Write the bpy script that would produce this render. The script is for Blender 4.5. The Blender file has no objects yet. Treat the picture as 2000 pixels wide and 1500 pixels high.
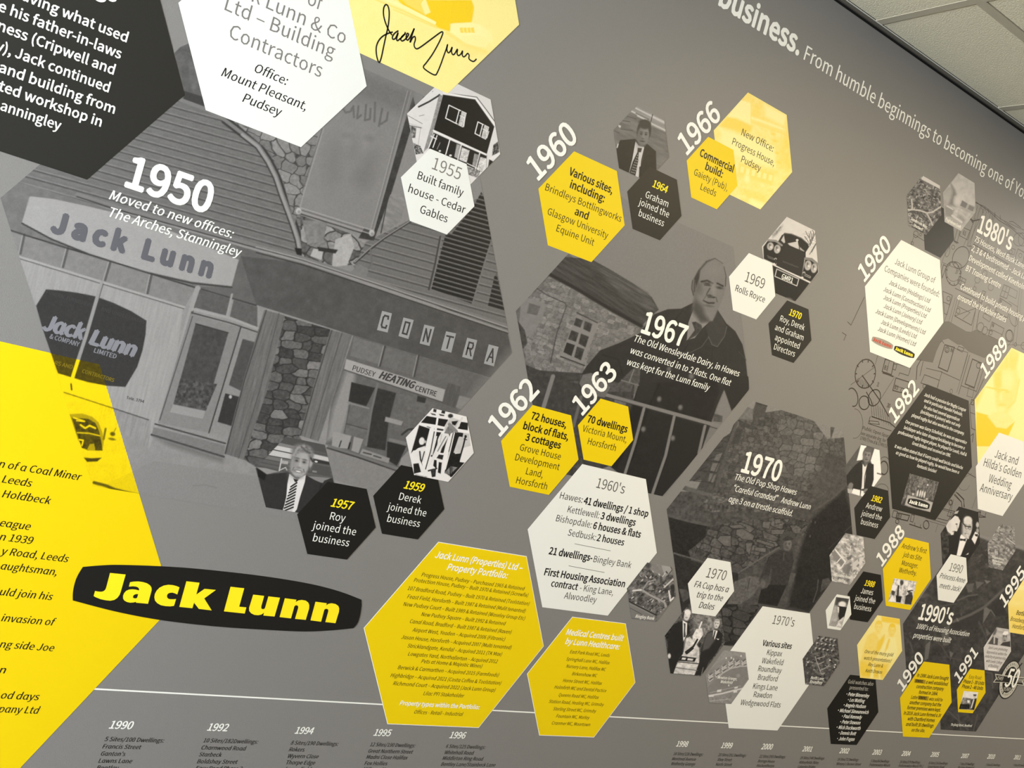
import bpy, math, random
import numpy as np
from mathutils import Matrix

# ------------------------------------------------------------------ light and colour settings
# ceiling luminaires (x, y, watts, colour), the daylight side, the ambient of the room
LUM = [(3.9995, -0.5875, 26, (1.0, 0.93, 0.82)), (2.1995, -1.1875, 32, (1.0, 0.80, 0.48)), (5.7995, -1.1875, 100, (1.0, 0.80, 0.5))]
DAY = [((-3.4, -0.9, 1.9), (0.2, 0, 1.6), 1.2, 1.2, 590, (0.91, 0.98, 1.05))]
AMB = (0.010, 0.011, 0.011)
GREY = (127, 125, 124)
BARC = (196, 188, 166)
TILEC = (240, 232, 204)
Y62 = [1.2186, 1.3756, 0.1104]; Y63 = [1.3865, 1.453, 0.0861]
P57 = [0.6687, 1.2148, 0.0826]; P59 = [0.9637, 1.3363, 0.0847]
# ------------------------------------------------------------------ scene base
sc = bpy.context.scene
COL = sc.collection
S = 1.757            # camera distance from the wall, metres
EYE = 1.5            # camera height
FPX = 1825.712       # focal length in pixels of the 2000 x 1500 frame
RW = np.array([[0.8169147739226692, -0.22932900928261576, -0.5292054966156514],
               [0.26906444135076396, 0.9631200592975959, -0.0020193511766020966],
               [0.510151525085798, -0.14074074349678234, 0.8484912872696551]])
M3 = np.array([[1, 0, 0], [0, 0, -1], [0, 1, 0]]) @ RW
cam = bpy.data.cameras.new('camera')
cam.sensor_fit = 'HORIZONTAL'; cam.sensor_width = 36.0; cam.lens = FPX * 36.0 / 2000.0
cam.clip_start = 0.05; cam.clip_end = 60
co = bpy.data.objects.new('camera', cam); COL.objects.link(co)
m4 = Matrix([list(M3[0]) + [0], list(M3[1]) + [-S], list(M3[2]) + [EYE], [0, 0, 0, 1]])
co.matrix_world = m4
sc.camera = co
sc.view_settings.view_transform = 'Standard'
sc.view_settings.look = 'None'
sc.view_settings.gamma = 1.0
sc.view_settings.use_curve_mapping = False
sc.view_settings.exposure = 0.0
sc.cycles.use_denoising = True
sc.cycles.max_bounces = 5; sc.cycles.diffuse_bounces = 3; sc.cycles.glossy_bounces = 2

w = bpy.data.worlds.new('room_air'); sc.world = w; w.use_nodes = True
w.node_tree.nodes['Background'].inputs[0].default_value = AMB + (1,)
w.node_tree.nodes['Background'].inputs[1].default_value = 1.0

def area(name, loc, aim, sx, sy, power, col):
    l = bpy.data.lights.new(name, 'AREA'); l.shape = 'RECTANGLE'; l.size = sx; l.size_y = sy
    l.energy = power; l.color = col
    o = bpy.data.objects.new(name, l); COL.objects.link(o); o.location = loc
    d = Matrix.Translation((0, 0, 0))
    from mathutils import Vector
    o.rotation_euler = (Vector(aim) - Vector(loc)).to_track_quat('-Z', 'Y').to_euler()
    return o
# daylight from a window wall behind and left of the photographer, warm ceiling luminaires over the room
for dl, da, dx, dy, dp, dc in DAY: area('daylight', dl, da, dx, dy, dp, dc)
for lx, ly, p, c in LUM: area('luminaire', (lx, ly, 2.685), (lx, ly, 0), 0.56, 0.56, p, c)

# ------------------------------------------------------------------ helpers
def lin(v):
    v = v / 255.0
    return v / 12.92 if v <= 0.04045 else ((v + 0.055) / 1.055) ** 2.4
def mat(name, rgb, rough=0.5, bump=0.0, scale=900.0, spec=0.3, vary=0.0, vscale=60.0, metal=0.0):
    m = bpy.data.materials.new(name); m.use_nodes = True
    nt = m.node_tree; b = nt.nodes['Principled BSDF']
    c = tuple(lin(v) for v in rgb) + (1,)
    b.inputs['Base Color'].default_value = c
    b.inputs['Roughness'].default_value = rough
    b.inputs['Metallic'].default_value = metal
    b.inputs['Specular IOR Level'].default_value = spec
    tc = None
    if bump or vary:
        tc = nt.nodes.new('ShaderNodeTexCoord')
    if vary:
        n = nt.nodes.new('ShaderNodeTexNoise'); n.inputs['Scale'].default_value = vscale
        n.inputs['Detail'].default_value = 6
        nt.links.new(tc.outputs['Object'], n.inputs['Vector'])
        r = nt.nodes.new('ShaderNodeMapRange'); r.inputs['To Min'].default_value = 1 - vary; r.inputs['To Max'].default_value = 1 + vary
        nt.links.new(n.outputs['Fac'], r.inputs['Value'])
        mx = nt.nodes.new('ShaderNodeVectorMath'); mx.operation = 'SCALE'; mx.inputs[0].default_value = c[:3]
        nt.links.new(r.outputs['Result'], mx.inputs['Scale'])
        nt.links.new(mx.outputs['Vector'], b.inputs['Base Color'])
    if bump:
        n = nt.nodes.new('ShaderNodeTexNoise'); n.inputs['Scale'].default_value = scale; n.inputs['Detail'].default_value = 3
        nt.links.new(tc.outputs['Object'], n.inputs['Vector'])
        bp = nt.nodes.new('ShaderNodeBump'); bp.inputs['Strength'].default_value = bump; bp.inputs['Distance'].default_value = 0.001
        nt.links.new(n.outputs['Fac'], bp.inputs['Height'])
        nt.links.new(bp.outputs['Normal'], b.inputs['Normal'])
    return m
WR = 0.5
MAT = dict(
    wall=mat('grey_vinyl', GREY, WR, 0.25, 700, vary=0.10, vscale=420),
    white=mat('white_vinyl', (229, 230, 228), WR, 0.12, 700),
    yellow=mat('yellow_vinyl', (232, 201, 4), WR, 0.12, 700),
    pale=mat('pale_yellow_vinyl', (240, 226, 120), WR, 0.12, 700),
    black=mat('black_vinyl', (26, 25, 23), WR, 0.12, 700),
    char=mat('charcoal_vinyl', (38, 37, 34), WR, 0.12, 700),
    ink=mat('black_ink', (17, 16, 18), WR), box=mat('ochre_box_ink', (170, 142, 22), WR),
    ink2=mat('dark_grey_ink', (52, 48, 46), WR),
    lead=mat('grey_ink', (122, 118, 116), WR),
    lead2=mat('mid_grey_ink', (84, 80, 77), WR),
    paper=mat('white_ink', (240, 240, 236), WR),
    silver=mat('soft_grey_ink', (190, 188, 180), WR),
    lemon=mat('yellow_ink', (252, 226, 30), WR),
    red=mat('red_ink', (190, 70, 50), WR),
    olive=mat('tinted_ink', (120, 105, 20), WR),
    plan=mat('plan_line_ink', (58, 52, 48), WR),
)
def link(name, me, m=None, parent=None):
    o = bpy.data.objects.new(name, me); COL.objects.link(o)
    if m is not None: me.materials.append(m)
    if parent is not None: o.parent = parent
    return o
def tag(o, label=None, cat=None, group=None, kind=None):
    if label: o['label'] = label
    if cat: o['category'] = cat
    if group: o['group'] = group
    if kind: o['kind'] = kind
    return o
def mesh(name, V, F, m=None, parent=None):
    me = bpy.data.meshes.new(name); me.from_pydata([tuple(map(float, v)) for v in V], [], F); me.update()
    return link(name, me, m, parent)
def box(name, x0, x1, y0, y1, z0, z1, m, parent=None):
    V = [(x, y, z) for x in (x0, x1) for y in (y0, y1) for z in (z0, z1)]
    F = [(0, 1, 3, 2), (4, 6, 7, 5), (0, 4, 5, 1), (2, 3, 7, 6), (0, 2, 6, 4), (1, 5, 7, 3)]
    return mesh(name, V, F, m, parent)
def thing(name, label, cat, x, z, lev, group=None):
    o = bpy.data.objects.new(name, None); COL.objects.link(o); o.empty_display_size = 0.02
    o.location = (x, 0, z); tag(o, label, cat, group); o['_lev'] = lev
    return o
# a measured point of the photograph -> the point of the wall it shows (x, z in metres)
def W(px, py):
    px = np.asarray(px, float); py = np.asarray(py, float)
    c = np.stack([(px - 1000) / FPX, -(py - 750) / FPX, -np.ones_like(px)], -1)
    d = c @ RW.T
    d = d / -d[..., 2:3]
    return S * d[..., 0], EYE + S * d[..., 1]
def PX(X, Z):       # wall point -> measured point
    d = np.stack([X / S, (Z - EYE) / S, -np.ones_like(X)], -1) @ RW
    return 1000 + FPX * d[..., 0] / -d[..., 2], 750 - FPX * d[..., 1] / -d[..., 2]
REG = {'p': (0, 0, 1), 'h1': (1540, 960, .13), 'h2': (1740, 960, .13), 'h3': (1540, 1130, .13), 'h4': (1740, 1130, .13),
       'h5': (1540, 1305, .13), 'h6': (1740, 1305, .13), 'h7': (1740, 740, .1), 'h8': (1740, 870, .1),
       'i1': (1740, 330, .13), 'i2': (1740, 500, .13), 'i3': (1640, 640, .18), 'i4': (1040, 440, .22),
       'i5': (1290, 780, .2), 'i6': (1290, 1000, .2), 'i7': (490, 840, .13), 'i8': (780, 780, .11333)}
for _r in range(4):
    for _c in range(4): REG['g%d%d' % (_r, _c)] = (500 * _c, 375 * _r, .25)
def rp(reg, x, y):
    a, b, s = REG[reg]
    return a + x * s, b + y * s
def ypos(lev): return -(0.0001 + 0.00005 * lev)
HEXU = [(-.5, .8660254), (.5, .8660254), (1, 0), (.5, -.8660254), (-.5, -.8660254), (-1, 0)]

def prism(name, pts, lev, m, parent, ox, oz):
    y = ypos(lev); n = len(pts)
    V = [(x - ox, y, z - oz) for x, z in pts] + [(x - ox, y + 0.00004, z - oz) for x, z in pts]
    F = [tuple(range(n))[::-1]] + [(i, (i + 1) % n, n + (i + 1) % n, n + i) for i in range(n)] + [tuple(range(n, 2 * n))]
    return mesh(name, V, F, m, parent)
def flat(name, polys, lev, m, parent):
    """flat ink shapes: list of outlines given as wall points"""
    from mathutils.geometry import tessellate_polygon
    from mathutils import Vector
    ox, oz = (parent.location.x, parent.location.z) if parent else (0, 0)
    V = []; F = []
    y = ypos(lev)
    for P in polys:
        b = len(V); V += [(x - ox, y, z - oz) for x, z in P]
        F += [tuple(b + i for i in t) for t in tessellate_polygon([[Vector((x, z, 0)) for x, z in P]])]
    me = bpy.data.meshes.new(name); me.from_pydata(V, [], F); me.update()
    return link(name, me, m, parent)
def wp(reg, pts):
    a = np.array([rp(reg, x, y) for x, y in pts]); X, Z = W(a[:, 0], a[:, 1])
    return list(zip(X.tolist(), Z.tolist()))
def strokes(name, lines, lev, m, parent):
    """lines: list of (wall points, width in metres)"""
    ox, oz = (parent.location.x, parent.location.z) if parent else (0, 0)
    V = []; F = []; y = y0_ = ypos(lev)
    for P, wd in lines:
        P = np.array(P, float); n = len(P)
        if n < 2: continue
        if n <= 9:      # sharp polyline: one square-ended bar for each leg
            for q0, q1 in zip(P[:-1], P[1:]):
                d = (q1 - q0) / (np.linalg.norm(q1 - q0) + 1e-12); nn = np.array([-d[1], d[0]]) * wd / 2; e = d * wd / 2; b = len(V)
                V += [(q[0] - ox, y, q[1] - oz) for q in (q0 - e + nn, q0 - e - nn, q1 + e - nn, q1 + e + nn)]
                F.append((b, b + 1, b + 2, b + 3)); y = y0_ - 0.000004 * (len(F) % 5)
            continue
        T = np.gradient(P, axis=0); T /= np.linalg.norm(T, axis=1)[:, None] + 1e-12
        N = np.stack([-T[:, 1], T[:, 0]], 1) * wd / 2
        b = len(V)
        for q, nn in zip(P, N): V += [(q[0] + nn[0] - ox, y, q[1] + nn[1] - oz), (q[0] - nn[0] - ox, y, q[1] - nn[1] - oz)]
        F += [(b + 2 * i, b + 2 * i + 2, b + 2 * i + 3, b + 2 * i + 1) for i in range(n - 1)]
    me = bpy.data.meshes.new(name); me.from_pydata(V, [], F); me.update()
    return link(name, me, m, parent)

# ------------------------------------------------------------------ lettering
try:
    FONT = bpy.data.fonts.load(bpy.utils.resource_path('LOCAL') + '/datafiles/fonts/Noto Sans CJK Regular.woff2')
except Exception:
    FONT = None
JOBS = []
# style: (italic shear, boldness, expected narrowness)
def text(parent, name, m, lev, lines, ital=0.0, bold=0.0, label=None, rot=None, same=True, tall=1.0):
    """lines: (region, string, x0, y0, x1, y1); the baseline ends as measured; a bar | ends the measured part"""
    JOBS.append([parent, name, m, lev, lines, ital, bold, label, rot, same, tall])
def flush_text():
    probes = {}
    for job in JOBS:
        for L in job[4]:
            body = L[1]
            parts = body.split('|')
            for s in parts:
                if job[5]: s = s.replace('a', '\u0251')
                if s and s not in probes:
                    c = bpy.data.curves.new('t', 'FONT'); c.body = s; c.resolution_u = 4 if len(s) < 7 else 2
                    if FONT: c.font = FONT
                    o = bpy.data.objects.new('t', c); COL.objects.link(o); probes[s] = o
    bpy.context.view_layer.update()
    dg = bpy.context.evaluated_depsgraph_get()
    geo = {}
    for s, o in probes.items():
        me = bpy.data.meshes.new_from_object(o.evaluated_get(dg))
        v = np.empty(len(me.vertices) * 3); me.vertices.foreach_get('co', v); v = v.reshape(-1, 3)[:, :2]
        geo[s] = (v, [tuple(p.vertices) for p in me.polygons])
        bpy.data.meshes.remove(me)
    for o in probes.values():
        c = o.data; bpy.data.objects.remove(o); bpy.data.curves.remove(c)
    EMK = 0.262 if FONT else 0.7      # cap height of the face at size 1
    for parent, name, m, lev, lines, ital, bold, label, rot, same, tall in JOBS:
        ox, oz = (parent.location.x, parent.location.z) if parent else (0, 0)
        rec = []
        for L in lines:
            if len(L) == 7: reg1 = L[6]
            else: reg1 = L[0]
            a = rp(L[0], L[2], L[3]); b = rp(reg1, L[4], L[5])
            x0, z0 = map(float, W(*a)); x1, z1 = map(float, W(*b))
            if rot is None:
                zz = (z0 + z1) / 2; z0 = z1 = zz; ang = 0.0
            elif rot == 'free': ang = math.atan2(z1 - z0, x1 - x0)
            else: ang = math.radians(rot)
            wd = math.hypot(x1 - x0, z1 - z0)
            parts = L[1].split('|')
            if ital: parts = [s.replace('a', '\u0251') for s in parts]
            v, F = geo[parts[0]]
            e = 0.004 * bold
            nat = v[:, 0].max() - v[:, 0].min() + 2 * e
            rec.append([x0, z0, wd, ang, parts, nat])
        NAR = 0.95
        sizes = sorted(r[2] / (r[5] * NAR) for r in rec)
        med = sizes[len(sizes) // 2]
        V = []; F2 = []
        for x0, z0, wd, ang, parts, nat in rec:
            sz = (med if same else wd / (nat * NAR)) * tall
            sx = wd / nat
            e = 0.004 * bold
            ca, sa = math.cos(ang), math.sin(ang)
            cur = 0.0
            for k, s in enumerate(parts):
                if not s: continue
                v, F = geo[s]
                q = v.copy(); q[:, 0] -= q[:, 0].min() - e
                if k: cur += 0.012
                offs = [(0, 0)] if bold < .45 else ([(-e, 0), (e, 0)] if bold < 1.6 else [(e * math.cos(q_), e * math.sin(q_)) for q_ in (0.4, 1.2, 1.94, 2.74, 3.54, 4.34, 5.08, 5.88)] if wd > .09 else [(-e, 0), (e, 0), (0, 0.6 * e), (0, -0.6 * e)])
                wmax = q[:, 0].max()
                for kk, (dx, dy) in enumerate(offs):
                    X = (cur + q[:, 0] + dx) * sx + (q[:, 1] + dy) * sz * ital
                    Z = (q[:, 1] + dy) * sz
                    b0 = len(V)
                    V += list(zip((x0 + X * ca - Z * sa - ox).tolist(), [ypos(lev) - 0.00001 * kk] * len(X), (z0 + X * sa + Z * ca - oz).tolist()))
                    F2 += [tuple(b0 + i for i in f) for f in F]
                cur += wmax + e
        me = bpy.data.meshes.new(name); me.from_pydata(V, [], F2); me.update()
        o = link(name, me, m, parent)
        if parent is None: tag(o, label[0], label[1], label[2] if len(label) > 2 else None)
# ------------------------------------------------------------------ the room
WX0, WX1, RY = -3.6, 9.5, -6.5
GAP0, CE = 2.6785, 2.6975
o = box('wall_front', WX0, WX1, 0.0, 0.12, 0.0, GAP0, MAT['wall']); tag(o, kind='structure', label='grey vinyl-covered wall carrying the printed timeline mural')
m_dark = mat('shadow_gap_black', (16, 15, 14), 0.8)
m_alu = mat('grey_edge_trim', (96, 92, 84), 0.45)
m_lip = mat('white_trim_lip', (250, 246, 232), 0.4)
m_bar = mat('ceiling_bar_enamel', BARC, 0.5)
m_tile = mat('ceiling_tile_fissured', TILEC, 0.9, 1.0, 260, vary=0.10, vscale=220)
o = box('trim_1', WX0, WX1, 0.004, 0.03, GAP0, CE - 0.009, m_dark); tag(o, kind='structure', label='black shadow gap along the top of the wall')
o = box('trim_2', WX0, WX1, -0.001, 0.02, CE - 0.0095, CE - 0.0008, m_alu); tag(o, kind='structure', label='dark grey wall trim under the ceiling edge')
o = box('trim_3', WX0, WX1, -0.0035, 0.02, CE - 0.0008, CE + 0.0006, m_lip); tag(o, kind='structure', label='thin white lip between wall trim and ceiling tiles')
ceil = bpy.data.objects.new('ceiling', None); COL.objects.link(ceil); ceil.location = (0, 0, CE)
tag(ceil, kind='structure', label='suspended ceiling of cream textured tiles in a flat metal grid')
BX = [1.8995 + 0.6 * k for k in range(-9, 13)]      # centres of the bars that meet the wall
BY = [-0.2875 - 0.6 * k for k in range(0, 10)]
BW = 0.0130
for x in BX:
    if WX0 < x < WX1: box('grid_bar', x - BW, x + BW, RY, -0.0035, 0.0, 0.006, m_bar, ceil)
for y in BY:
    xs = [x for x in BX if WX0 < x < WX1]
    for a, b in zip(xs[:-1], xs[1:]):
        pass
    box('grid_bar', WX0, WX1, y - BW, y + BW, -0.0003, 0.006, m_bar, ceil)
def tile_mesh(nm, wx, wy):
    # tegular tile: a face 1.5 mm above the bars with a chamfered rim, dark joint round it
    V = []; F = []
    for q, z in ((0.0, 0.010), (0.0008, 0.0015), (0.0015, 0.0008)):
        V += [(q, q, z), (wx - q, q, z), (wx - q, wy - q, z), (q, wy - q, z)]
    V += [(0, 0, 0.016), (wx, 0, 0.016), (wx, wy, 0.016), (0, wy, 0.016)]
    for a, b in ((0, 4), (4, 8), (12, 0)):
        for i in range(4):
            j = (i + 1) % 4
            F.append((a + i, b + i, b + j, a + j))
    F += [(8, 11, 10, 9), (12, 13, 14, 15)]
    me = bpy.data.meshes.new(nm); me.from_pydata(V, [], F); me.update(); me.materials.append(m_tile); return me
G = 0.0022
lampcells = set()
for lx, ly, p, c in LUM: lampcells.add((round((lx - 1.8995) / 0.6 - 0.5), round((-0.2875 - ly) / 0.6 - 0.5)))
t_full = tile_mesh('ceiling_tile', 0.6 - 2 * BW - G, 0.6 - 2 * BW - G)
t_cut = tile_mesh('ceiling_tile_cut', 0.6 - 2 * BW - G, 0.2875 - BW - G - 0.003)
xs = [(k, x) for k, x in zip(range(-9, 13), BX)]
for k, x in xs[:-1]:
    if x < WX0 or x + 0.6 > WX1: continue
    o = bpy.data.objects.new('ceiling_tile', t_cut); COL.objects.link(o); o.parent = ceil
    o.location = (x + BW + G, BY[0] + BW + 0.0005, 0)
    for j in range(9):
        if (k, j) in lampcells: continue
        o = bpy.data.objects.new('ceiling_tile', t_full); COL.objects.link(o); o.parent = ceil
        o.location = (x + BW + G, BY[j + 1] + BW + 0.0005, 0)
box('plenum_board', WX0, WX1, RY, 0.03, 0.06, 0.08, m_dark, ceil)
m_led = bpy.data.materials.new('lit_diffuser'); m_led.use_nodes = True
_b = m_led.node_tree.nodes['Principled BSDF']; _b.inputs['Emission Color'].default_value = (1.0, 0.86, 0.62, 1); _b.inputs['Emission Strength'].default_value = 3.0
for i, (lx, ly, p, c) in enumerate(LUM):
    kx = 1.8995 + 0.6 * (round((lx - 1.8995) / 0.6 - 0.5)); jy = -0.2875 - 0.6 * (round((-0.2875 - ly) / 0.6 - 0.5))
    box('light_panel', kx + 0.02, kx + 0.58, jy - 0.58, jy - 0.02, 0.001, 0.012, m_led, ceil)
o = box('floor', WX0, WX1, RY, 0.12, -0.05, 0.0, mat('dark_carpet', (52, 51, 50), 0.95)); tag(o, kind='structure', label='dark grey carpet floor')
m_pale = mat('pale_paint', (150, 147, 140), 0.8)
o = box('wall_back', WX0, WX1, RY - 0.1, RY, 0.0, CE, m_pale); tag(o, kind='structure', label='plain painted back wall')
o = box('wall_right', WX1, WX1 + 0.1, RY, 0.12, 0.0, CE, m_pale); tag(o, kind='structure', label='plain painted end wall')

# ------------------------------------------------------------------ hexagon panels
HX = {'prop': [1.1413, 0.9253, 0.2374], 'med': [1.5237, 0.8556, 0.1712], 'w60s': [1.4442, 1.1925, 0.202], 'y60': [1.1507, 1.9289, 0.1247], 'b57': [0.7804, 1.1396, 0.0872], 'b59': [0.9287, 1.2034, 0.0861], 'w55': [0.8001, 1.8419, 0.0877], 'w70s': [2.1806, 0.9239, 0.2023], 'w80': [2.3235, 2.0348, 0.192], 'b82t': [2.6318, 1.6471, 0.2253], 'b64': [1.3434, 2.0036, 0.0867], 'b70': [1.8947, 1.8386, 0.0866], 'y90': [2.9617, 0.8751, 0.1451], 'ybig': [0.0296, 0.9311, 0.4756], 'wtop': [0.4135, 1.9824, 0.1809], 'store': [0.5648, 1.5708, 0.5094], 'dtl': [0.0576, 1.8375, 0.2249], 'sig': [0.6477, 2.2317, 0.2266], 'p55': [0.8012, 1.9649, 0.1123], 'p64': [1.26, 2.1193, 0.086], 'p66': [1.5993, 2.2269, 0.1443], 'y66': [1.4878, 2.1306, 0.0878], 'w69': [1.7175, 1.9121, 0.0873], 'p69': [1.8244, 2.0172, 0.1129], 'p80a': [2.2845, 2.3231, 0.086], 'p80b': [2.4362, 2.3848, 0.0865], 'b80': [2.3798, 2.2759, 0.0786], 'p89': [3.0077, 1.8511, 0.2338], 'w89': [3.0265, 1.652, 0.1496], 'p82': [2.3423, 1.5374, 0.0851], 'b82': [2.4328, 1.4258, 0.0869], 'p88a': [2.3799, 1.2753, 0.0845], 'y88': [2.6798, 1.2676, 0.1265], 'b88': [2.5087, 1.1741, 0.0862], 'w88': [2.4053, 1.1153, 0.0601], 'p90': [2.903, 1.4156, 0.1127], 'w90': [2.9179, 1.2818, 0.0883], 'p95': [3.1464, 1.4206, 0.0872], 'y95': [3.3908, 1.2375, 0.1128], 'p90s': [3.1088, 1.1111, 0.3824], 'p88y': [2.646, 1.0261, 0.1146], 'bgw': [2.6006, 0.8242, 0.1255], 'pnl': [2.3891, 0.9646, 0.0852], 'png': [2.0194, 0.8908, 0.0852], 'pfa': [1.8615, 0.9842, 0.1117], 'wfa': [1.8664, 1.1281, 0.0871], 'pbb': [1.6656, 1.0913, 0.0843], 'p67': [1.4301, 1.6605, 0.3757], 'p70': [2.0172, 1.3055, 0.3786], 'y91': [3.2042, 0.9197, 0.0881], 'p99': [3.2918, 1.0741, 0.0873]}
def hexpts(k, grow=0.0):
    cx, cz, s = HX[k]
    return [(cx + u * (s + grow), cz + v * (s + grow)) for u, v in HEXU]
def hexpanel(k, m, lev, label, name='hexagon_panel', border=None, group=None, cat='panel'):
    cx, cz, s = HX[k]
    t = thing(name, label, cat, cx, cz, lev, group)
    if border:
        prism('border', hexpts(k), lev, MAT['paper'], t, cx, cz)
        prism('face', hexpts(k, -border), lev + 0.4, MAT[m], t, cx, cz)
    else:
        prism('face', hexpts(k), lev, MAT[m], t, cx, cz)
    return t
T = {}
P = [
 # key, material, level, label, border
 ('dtl', 'char', 6, 'charcoal hexagon panel cut off by the top left corner, seven lines of large white text', None),
 ('wtop', 'white', 8, 'large white hexagon panel at the top ending in Mount Pleasant, Pudsey', None),
 ('ybig', 'yellow', 1, 'huge bright yellow hexagon panel filling the lower left, black italic text', None),
 ('w55', 'white', 9, 'small white hexagon panel headed 1955 overlapping the dark house photograph', None),
 ('y60', 'yellow', 5, 'yellow hexagon panel under the slanted 1960, text about bottling works and equine unit', None),
 ('b64', 'char', 6, 'black hexagon panel with yellow 1964 below the man in a spotted tie', None),
 ('y66', 'yellow', 7, 'small yellow hexagon panel starting Commercial build, left of the pale yellow one', None),
 ('w69', 'white', 7, 'small white hexagon panel headed 1969 left of the vintage car photograph', None),
 ('b70', 'char', 6, 'black hexagon panel with yellow 1970 under the vintage car photograph', None),
 ('w80', 'white', 6, 'large cream white hexagon panel under the slanted 1980 listing seven companies', None),
 ('b80', 'char', 5, 'plain black hexagon panel without text below two small aerial photographs', None),
 ('b82t', 'char', 6, 'tall charcoal hexagon panel full of small white italic text about rugby, by 1982', None),
 ('w89', 'white', 8, 'white hexagon panel about a golden wedding anniversary at the right edge', None),
 ('b57', 'black', 7, 'black hexagon panel with yellow 1957 beside the smiling man in a striped tie', None),
 ('b59', 'black', 7, 'black hexagon panel with yellow 1959 below the photograph of a man on scaffolding', None),
 ('w60s', 'white', 6, "large white hexagon panel headed 1960's in the lower middle", None),
 ('prop', 'yellow', 5, 'large yellow white-edged hexagon panel listing a property portfolio', 0.0016),
 ('med', 'yellow', 5, 'medium yellow white-edged hexagon panel listing medical centres', 0.0016),
 ('wfa', 'white', 8, 'small white hexagon panel headed 1970 about a cup trip to the Dales', None),
 ('w70s', 'white', 5, "large white hexagon panel headed 1970's listing sites from Kippax to Wedgewood Flats", None),
 ('b82', 'char', 7, 'black hexagon panel with yellow 1982 under the photograph of a seated man at papers', None),
 ('y88', 'yellow', 6, 'yellow hexagon panel under the slanted 1988 with a small group photograph in it', None),
 ('b88', 'black', 6, 'black hexagon panel with yellow 1988 left of the yellow one with the group photograph', None),
 ('w88', 'white', 7, 'smallest white hexagon panel framing a photograph of a helmeted head', None),
 ('w90', 'white', 8, 'small white hexagon panel headed 1990 about meeting a princess', None),
 ('bgw', 'black', 5, 'black hexagon panel listing nine names given gold watches, lower right', None),
 ('y90', 'yellow', 7, 'yellow hexagon panel under the slanted 1990, twelve lines of bold black text', None),
 ('y91', 'yellow', 7, 'small yellow hexagon panel headed Easy Road under the slanted 1991', None),
]
for k, m, lev, lab, bd in P: T[k] = hexpanel(k, m, lev, lab, border=bd)
# ------------------------------------------------------------------ lettering on the panels
I = 0.20
def tx(k, name, m, lines, ital=0.0, bold=0.0, lev=None, **kw):
    t = T[k]; text(t, name, MAT[m], (t['_lev'] if lev is None else lev) + 1.0, lines, ital, bold, **kw)
tx('dtl', 'lettering', 'paper', [
 ('g00', 'aving what used', 165, -5, 988, 332), ('g00', 'e his father-in-laws', -20, 82, 940, 458), ('g00', 'ness (Cripwell and', -20, 228, 885, 588),
 ('g00', 'y), Jack continued', -40, 388, 847, 722), ('g00', 'and building from', -15, 562, 892, 885), ('g00', 'ted workshop in', -15, 698, 785, 995),
 ('g00', 'anningley', -5, 868, 470, 1010)], bold=2.0)
tx('dtl', 'heading_lettering', 'paper', [('g00', 'gs', 735, -50, 905, 22)], bold=3.5)
tx('wtop', 'heading_lettering', 'lead', [('g01', 'of', 395, 38, 505, 75), ('g01', 'k Lunn & Co', -40, 25, 692, 332), ('p', 'Ltd – Building', 437, 22, 651, 112),
 ('p', 'Contractors', 445, 75, 626, 150)])
tx('wtop', 'lettering', 'ink', [('p', 'Office:', 494, 141, 558, 165), ('p', 'Mount Pleasant,', 431, 149, 596, 215), ('p', 'Pudsey', 472, 200, 546, 226)], ital=I, bold=.6)
tx('ybig', 'lettering', 'ink', [
 ('g20', 'n of a Coal Miner', -15, 650, 622, 752), ('g20', 'Leeds', 10, 772, 238, 800), ('g20', 'Holdbeck', 12, 885, 385, 938), ('g20', 'eague', -10, 1112, 228, 1138),
 ('g20', 'n 1939', -10, 1222, 245, 1248), ('g20', 'y Road, Leeds', 0, 1333, 525, 1390), ('g20', 'aughtsman,', -5, 1452, 440, 1490),
 ('g30', 'uld join his', -10, 150, 400, 187), ('g30', 'invasion of', 5, 352, 415, 388), ('g30', 'ng side Joe', -8, 560, 413, 587), ('g30', 'n', -10, 758, 33, 762),
 ('g30', 'od days', -2, 955, 295, 972), ('g30', 'pany Ltd', -15, 1062, 290, 1078)], ital=I, bold=1.1)
tx('w55', 'heading_lettering', 'lead', [('g01', '1955', 1370, 1325, 1590, 1400)])
tx('w55', 'lettering', 'ink', [('p', 'Built family', 814, 350, 903, 383), ('p', 'house - Cedar', 796, 376, 907, 416), ('g11', 'Gables', 1275, 165, 1490, 235)], bold=.5)
tx('b57', 'year_lettering', 'lemon', [('g21', '1957', 580, 955, 745, 982)], ital=I, bold=3)
tx('b57', 'lettering', 'paper', [('g21', 'Roy', 573, 1056, 690, 1078), ('g21', 'joined the', 435, 1130, 775, 1182), ('g21', 'business', 440, 1228, 722, 1268)], bold=.3)
tx('b59', 'year_lettering', 'lemon', [('g21', '1959', 1150, 815, 1302, 840)], ital=I, bold=3)
tx('b59', 'lettering', 'paper', [('g21', 'Derek', 1112, 905, 1285, 932), ('g21', 'joined the', 1020, 985, 1325, 1032), ('g21', 'business', 1020, 1078, 1275, 1115)], bold=.3)
tx('prop', 'heading_lettering', 'paper', [('p', 'Jack Lunn (Properties) Ltd –', 848, 1090, 1019, 1113.5), ('p', 'Property Portfolio:', 872, 1112.5, 989, 1130)], ital=I, bold=2.6)
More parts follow.
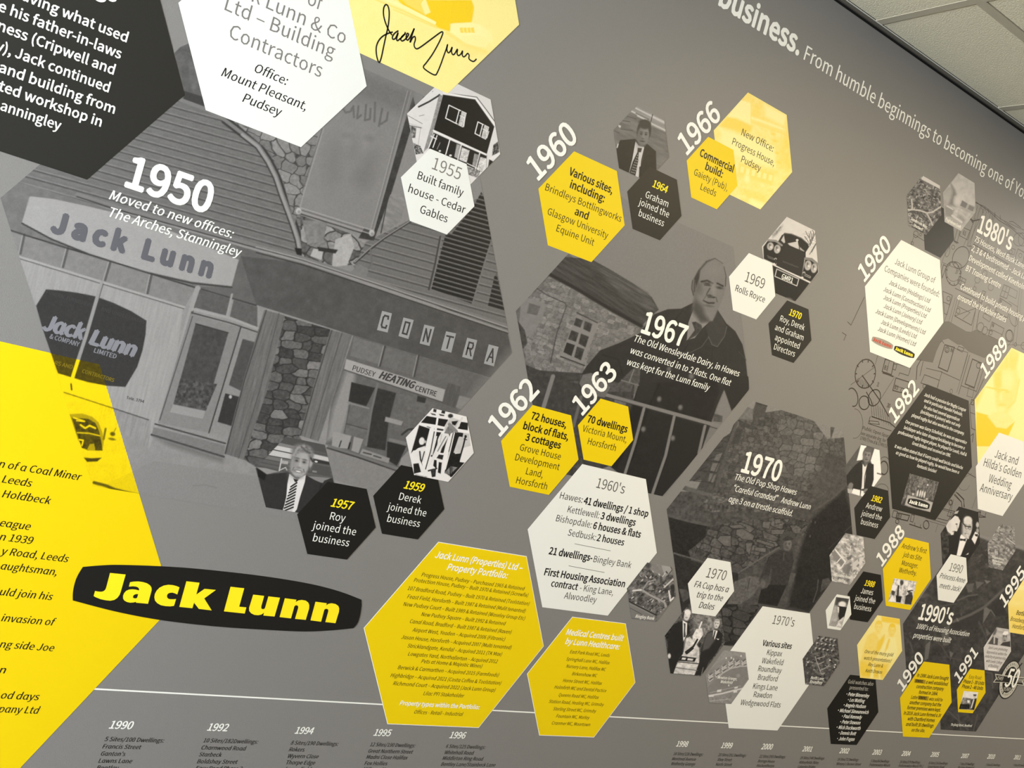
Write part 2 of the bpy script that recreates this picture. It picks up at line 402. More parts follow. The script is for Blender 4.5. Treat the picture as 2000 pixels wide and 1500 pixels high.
tx('prop', 'lettering', 'ink', [
 ('p', 'Progress House, Pudsey – Purchased 1965 & Retained', 822.5, 1125.5, 1022.5, 1153), ('p', 'Protection House, Pudsey – Built 1970 & Retained (Screwfix)', 807.5, 1136, 1030, 1166),
 ('p', '107 Bradford Road, Pudsey – Built 1970 & Retained (Toolstation)', 795, 1152.5, 1032.5, 1182), ('p', 'Feast Field, Horsforth – Built 1987 & Retained (Mulit tenanted)', 794.5, 1169, 1025, 1196),
 ('p', 'New Pudsey Court – Built 1989 & Retained (Woseley Group Etc)', 787, 1183, 1024, 1211), ('p', 'New Pudsey Square – Built 1992 & Retained', 822, 1203, 985.5, 1221),
 ('p', 'Canal Road, Bradford – Built 1987 & Retained (Raven)', 799, 1217, 997.5, 1237.5), ('p', 'Airport West, Yeadon – Acquired 2006 (Filtronic)', 804.5, 1234, 985, 1251),
 ('p', 'Jason House, Horsforth – Acquired 2007 (Multi tenanted)', 782.5, 1248, 997.5, 1267.5), ('p', 'Stricklandgate, Kendal – Acquired 2011 (TK Max)', 794.5, 1265, 979, 1280.5),
 ('p', 'Lowgates Yard, Northallerton – Acquired 2012', 796, 1281, 970.5, 1294.5), ('p', 'Pets at Home & Majestic Wines)', 822, 1295, 940.5, 1304),
 ('p', 'Berwick & Carmarthen – Acquired 2015 (Farmfoods)', 776, 1307.5, 973, 1321), ('p', 'Highbridge – Acquired 2021 (Costa Coffee & Toolstation)', 762, 1322.5, 977.5, 1337),
 ('p', 'Richmond Court – Acquired 2022 (Jack Lunn Group)', 767, 1338, 966, 1351), ('p', 'Lilac PFI Stakeholder', 826, 1357.5, 905, 1362),
 ('p', 'Offices - Retail - Industrial', 807.5, 1394, 902.5, 1398)], ital=I, bold=.7)
tx('prop', 'subheading_lettering', 'paper', [('p', 'Property types within the Portfolio:', 779.5, 1377, 935, 1385)], ital=I, bold=2.6)
tx('med', 'heading_lettering', 'paper', [('g32', 'Medical Centres built', 418, 455, 862, 510), ('g32', 'by Lunn Healthcare:', 412, 528, 832, 575)], ital=I, bold=2.6)
tx('med', 'lettering', 'ink', [
 ('g32', 'East Park Road MC, Leeds', 450, 603, 758, 633), ('g32', 'Springhall Lane MC, Halifax', 420, 660, 758, 690), ('g32', 'Nursery Lane, Halifax MC', 420, 718, 728, 740),
 ('g32', 'Birkenshaw MC', 466, 775, 658, 790), ('g32', 'Horne Street MC, Halifax', 395, 828, 697, 850), ('g32', 'Holmfirth MC and Dental Pactice', 328, 880, 732, 907),
 ('g32', 'Queens Road MC, Halifax', 360, 940, 672, 960), ('g32', 'Station Road, Healing MC, Grimsby', 284, 990, 712, 1017), ('g32', 'Sterling Street MC, Grimsby', 318, 1048, 652, 1068),
 ('g32', 'Fountain MC, Morley', 342, 1106, 600, 1118), ('g32', 'Cranmer MC, Moortown', 306, 1160, 605, 1173)], ital=I, bold=.7)
tx('w60s', 'heading_lettering', 'lead2', [('g22', "1960's", 655, 808, 872, 858)])
tx('w60s', 'lettering', 'ink', [('g22', 'Hawes:', 370, 892, 545, 930), ('g22', 'Kettlewell:', 430, 1000, 675, 1050), ('g22', 'Bishopdale:', 340, 1070, 615, 1125), ('g22', 'Sedbusk:', 432, 1182, 648, 1222),
 ('g22', 'Bingley Bank', 633, 1388, 925, 1440), ('g32', '- King Lane,', 525, 112, 785, 152), ('g32', 'Alwoodley', 402, 178, 655, 206)], bold=.4)
tx('w60s', 'bold_lettering', 'ink', [('g22', '41 dwellings / 1 shop', 555, 934, 1058, 1040), ('g22', '3 dwellings', 687, 1055, 960, 1105), ('g22', '6 houses & flats', 628, 1130, 1000, 1200),
 ('g22', '2 houses', 657, 1224, 870, 1262), ('g22', '21 dwellings-', 283, 1328, 622, 1383), ('p', 'First Housing Association', 1062, 1122.5, 1219, 1147), ('g32', 'contract', 300, 80, 508, 110)], bold=2.6)
strokes('divider_rule', [(wp('g22', [(490, 1248), (768, 1303)]), .0011), (wp('g22', [(443, 1420), (720, 1472)]), .0011)], 7.2, MAT['lead2'], T['w60s'])
tx('y60', 'bold_lettering', 'ink', [('p', 'Various sites,', 1110, 341, 1195, 378), ('p', 'including:', 1112, 366, 1179, 395), ('g12', 'and', 485, 178, 590, 214)], bold=2.4)
tx('y60', 'lettering', 'ink', [('p', 'Brindleys Bottlingworks', 1064, 371, 1212, 434), ('g12', 'Glasgow University', 270, 180, 745, 360), ('g12', 'Equine Unit', 342, 308, 635, 418)], bold=.4)
tx('b64', 'year_lettering', 'lemon', [('p', '1964', 1273, 365, 1302, 376.5)], ital=.1, bold=3)
tx('b64', 'lettering', 'paper', [('p', 'Graham', 1259, 387, 1304, 403), ('g12', 'joined the', 983, 103, 1222, 195), ('g12', 'business', 985, 190, 1182, 266)], bold=.3)
tx('y66', 'bold_lettering', 'ink', [('g02', 'Commercial', 1460, 1222, 1727, 1342), ('g02', 'build:', 1505, 1325, 1640, 1387)], bold=2.6)
tx('y66', 'lettering', 'ink', [('g02', 'Gaiety (Pub),', 1415, 1370, 1680, 1487), ('p', 'Leeds', 1367, 370, 1397, 384)], bold=.4)
tx('w69', 'heading_lettering', 'lead2', [('g12', '1969', 1815, 700, 1962, 755)])
tx('w69', 'lettering', 'ink', [('g12', 'Rolls Royce', 1740, 775, 1970, 862)], bold=.5)
tx('b70', 'year_lettering', 'lemon', [('g13', '1970', 160, 960, 252, 995)], ital=.1, bold=3)
tx('b70', 'lettering', 'paper', [('g13', 'Roy, Derek', 90, 1008, 280, 1082), ('g13', 'and Graham', 50, 1078, 272, 1158), ('g13', 'appointed', 50, 1155, 240, 1225), ('g13', 'Directors', 42, 1230, 205, 1286)], bold=.3)
tx('w80', 'heading_lettering', 'lead2', [('g13', 'Jack Lunn Group of', 985, 568, 1300, 708), ('g13', 'Companies were founded:', 903, 625, 1335, 815)])
tx('w80', 'lettering', 'ink2', [('g13', 'Jack Lunn (Holdings) Ltd', 940, 725, 1258, 862), ('g13', 'Jack Lunn (Construction) Ltd', 897, 778, 1262, 935), ('g13', 'Jack Lunn (Properties) Ltd', 897, 840, 1230, 982),
 ('g13', 'Jack Lunn (Joinery) Ltd', 900, 907, 1195, 1032), ('g13', 'Jack Lunn (Developments) Ltd', 835, 948, 1222, 1110), ('g13', 'Jack Lunn (Leeds) Ltd', 878, 1030, 1153, 1143), ('g13', 'Jack Lunn (Homes) Ltd', 853, 1085, 1147, 1203)], ital=I, bold=.8)
tx('b82t', 'lettering', 'paper', [
 ('h7', 'Jack had a passion for Rugby League', 640, 340, 1455, 630), ('h7', 'and in particular Hunslet Parkside,', 638, 450, 1392, 722), ('h7', 'he also had several apprentices', 638, 575, 1330, 823),
 ('h7', '(bricklayers & joiners) who not only', 570, 665, 1345, 942), ('h7', 'played rugby but also worked in the company.', 400, 735, 1425, 1095),
 ('h7', 'One person was Garry Schofield, he was an apprentice', 270, 862, 1470, 1270), ('h7', 'bricklayer who later dropped bricklaying to become a', 245, 980, 1432, 1375),
 ('h7', 'professional rugby league player, he played for Leeds, Hull &', 135, 1065, 1468, 1505), ('p', 'Great Britain and received an OBE.', 1780.5, 868, 1856, 892.5),
 ('h8', 'It was often stated that if Garry could wall bricks and blocks', 65, 45, 1395, 462), ('h8', 'as good as how he played rugby, he would have been a', 88, 165, 1320, 552), ('h8', 'fantastic brickie!', 500, 420, 875, 536)], ital=I, bold=1.2)
tx('b82', 'year_lettering', 'lemon', [('h1', '1982', 1235, 135, 1385, 172)], ital=I, bold=3)
tx('b82', 'lettering', 'paper', [('h1', 'Andrew', 1155, 245, 1395, 302), ('h1', 'joined the', 1085, 363, 1392, 430), ('h1', 'business', 1080, 490, 1335, 545)], bold=.3)
tx('b88', 'year_lettering', 'lemon', [('h3', '1988', 1132, 103, 1280, 127)], ital=I, bold=3)
tx('b88', 'lettering', 'paper', [('h3', 'James', 1080, 220, 1262, 248), ('h3', 'joined the', 985, 330, 1292, 377), ('h3', 'business', 978, 455, 1235, 494)], bold=.3)
tx('y88', 'lettering', 'ink', [('h2', "Andrew's first", 155, 845, 525, 933), ('h2', 'job as Site', 175, 978, 452, 1036), ('h2', 'Manager.', 152, 1108, 398, 1150), ('h2', 'Wetherby.', 110, 1215, 378, 1262)], ital=.1, bold=.8)
tx('w90', 'heading_lettering', 'lead2', [('h2', '1990', 865, 1192, 1055, 1225)], ital=.1)
tx('w90', 'lettering', 'ink', [('h2', 'Princess Anne', 727, 1300, 1100, 1372), ('h4', 'meets Jack!', 722, 138, 1030, 193)], ital=I, bold=.7)
tx('w89', 'lettering', 'ink2', [('g23', 'Jack and', 1765, 577, 1945, 628), ('g23', "Hilda's Golden", 1680, 640, 1970, 735), ('g23', 'Wedding', 1718, 763, 1893, 818), ('g23', 'Anniversary', 1650, 838, 1900, 910)], bold=.2)
tx('wfa', 'heading_lettering', 'lead2', [('i6', '1970', 440, 636, 625, 668)], ital=.08)
tx('wfa', 'lettering', 'ink', [('i6', 'FA Cup has a', 325, 730, 655, 785), ('i6', 'trip to the', 345, 830, 598, 872), ('i6', 'Dales', 370, 932, 515, 956)], ital=I, bold=.7)
tx('w70s', 'heading_lettering', 'lead2', [('i6', "1970's", 1088, 1088, 1298, 1122)])
tx('w70s', 'bold_lettering', 'ink', [('i6', 'Various sites', 990, 1302, 1275, 1338)], bold=2.6)
tx('w70s', 'lettering', 'ink', [('i6', 'Kippax', 1035, 1393, 1180, 1412), ('i6', 'Wakefield', 985, 1473, 1190, 1498), ('p', 'Roundhay', 1480, 1310, 1525, 1315.5), ('p', 'Bradford', 1479.5, 1327, 1517, 1331.5),
 ('p', 'Kings Lane', 1470, 1344, 1517, 1349.5), ('p', 'Rawdon', 1471, 1360.5, 1506, 1364.5), ('p', 'Wedgewood Flats', 1445.5, 1375.5, 1523, 1383)], bold=.5)
tx('bgw', 'heading_lettering', 'silver', [('h5', 'Gold watches also', 890, 222, 1265, 268), ('h5', 'presented to:', 915, 315, 1192, 342)])
tx('bgw', 'lettering', 'paper', [('h5', '\u2022Peter Binnersley', 862, 407, 1200, 446), ('h5', '\u2022Les Watling', 883, 493, 1135, 522), ('h5', '\u2022Angela Hudson', 820, 572, 1150, 606),
 ('h5', '\u2022Michael Simeunovich', 735, 650, 1190, 695), ('h5', '\u2022Paul Kennedy', 793, 738, 1090, 768), ('h5', '\u2022Peter Dawson', 768, 823, 1068, 851), ('h5', '\u2022Mick Duckworth', 715, 903, 1070, 936),
 ('h5', '\u2022Dennis Bott', 745, 988, 1003, 1013), ('h5', '\u2022John Fogan', 722, 1075, 980, 1099)], ital=I, bold=1.8)
tx('y90', 'lettering', 'ink', [('h6', 'In 1990 Jack Lunn bought', 388, 128, 858, 180), ('h6', 'a well established', 520, 230, 845, 264), ('h6', 'construction company', 375, 295, 785, 336),
 ('h6', 'formed in 1864.', 412, 382, 697, 410), ('h6', 'Later', 298, 455, 398, 468), ('h6', 'was sold to', 568, 480, 768, 502), ('h6', 'another company but the', 275, 533, 745, 579),
 ('h6', 'former premises were kept.', 238, 608, 738, 658), ('h6', 'In 2016 Jack Lunn formed a JV', 188, 690, 742, 740), ('h6', 'with Chartford Homes', 245, 777, 648, 812),
 ('h6', 'and built 30 dwellings', 220, 858, 630, 893), ('h6', 'on the site.', 302, 948, 503, 966)], ital=.1, bold=2.2)
flat('boxed_name', [wp('h6', q) for q in ([(355, 160), (522, 178), (512, 235), (347, 217)], [(412, 408), (568, 425), (560, 488), (404, 470)])], 8.0, MAT['box'], T['y90'])
tx('y90', 'boxed_lettering', 'ink', [('h6', 'IRWINS', 362, 210, 478, 222), ('h6', 'IRWINS', 412, 462, 528, 474)], bold=3.5, lev=8)
tx('y91', 'lettering', 'ink', [('h6', 'Easy Road:', 1168, 150, 1355, 172)], bold=.4)
tx('y91', 'bold_lettering', 'ink', [('h6', 'Phase 1 - 30 Units', 1083, 218, 1392, 255), ('h6', 'Phase 2 - 48 Units', 1062, 293, 1375, 330)], ital=.1, bold=2.2)

# ------------------------------------------------------------------ lettering straight on the wall
def wl(name, m, lev, lines, label, ital=0.0, bold=0.0, rot=None, group=None):
    text(None, name, MAT[m], lev, lines, ital, bold, label=(label, 'lettering', group), rot=rot)
WY = [('1960', 'g02', 203, 1412, 519, 1083, 'g02', 'above the yellow hexagon about bottling works'), ('1966', 'g02', 1365, 1214, 1640, 920, 'g02', 'left of the pale yellow office hexagon'),
 ('1962', 'p', 976, 853, 1053.7, 764, 'p', 'above the yellow hexagon with 72 houses'), ('1963', 'p', 1137, 812, 1204.5, 728, 'p', 'above the yellow hexagon with 70 dwellings'),
 ('1980', 'p', 1688, 551, 1742, 485, 'p', 'along the cream white hexagon listing companies'), ('1989', 'p', 1924, 740, 1969, 677, 'p', 'along the yellow couple photograph at the right edge'),
 ('1982', 'p', 1747, 827, 1795, 760, 'p', 'along the tall charcoal hexagon, over the site plan'), ('1988', 'p', 1722, 1107, 1769, 1043, 'p', 'along the yellow hexagon with the group photograph'),
 ('1990', 'p', 1762, 1351, 1806, 1288, 'p', 'along the yellow hexagon with twelve lines of text'), ('1991', 'p', 1872, 1335, 1911, 1276, 'p', 'along the small yellow hexagon headed Easy Road'),
 ('1995', 'p', 1961, 1187, 2003, 1121, 'p', 'cut off by the right edge beside a yellow hexagon')]
for s, r, x0, y0, x1, y1, r1, where in WY:
    wl('year_lettering', 'paper', 9, [(r, s, x0, y0, x1, y1, r1)], 'white slanted year number %s %s' % (s, where), bold=2.4, rot=60)
t = thing('heading_lettering', 'large white headline about humble beginnings running under the ceiling', 'lettering', 2.3, 2.5, 2)
text(t, 'bold_word', MAT['paper'], 3, [('p', 'business.', 1402, 9, 1560, 107)], 0, 3.4)
text(t, 'words', MAT['paper'], 3, [('p', 'From humble beginnings to becoming one of Yor|kshire\u2019s', 1569, 115.5, 2003, 391)], 0, .5)
def block(x, z, lab, head, hb, body, ital=I, bold=1.0, lev=6, m='paper', hit=0.0, m2='paper'):
    t = thing('text_block', lab, 'lettering', x, z, lev)
    text(t, 'year_lettering', MAT[m], lev, head, hit, hb)
    text(t, 'lettering', MAT[m2], lev, body, ital, bold)
    return t
block(.4, 1.75, 'white 1950 with two caption lines on the shop front photograph', [('p', '1950', 241, 366, 409, 413)], 3.2,
 [('p', 'Moved to new offices:', 212, 389, 452, 465), ('p', 'The Arches, Stanningley', 208, 421, 467, 502)], bold=1.4)
block(1.6, 1.75, 'white 1967 with three caption lines on the photograph of a man in an overcoat', [('i4', '1967', 958, 948, 1340, 1078)], 2.6,
 [('i4', 'The Old Wensleydale Dairy, in Hawes', 890, 1028, 1828, 1342), ('i4', 'was converted in to 2 flats. One flat', 860, 1130, 1750, 1428), ('i4', 'was kept for the Lunn family', 828, 1235, 1560, 1468)], bold=1.0)
block(2.1, 1.4, 'white 1970 with three caption lines on the rubble wall photograph', [('i5', '1970', 780, 707, 1155, 796)], 2.6,
 [('i5', 'The Old Pop Shop Hawes', 715, 780, 1320, 935), ('i5', '\u201cCareful Grandad\u201d Andrew Lunn', 700, 888, 1455, 1080), ('i5', 'age 3 on a trestle scaffold.', 658, 998, 1282, 1142)], bold=1.0)
block(2.8, 2.1, "white 1980's with six caption lines over the site plan", [('i1', "1980's", 1285, 946, 1800, 1207)], 2.6,
 [('p', '75 Houses, West Busk Lane', 1902, 471, 1999, 525), ('p', '2, 3 & 4 bedroomed – Jack Lu|nn', 1896, 490, 2001, 545), ('p', 'Development called Kineholm|e', 1891, 509, 2001, 566),
  ('i2', 'BT Training Centre', 1115, 222, 1635, 482), ('i2', 'Continued to build private housing p|rojects', 1035, 490, 2005, 978), ('i2', 'around the Yorkshire Dales', 990, 650, 1720, 992)], bold=1.2)
block(2.9, 1.15, "white 1990's with two caption lines on the dark aerial photograph", [('h4', "1990's", 405, 605, 905, 690)], 2.6,
 [('h4', "1000's of Housing Association", 375, 748, 1165, 870), ('h4', 'properties were built', 330, 885, 890, 966)], bold=1.0, lev=6)
wl('caption_lettering', 'paper', 6, [('h6', 'Thryberg Street, Bradford', 893, 862, 1208, 884)], 'tiny white street caption at the foot of the dark aerial photograph', ital=.1, bold=1.5)
COLS = [
 ('1990', 'g30', (848, 1190, 1027, 1197), [('5 Sites/100 Dwellings:', 812, 1292, 1275, 1298), ('Francis Street', 797, 1347, 1095, 1352), ("Ganton's", 782, 1402, 972, 1407), ('Lawns Lane', 766, 1458, 1025, 1462), ('Bentley', 752, 1512, 918, 1516)]),
 ('1992', 'g30', (1615, 1207, 1773, 1212), [('10 Sites/182Dwellings:', 1585, 1300, 2010, 1309), ('Charnwood Road', 1567, 1355, 1912, 1362), ('Starbeck', 1550, 1408, 1725, 1412), ('Boldshay Street', 1537, 1462, 1848, 1468), ('Easy Road Phase 2', 1525, 1515, 1885, 1520)]),
 ('1994', 'g31', (300, 1230, 440, 1235), [('8 Sites/190 Dwellings:', 268, 1318, 637, 1325), ('Rokers', 255, 1368, 373, 1372), ('Wyvern Close', 242, 1420, 483, 1425), ('Thorpe Edge', 228, 1470, 455, 1475), ('James Field', 215, 1520, 420, 1525)]),
 ('1995', 'g31', (915, 1247, 1045, 1250), [('12 Sites/190 Dwellings:', 888, 1330, 1237, 1338), ('Great Northern Street', 872, 1380, 1220, 1388), ('Madni Close Halifax', 860, 1425, 1178, 1435), ('Fox Hollies', 845, 1475, 1020, 1480), ('Millman House', 835, 1522, 1080, 1527)]),
 ('1996', 'g31', (1508, 1265, 1628, 1270), [('6 Sites/125 Dwellings:', 1480, 1342, 1785, 1352), ('Whitehall Road', 1468, 1390, 1693, 1397), ('Middleton Ring Road', 1455, 1435, 1767, 1443), ('Bentley Lane/Stainbeck Lane', 1443, 1482, 1865, 1490)]),
 ('1998', 'g32', (1280, 1330, 1367, 1335), [('14 Sites/128 Dwellings:', 1260, 1398, 1487, 1407), ('Montreal Avenue', 1248, 1437, 1432, 1445), ('Wetherby Grange', 1240, 1475, 1425, 1483)]),
 ('1999', 'g32', (1630, 1342, 1713, 1346), [('20 Sites/201 Dwellings:', 1610, 1405, 1825, 1415), ('Shay Street', 1602, 1443, 1713, 1448), ('North Street', 1590, 1480, 1713, 1486)]),
 ('2000', 'p', (1486, 1463, 1507, 1464), [('22 Sites/243 Dwellings:', 1482.5, 1479, 1533, 1481.5), ('Borrage House', 1480, 1488.5, 1512, 1490), ('Hackenthorpe', 1477.5, 1497, 1511, 1499)]),
 ('2001', 'g33', (265, 1368, 338, 1373), [('19 Sites/148 Dwellings:', 250, 1427, 437, 1437), ('Abbeyfields Ilkley', 240, 1463, 392, 1470), ('Calverley Bridge', 230, 1497, 365, 1503)]),
 ('2002', 'g33', (555, 1382, 625, 1387), [('18 Sites/72 Dwellings:', 540, 1440, 705, 1447), ("Wimpey's Burson Street", 532, 1475, 722, 1482)]),
 ('2003', 'g33', (812, 1393, 880, 1398), [('5 Sites/84 Dwellings:', 800, 1452, 945, 1460), ('Pottemewton Mount', 790, 1483, 950, 1490)]),
 ('2004', 'g33', (1040, 1403, 1105, 1407), [('10 Sites/170 Dwellings:', 1028, 1460, 1187, 1467), ('Pottemewton Mount PH 2', 1018, 1490, 1208, 1497)]),
 ('2005', 'g33', (1267, 1410, 1328, 1414), [('8 Sites/116 Dwellings:', 1253, 1468, 1402, 1475), ('Great Horton Road', 1245, 1497, 1373, 1502)]),
 ('2007', 'g33', (1505, 1420, 1560, 1424), [('7 Sites/59 Dwellings:', 1495, 1475, 1608, 1482), ('Rectory Haywood', 1483, 1503, 1605, 1508)]),
 ('2010', 'g33', (1710, 1425, 1765, 1430), [('7 Sites/52 Dwellings:', 1700, 1480, 1812, 1487)]),
 ('2011', 'g33', (1918, 1430, 1967, 1434), [('7 Sites/58 Dwellings:', 1912, 1483, 2020, 1490)])]
WHERE = {'1990': 'with Francis Street and Lawns Lane', '1992': 'with Charnwood Road and Starbeck', '1994': 'with Rokers and Wyvern Close', '1995': 'with Great Northern Street',
 '1996': 'with Whitehall Road, left of the medical hexagon', '1998': 'with Montreal Avenue and Wetherby Grange', '1999': 'with Shay Street and North Street', '2000': 'with Borrage House, below the white seventies hexagon',
 '2001': 'with Abbeyfields, left of the black hexagon foot', '2002': 'below the black gold watch hexagon', '2003': 'with Pottemewton Mount only', '2004': 'below the yellow hexagon of twelve lines',
 '2005': 'with Great Horton Road', '2007': 'below the tiny street caption', '2010': 'second from the right corner', '2011': 'in the bottom right corner'}
for yr, rg, h, rows in COLS:
    x, z = W(*rp(rg, h[0], h[1]))
    t = thing('text_block', 'list column headed %s in the bottom row, %s' % (yr, WHERE[yr]), 'lettering', float(x), float(z), 1, 'dwelling lists along the bottom')
    text(t, 'year_lettering', MAT['paper'], 1.5, [(rg, yr) + tuple(h)], I, 2.6)
    text(t, 'lettering', MAT['ink'], 1.5, [(rg,) + r for r in rows], I, .5)
x0, z0 = W(100, 1342); x1, z1 = W(1997, 1444)
o = flat('dividing_line', [[(0.0, 0.7613), (6.5, 0.7613), (6.5, 0.7643), (0.0, 0.7643)]], 0.5, MAT['paper'], None)
tag(o, 'thin white horizontal line running along the lower wall above the year lists', 'line')
# yellow hexagons without own entry above: 72 houses and 70 dwellings
# ------------------------------------------------------------------ logo, signature, emblem
REG.update({'j1': (170, 1100, .13), 'j2': (420, 1100, .13), 'j3': (1670, 640, .06), 'j4': (1920, 1270, .105), 'j5': (60, 550, .2311), 'j6': (680, 0, .2677), 'j7': (790, 140, .2311), 'j8': (1190, 195, .17333)})
def smooth(P, n=6, closed=False):
    P = np.array(P, float); out = []; N = len(P)
    rng = range(N) if closed else range(N - 1)
    for i in rng:
        if closed: a, b, c, d = P[(i - 1) % N], P[i], P[(i + 1) % N], P[(i + 2) % N]
        else: a, b, c, d = P[max(i - 1, 0)], P[i], P[i + 1], P[min(i + 2, N - 1)]
        for k in range(n):
            t = k / n
            out.append(0.5 * ((2 * b) + (c - a) * t + (2 * a - 5 * b + 4 * c - d) * t * t + (3 * b - a - 3 * c + d) * t ** 3))
    if not closed: out.append(P[-1])
    return [tuple(q) for q in out]
BAR = wp('p', smooth([(162, 1107), (198, 1104), (235, 1103), (320, 1106), (400, 1112), (510, 1124.5), (600, 1139), (660, 1154), (705.5, 1171)]) +
         smooth([(706, 1182), (703, 1202), (698, 1217), (690.5, 1226)]) + smooth([(690, 1226.5), (650, 1230.5), (595, 1233), (525, 1230), (420, 1223), (312, 1210.5), (225, 1194), (142, 1172.5)]) +
         smooth([(142, 1172), (142.3, 1157), (145.5, 1140), (151, 1125), (161, 1108)]))
LET = [('j1', [(345, 145), (580, 168), (505, 430), (488, 475), (455, 520), (410, 550), (350, 562), (280, 555), (200, 538), (130, 510), (98, 492), (120, 415), (170, 425), (210, 428), (245, 420), (270, 400), (285, 372)]),
 ('j1', [(645, 285), (700, 275), (770, 272), (840, 282), (900, 300), (945, 330), (968, 365), (970, 405), (915, 608), (732, 592), (735, 578), (700, 588), (650, 592), (600, 582), (560, 560), (542, 530), (540, 490), (555, 450), (585, 415), (630, 395), (680, 390), (730, 395), (780, 408), (782, 385), (765, 362), (735, 350), (690, 345), (628, 350)]),
 ('j1', [(1388, 362), (1355, 468), (1320, 452), (1280, 440), (1240, 445), (1212, 460), (1200, 485), (1202, 512), (1220, 532), (1255, 540), (1300, 540), (1338, 535), (1305, 640), (1250, 647), (1180, 643), (1110, 630), (1055, 600), (1020, 560), (1010, 510), (1018, 460), (1045, 410), (1090, 365), (1150, 335), (1220, 322), (1290, 328), (1345, 342)]),
 ('j1', [(1492, 270), (1690, 292), (1640, 470), (1765, 383), (1935, 400), (1760, 528), (1872, 708), (1678, 685), (1607, 592), (1582, 675), (1385, 655)]),
 ('j2', [(232, 352), (438, 375), (362, 652), (470, 662), (445, 755), (132, 722)]),
 ('j2', [(572, 470), (738, 490), (695, 640), (692, 670), (705, 688), (730, 688), (748, 675), (800, 497), (975, 517), (893, 800), (725, 785), (735, 740), (700, 768), (650, 780), (590, 775), (540, 750), (512, 715), (510, 670)]),
 ('j2', [(1048, 525), (1222, 547), (1210, 582), (1250, 558), (1300, 550), (1360, 560), (1400, 590), (1415, 630), (1412, 680), (1362, 850), (1200, 835), (1248, 672), (1248, 645), (1232, 632), (1205, 632), (1190, 650), (1140, 828), (968, 808)]),
 ('j2', [(1508, 577), (1678, 600), (1668, 632), (1705, 608), (1750, 600), (1810, 612), (1850, 640), (1865, 680), (1860, 730), (1808, 900), (1655, 883), (1700, 722), (1700, 698), (1685, 685), (1655, 685), (1640, 700), (1592, 878), (1432, 857)])]
LETW = [wp(r, q) for r, q in LET]
HOLE = wp('j1', [(768, 462), (730, 463), (705, 475), (690, 495), (690, 515), (710, 526), (735, 527), (752, 515)])
bx = [p[0] for p in BAR]; bz = [p[1] for p in BAR]
BC = ((min(bx) + max(bx)) / 2, (min(bz) + max(bz)) / 2); BWD = max(bx) - min(bx)
def logo(parent, cx, cz, wd, lev, mb, mt, sz=1.0):
    k = wd / BWD
    f = lambda P: [(cx + (x - BC[0]) * k, cz + (z - BC[1]) * k * sz) for x, z in P]
    if mb is not None: prism('plate', f(BAR), lev, mb, parent, parent.location.x, parent.location.z)
    nm = ['letter'] * 8
    if wd > 0.3:
        for L in LETW: flat('letter', [f(L)], lev + 1, mt, parent)
        flat('letter_counter', [f(HOLE)], lev + 1.5, mb, parent)
    else:
        flat('lettering', [f(L) for L in LETW], lev + 1, mt, parent)
        if mb is not None: flat('letter_counter', [f(HOLE)], lev + 1.5, mb, parent)
t = thing('logo_plate', 'large black barrel-shaped company logo with heavy yellow letters, lower left', 'logo', BC[0], BC[1], 8)
logo(t, BC[0], BC[1], BWD, 8, MAT['black'], MAT['lemon'])
m_lg = mat('logo_grey', (150, 146, 138), WR)
for (a, b), mb, mt in ((((540, 370), (1235, 620)), m_lg, MAT['red']), (((1258, 690), (1938, 900)), MAT['black'], MAT['lemon'])):
    q = wp('j3', [a, b, ((a[0] + b[0]) / 2 + 0, (a[1] + b[1]) / 2)])
    cx = (q[0][0] + q[1][0]) / 2
    cz = {540: wp('j3', [(885, 495)])[0][1], 1258: wp('j3', [(1600, 790)])[0][1]}[a[0]]
    logo(T['w80'], cx, cz, q[1][0] - q[0][0], 7.6, mb, mt, 1.1)

# slim slanted emblem at the right edge
def ring(cx, cz, rx, rz, n=48, a0=0, a1=360):
    return [(cx + rx * math.cos(math.radians(a0 + (a1 - a0) * i / n)), cz + rz * math.sin(math.radians(a0 + (a1 - a0) * i / n))) for i in range(n + (0 if a1 - a0 == 360 else 1))]
ec = wp('j4', [(492, 548)])[0]
et = wp('j4', [(590, 190)])[0]; eb = wp('j4', [(400, 905)])[0]; el = wp('j4', [(268, 690)])[0]; er = wp('j4', [(712, 400)])[0]
RX = (er[0] - el[0]) / 2; RZ = (et[1] - eb[1]) / 2; ecx = (er[0] + el[0]) / 2; ecz = (et[1] + eb[1]) / 2
t = thing('anniversary_emblem', 'silver and black round anniversary emblem with a big 50 and a ribbon across it', 'emblem', ecx, ecz, 12)
prism('rim', ring(ecx, ecz, RX, RZ), 12, MAT['black'], t, ecx, ecz)
prism('band', ring(ecx, ecz, RX * .93, RZ * .95), 13, MAT['silver'], t, ecx, ecz)
prism('centre_disc', ring(ecx, ecz, RX * .66, RZ * .68), 14, MAT['char'], t, ecx, ecz)
prism('ribbon', wp('j4', [(218, 437), (390, 462), (640, 492), (790, 505), (735, 570), (775, 660), (580, 635), (400, 600), (180, 598), (238, 520)]), 15, MAT['silver'], t, ecx, ecz)
prism('ribbon_inset', wp('j4', [(236, 458), (395, 480), (640, 508), (765, 520), (712, 572), (745, 642), (560, 618), (380, 590), (205, 585), (258, 522)]), 16, MAT['char'], t, ecx, ecz)
text(t, 'year_lettering', MAT['silver'], 17.5, [('j4', '1949', 245, 552, 358, 560), ('j4', '1999', 615, 592, 720, 600)], .1, 1.5)
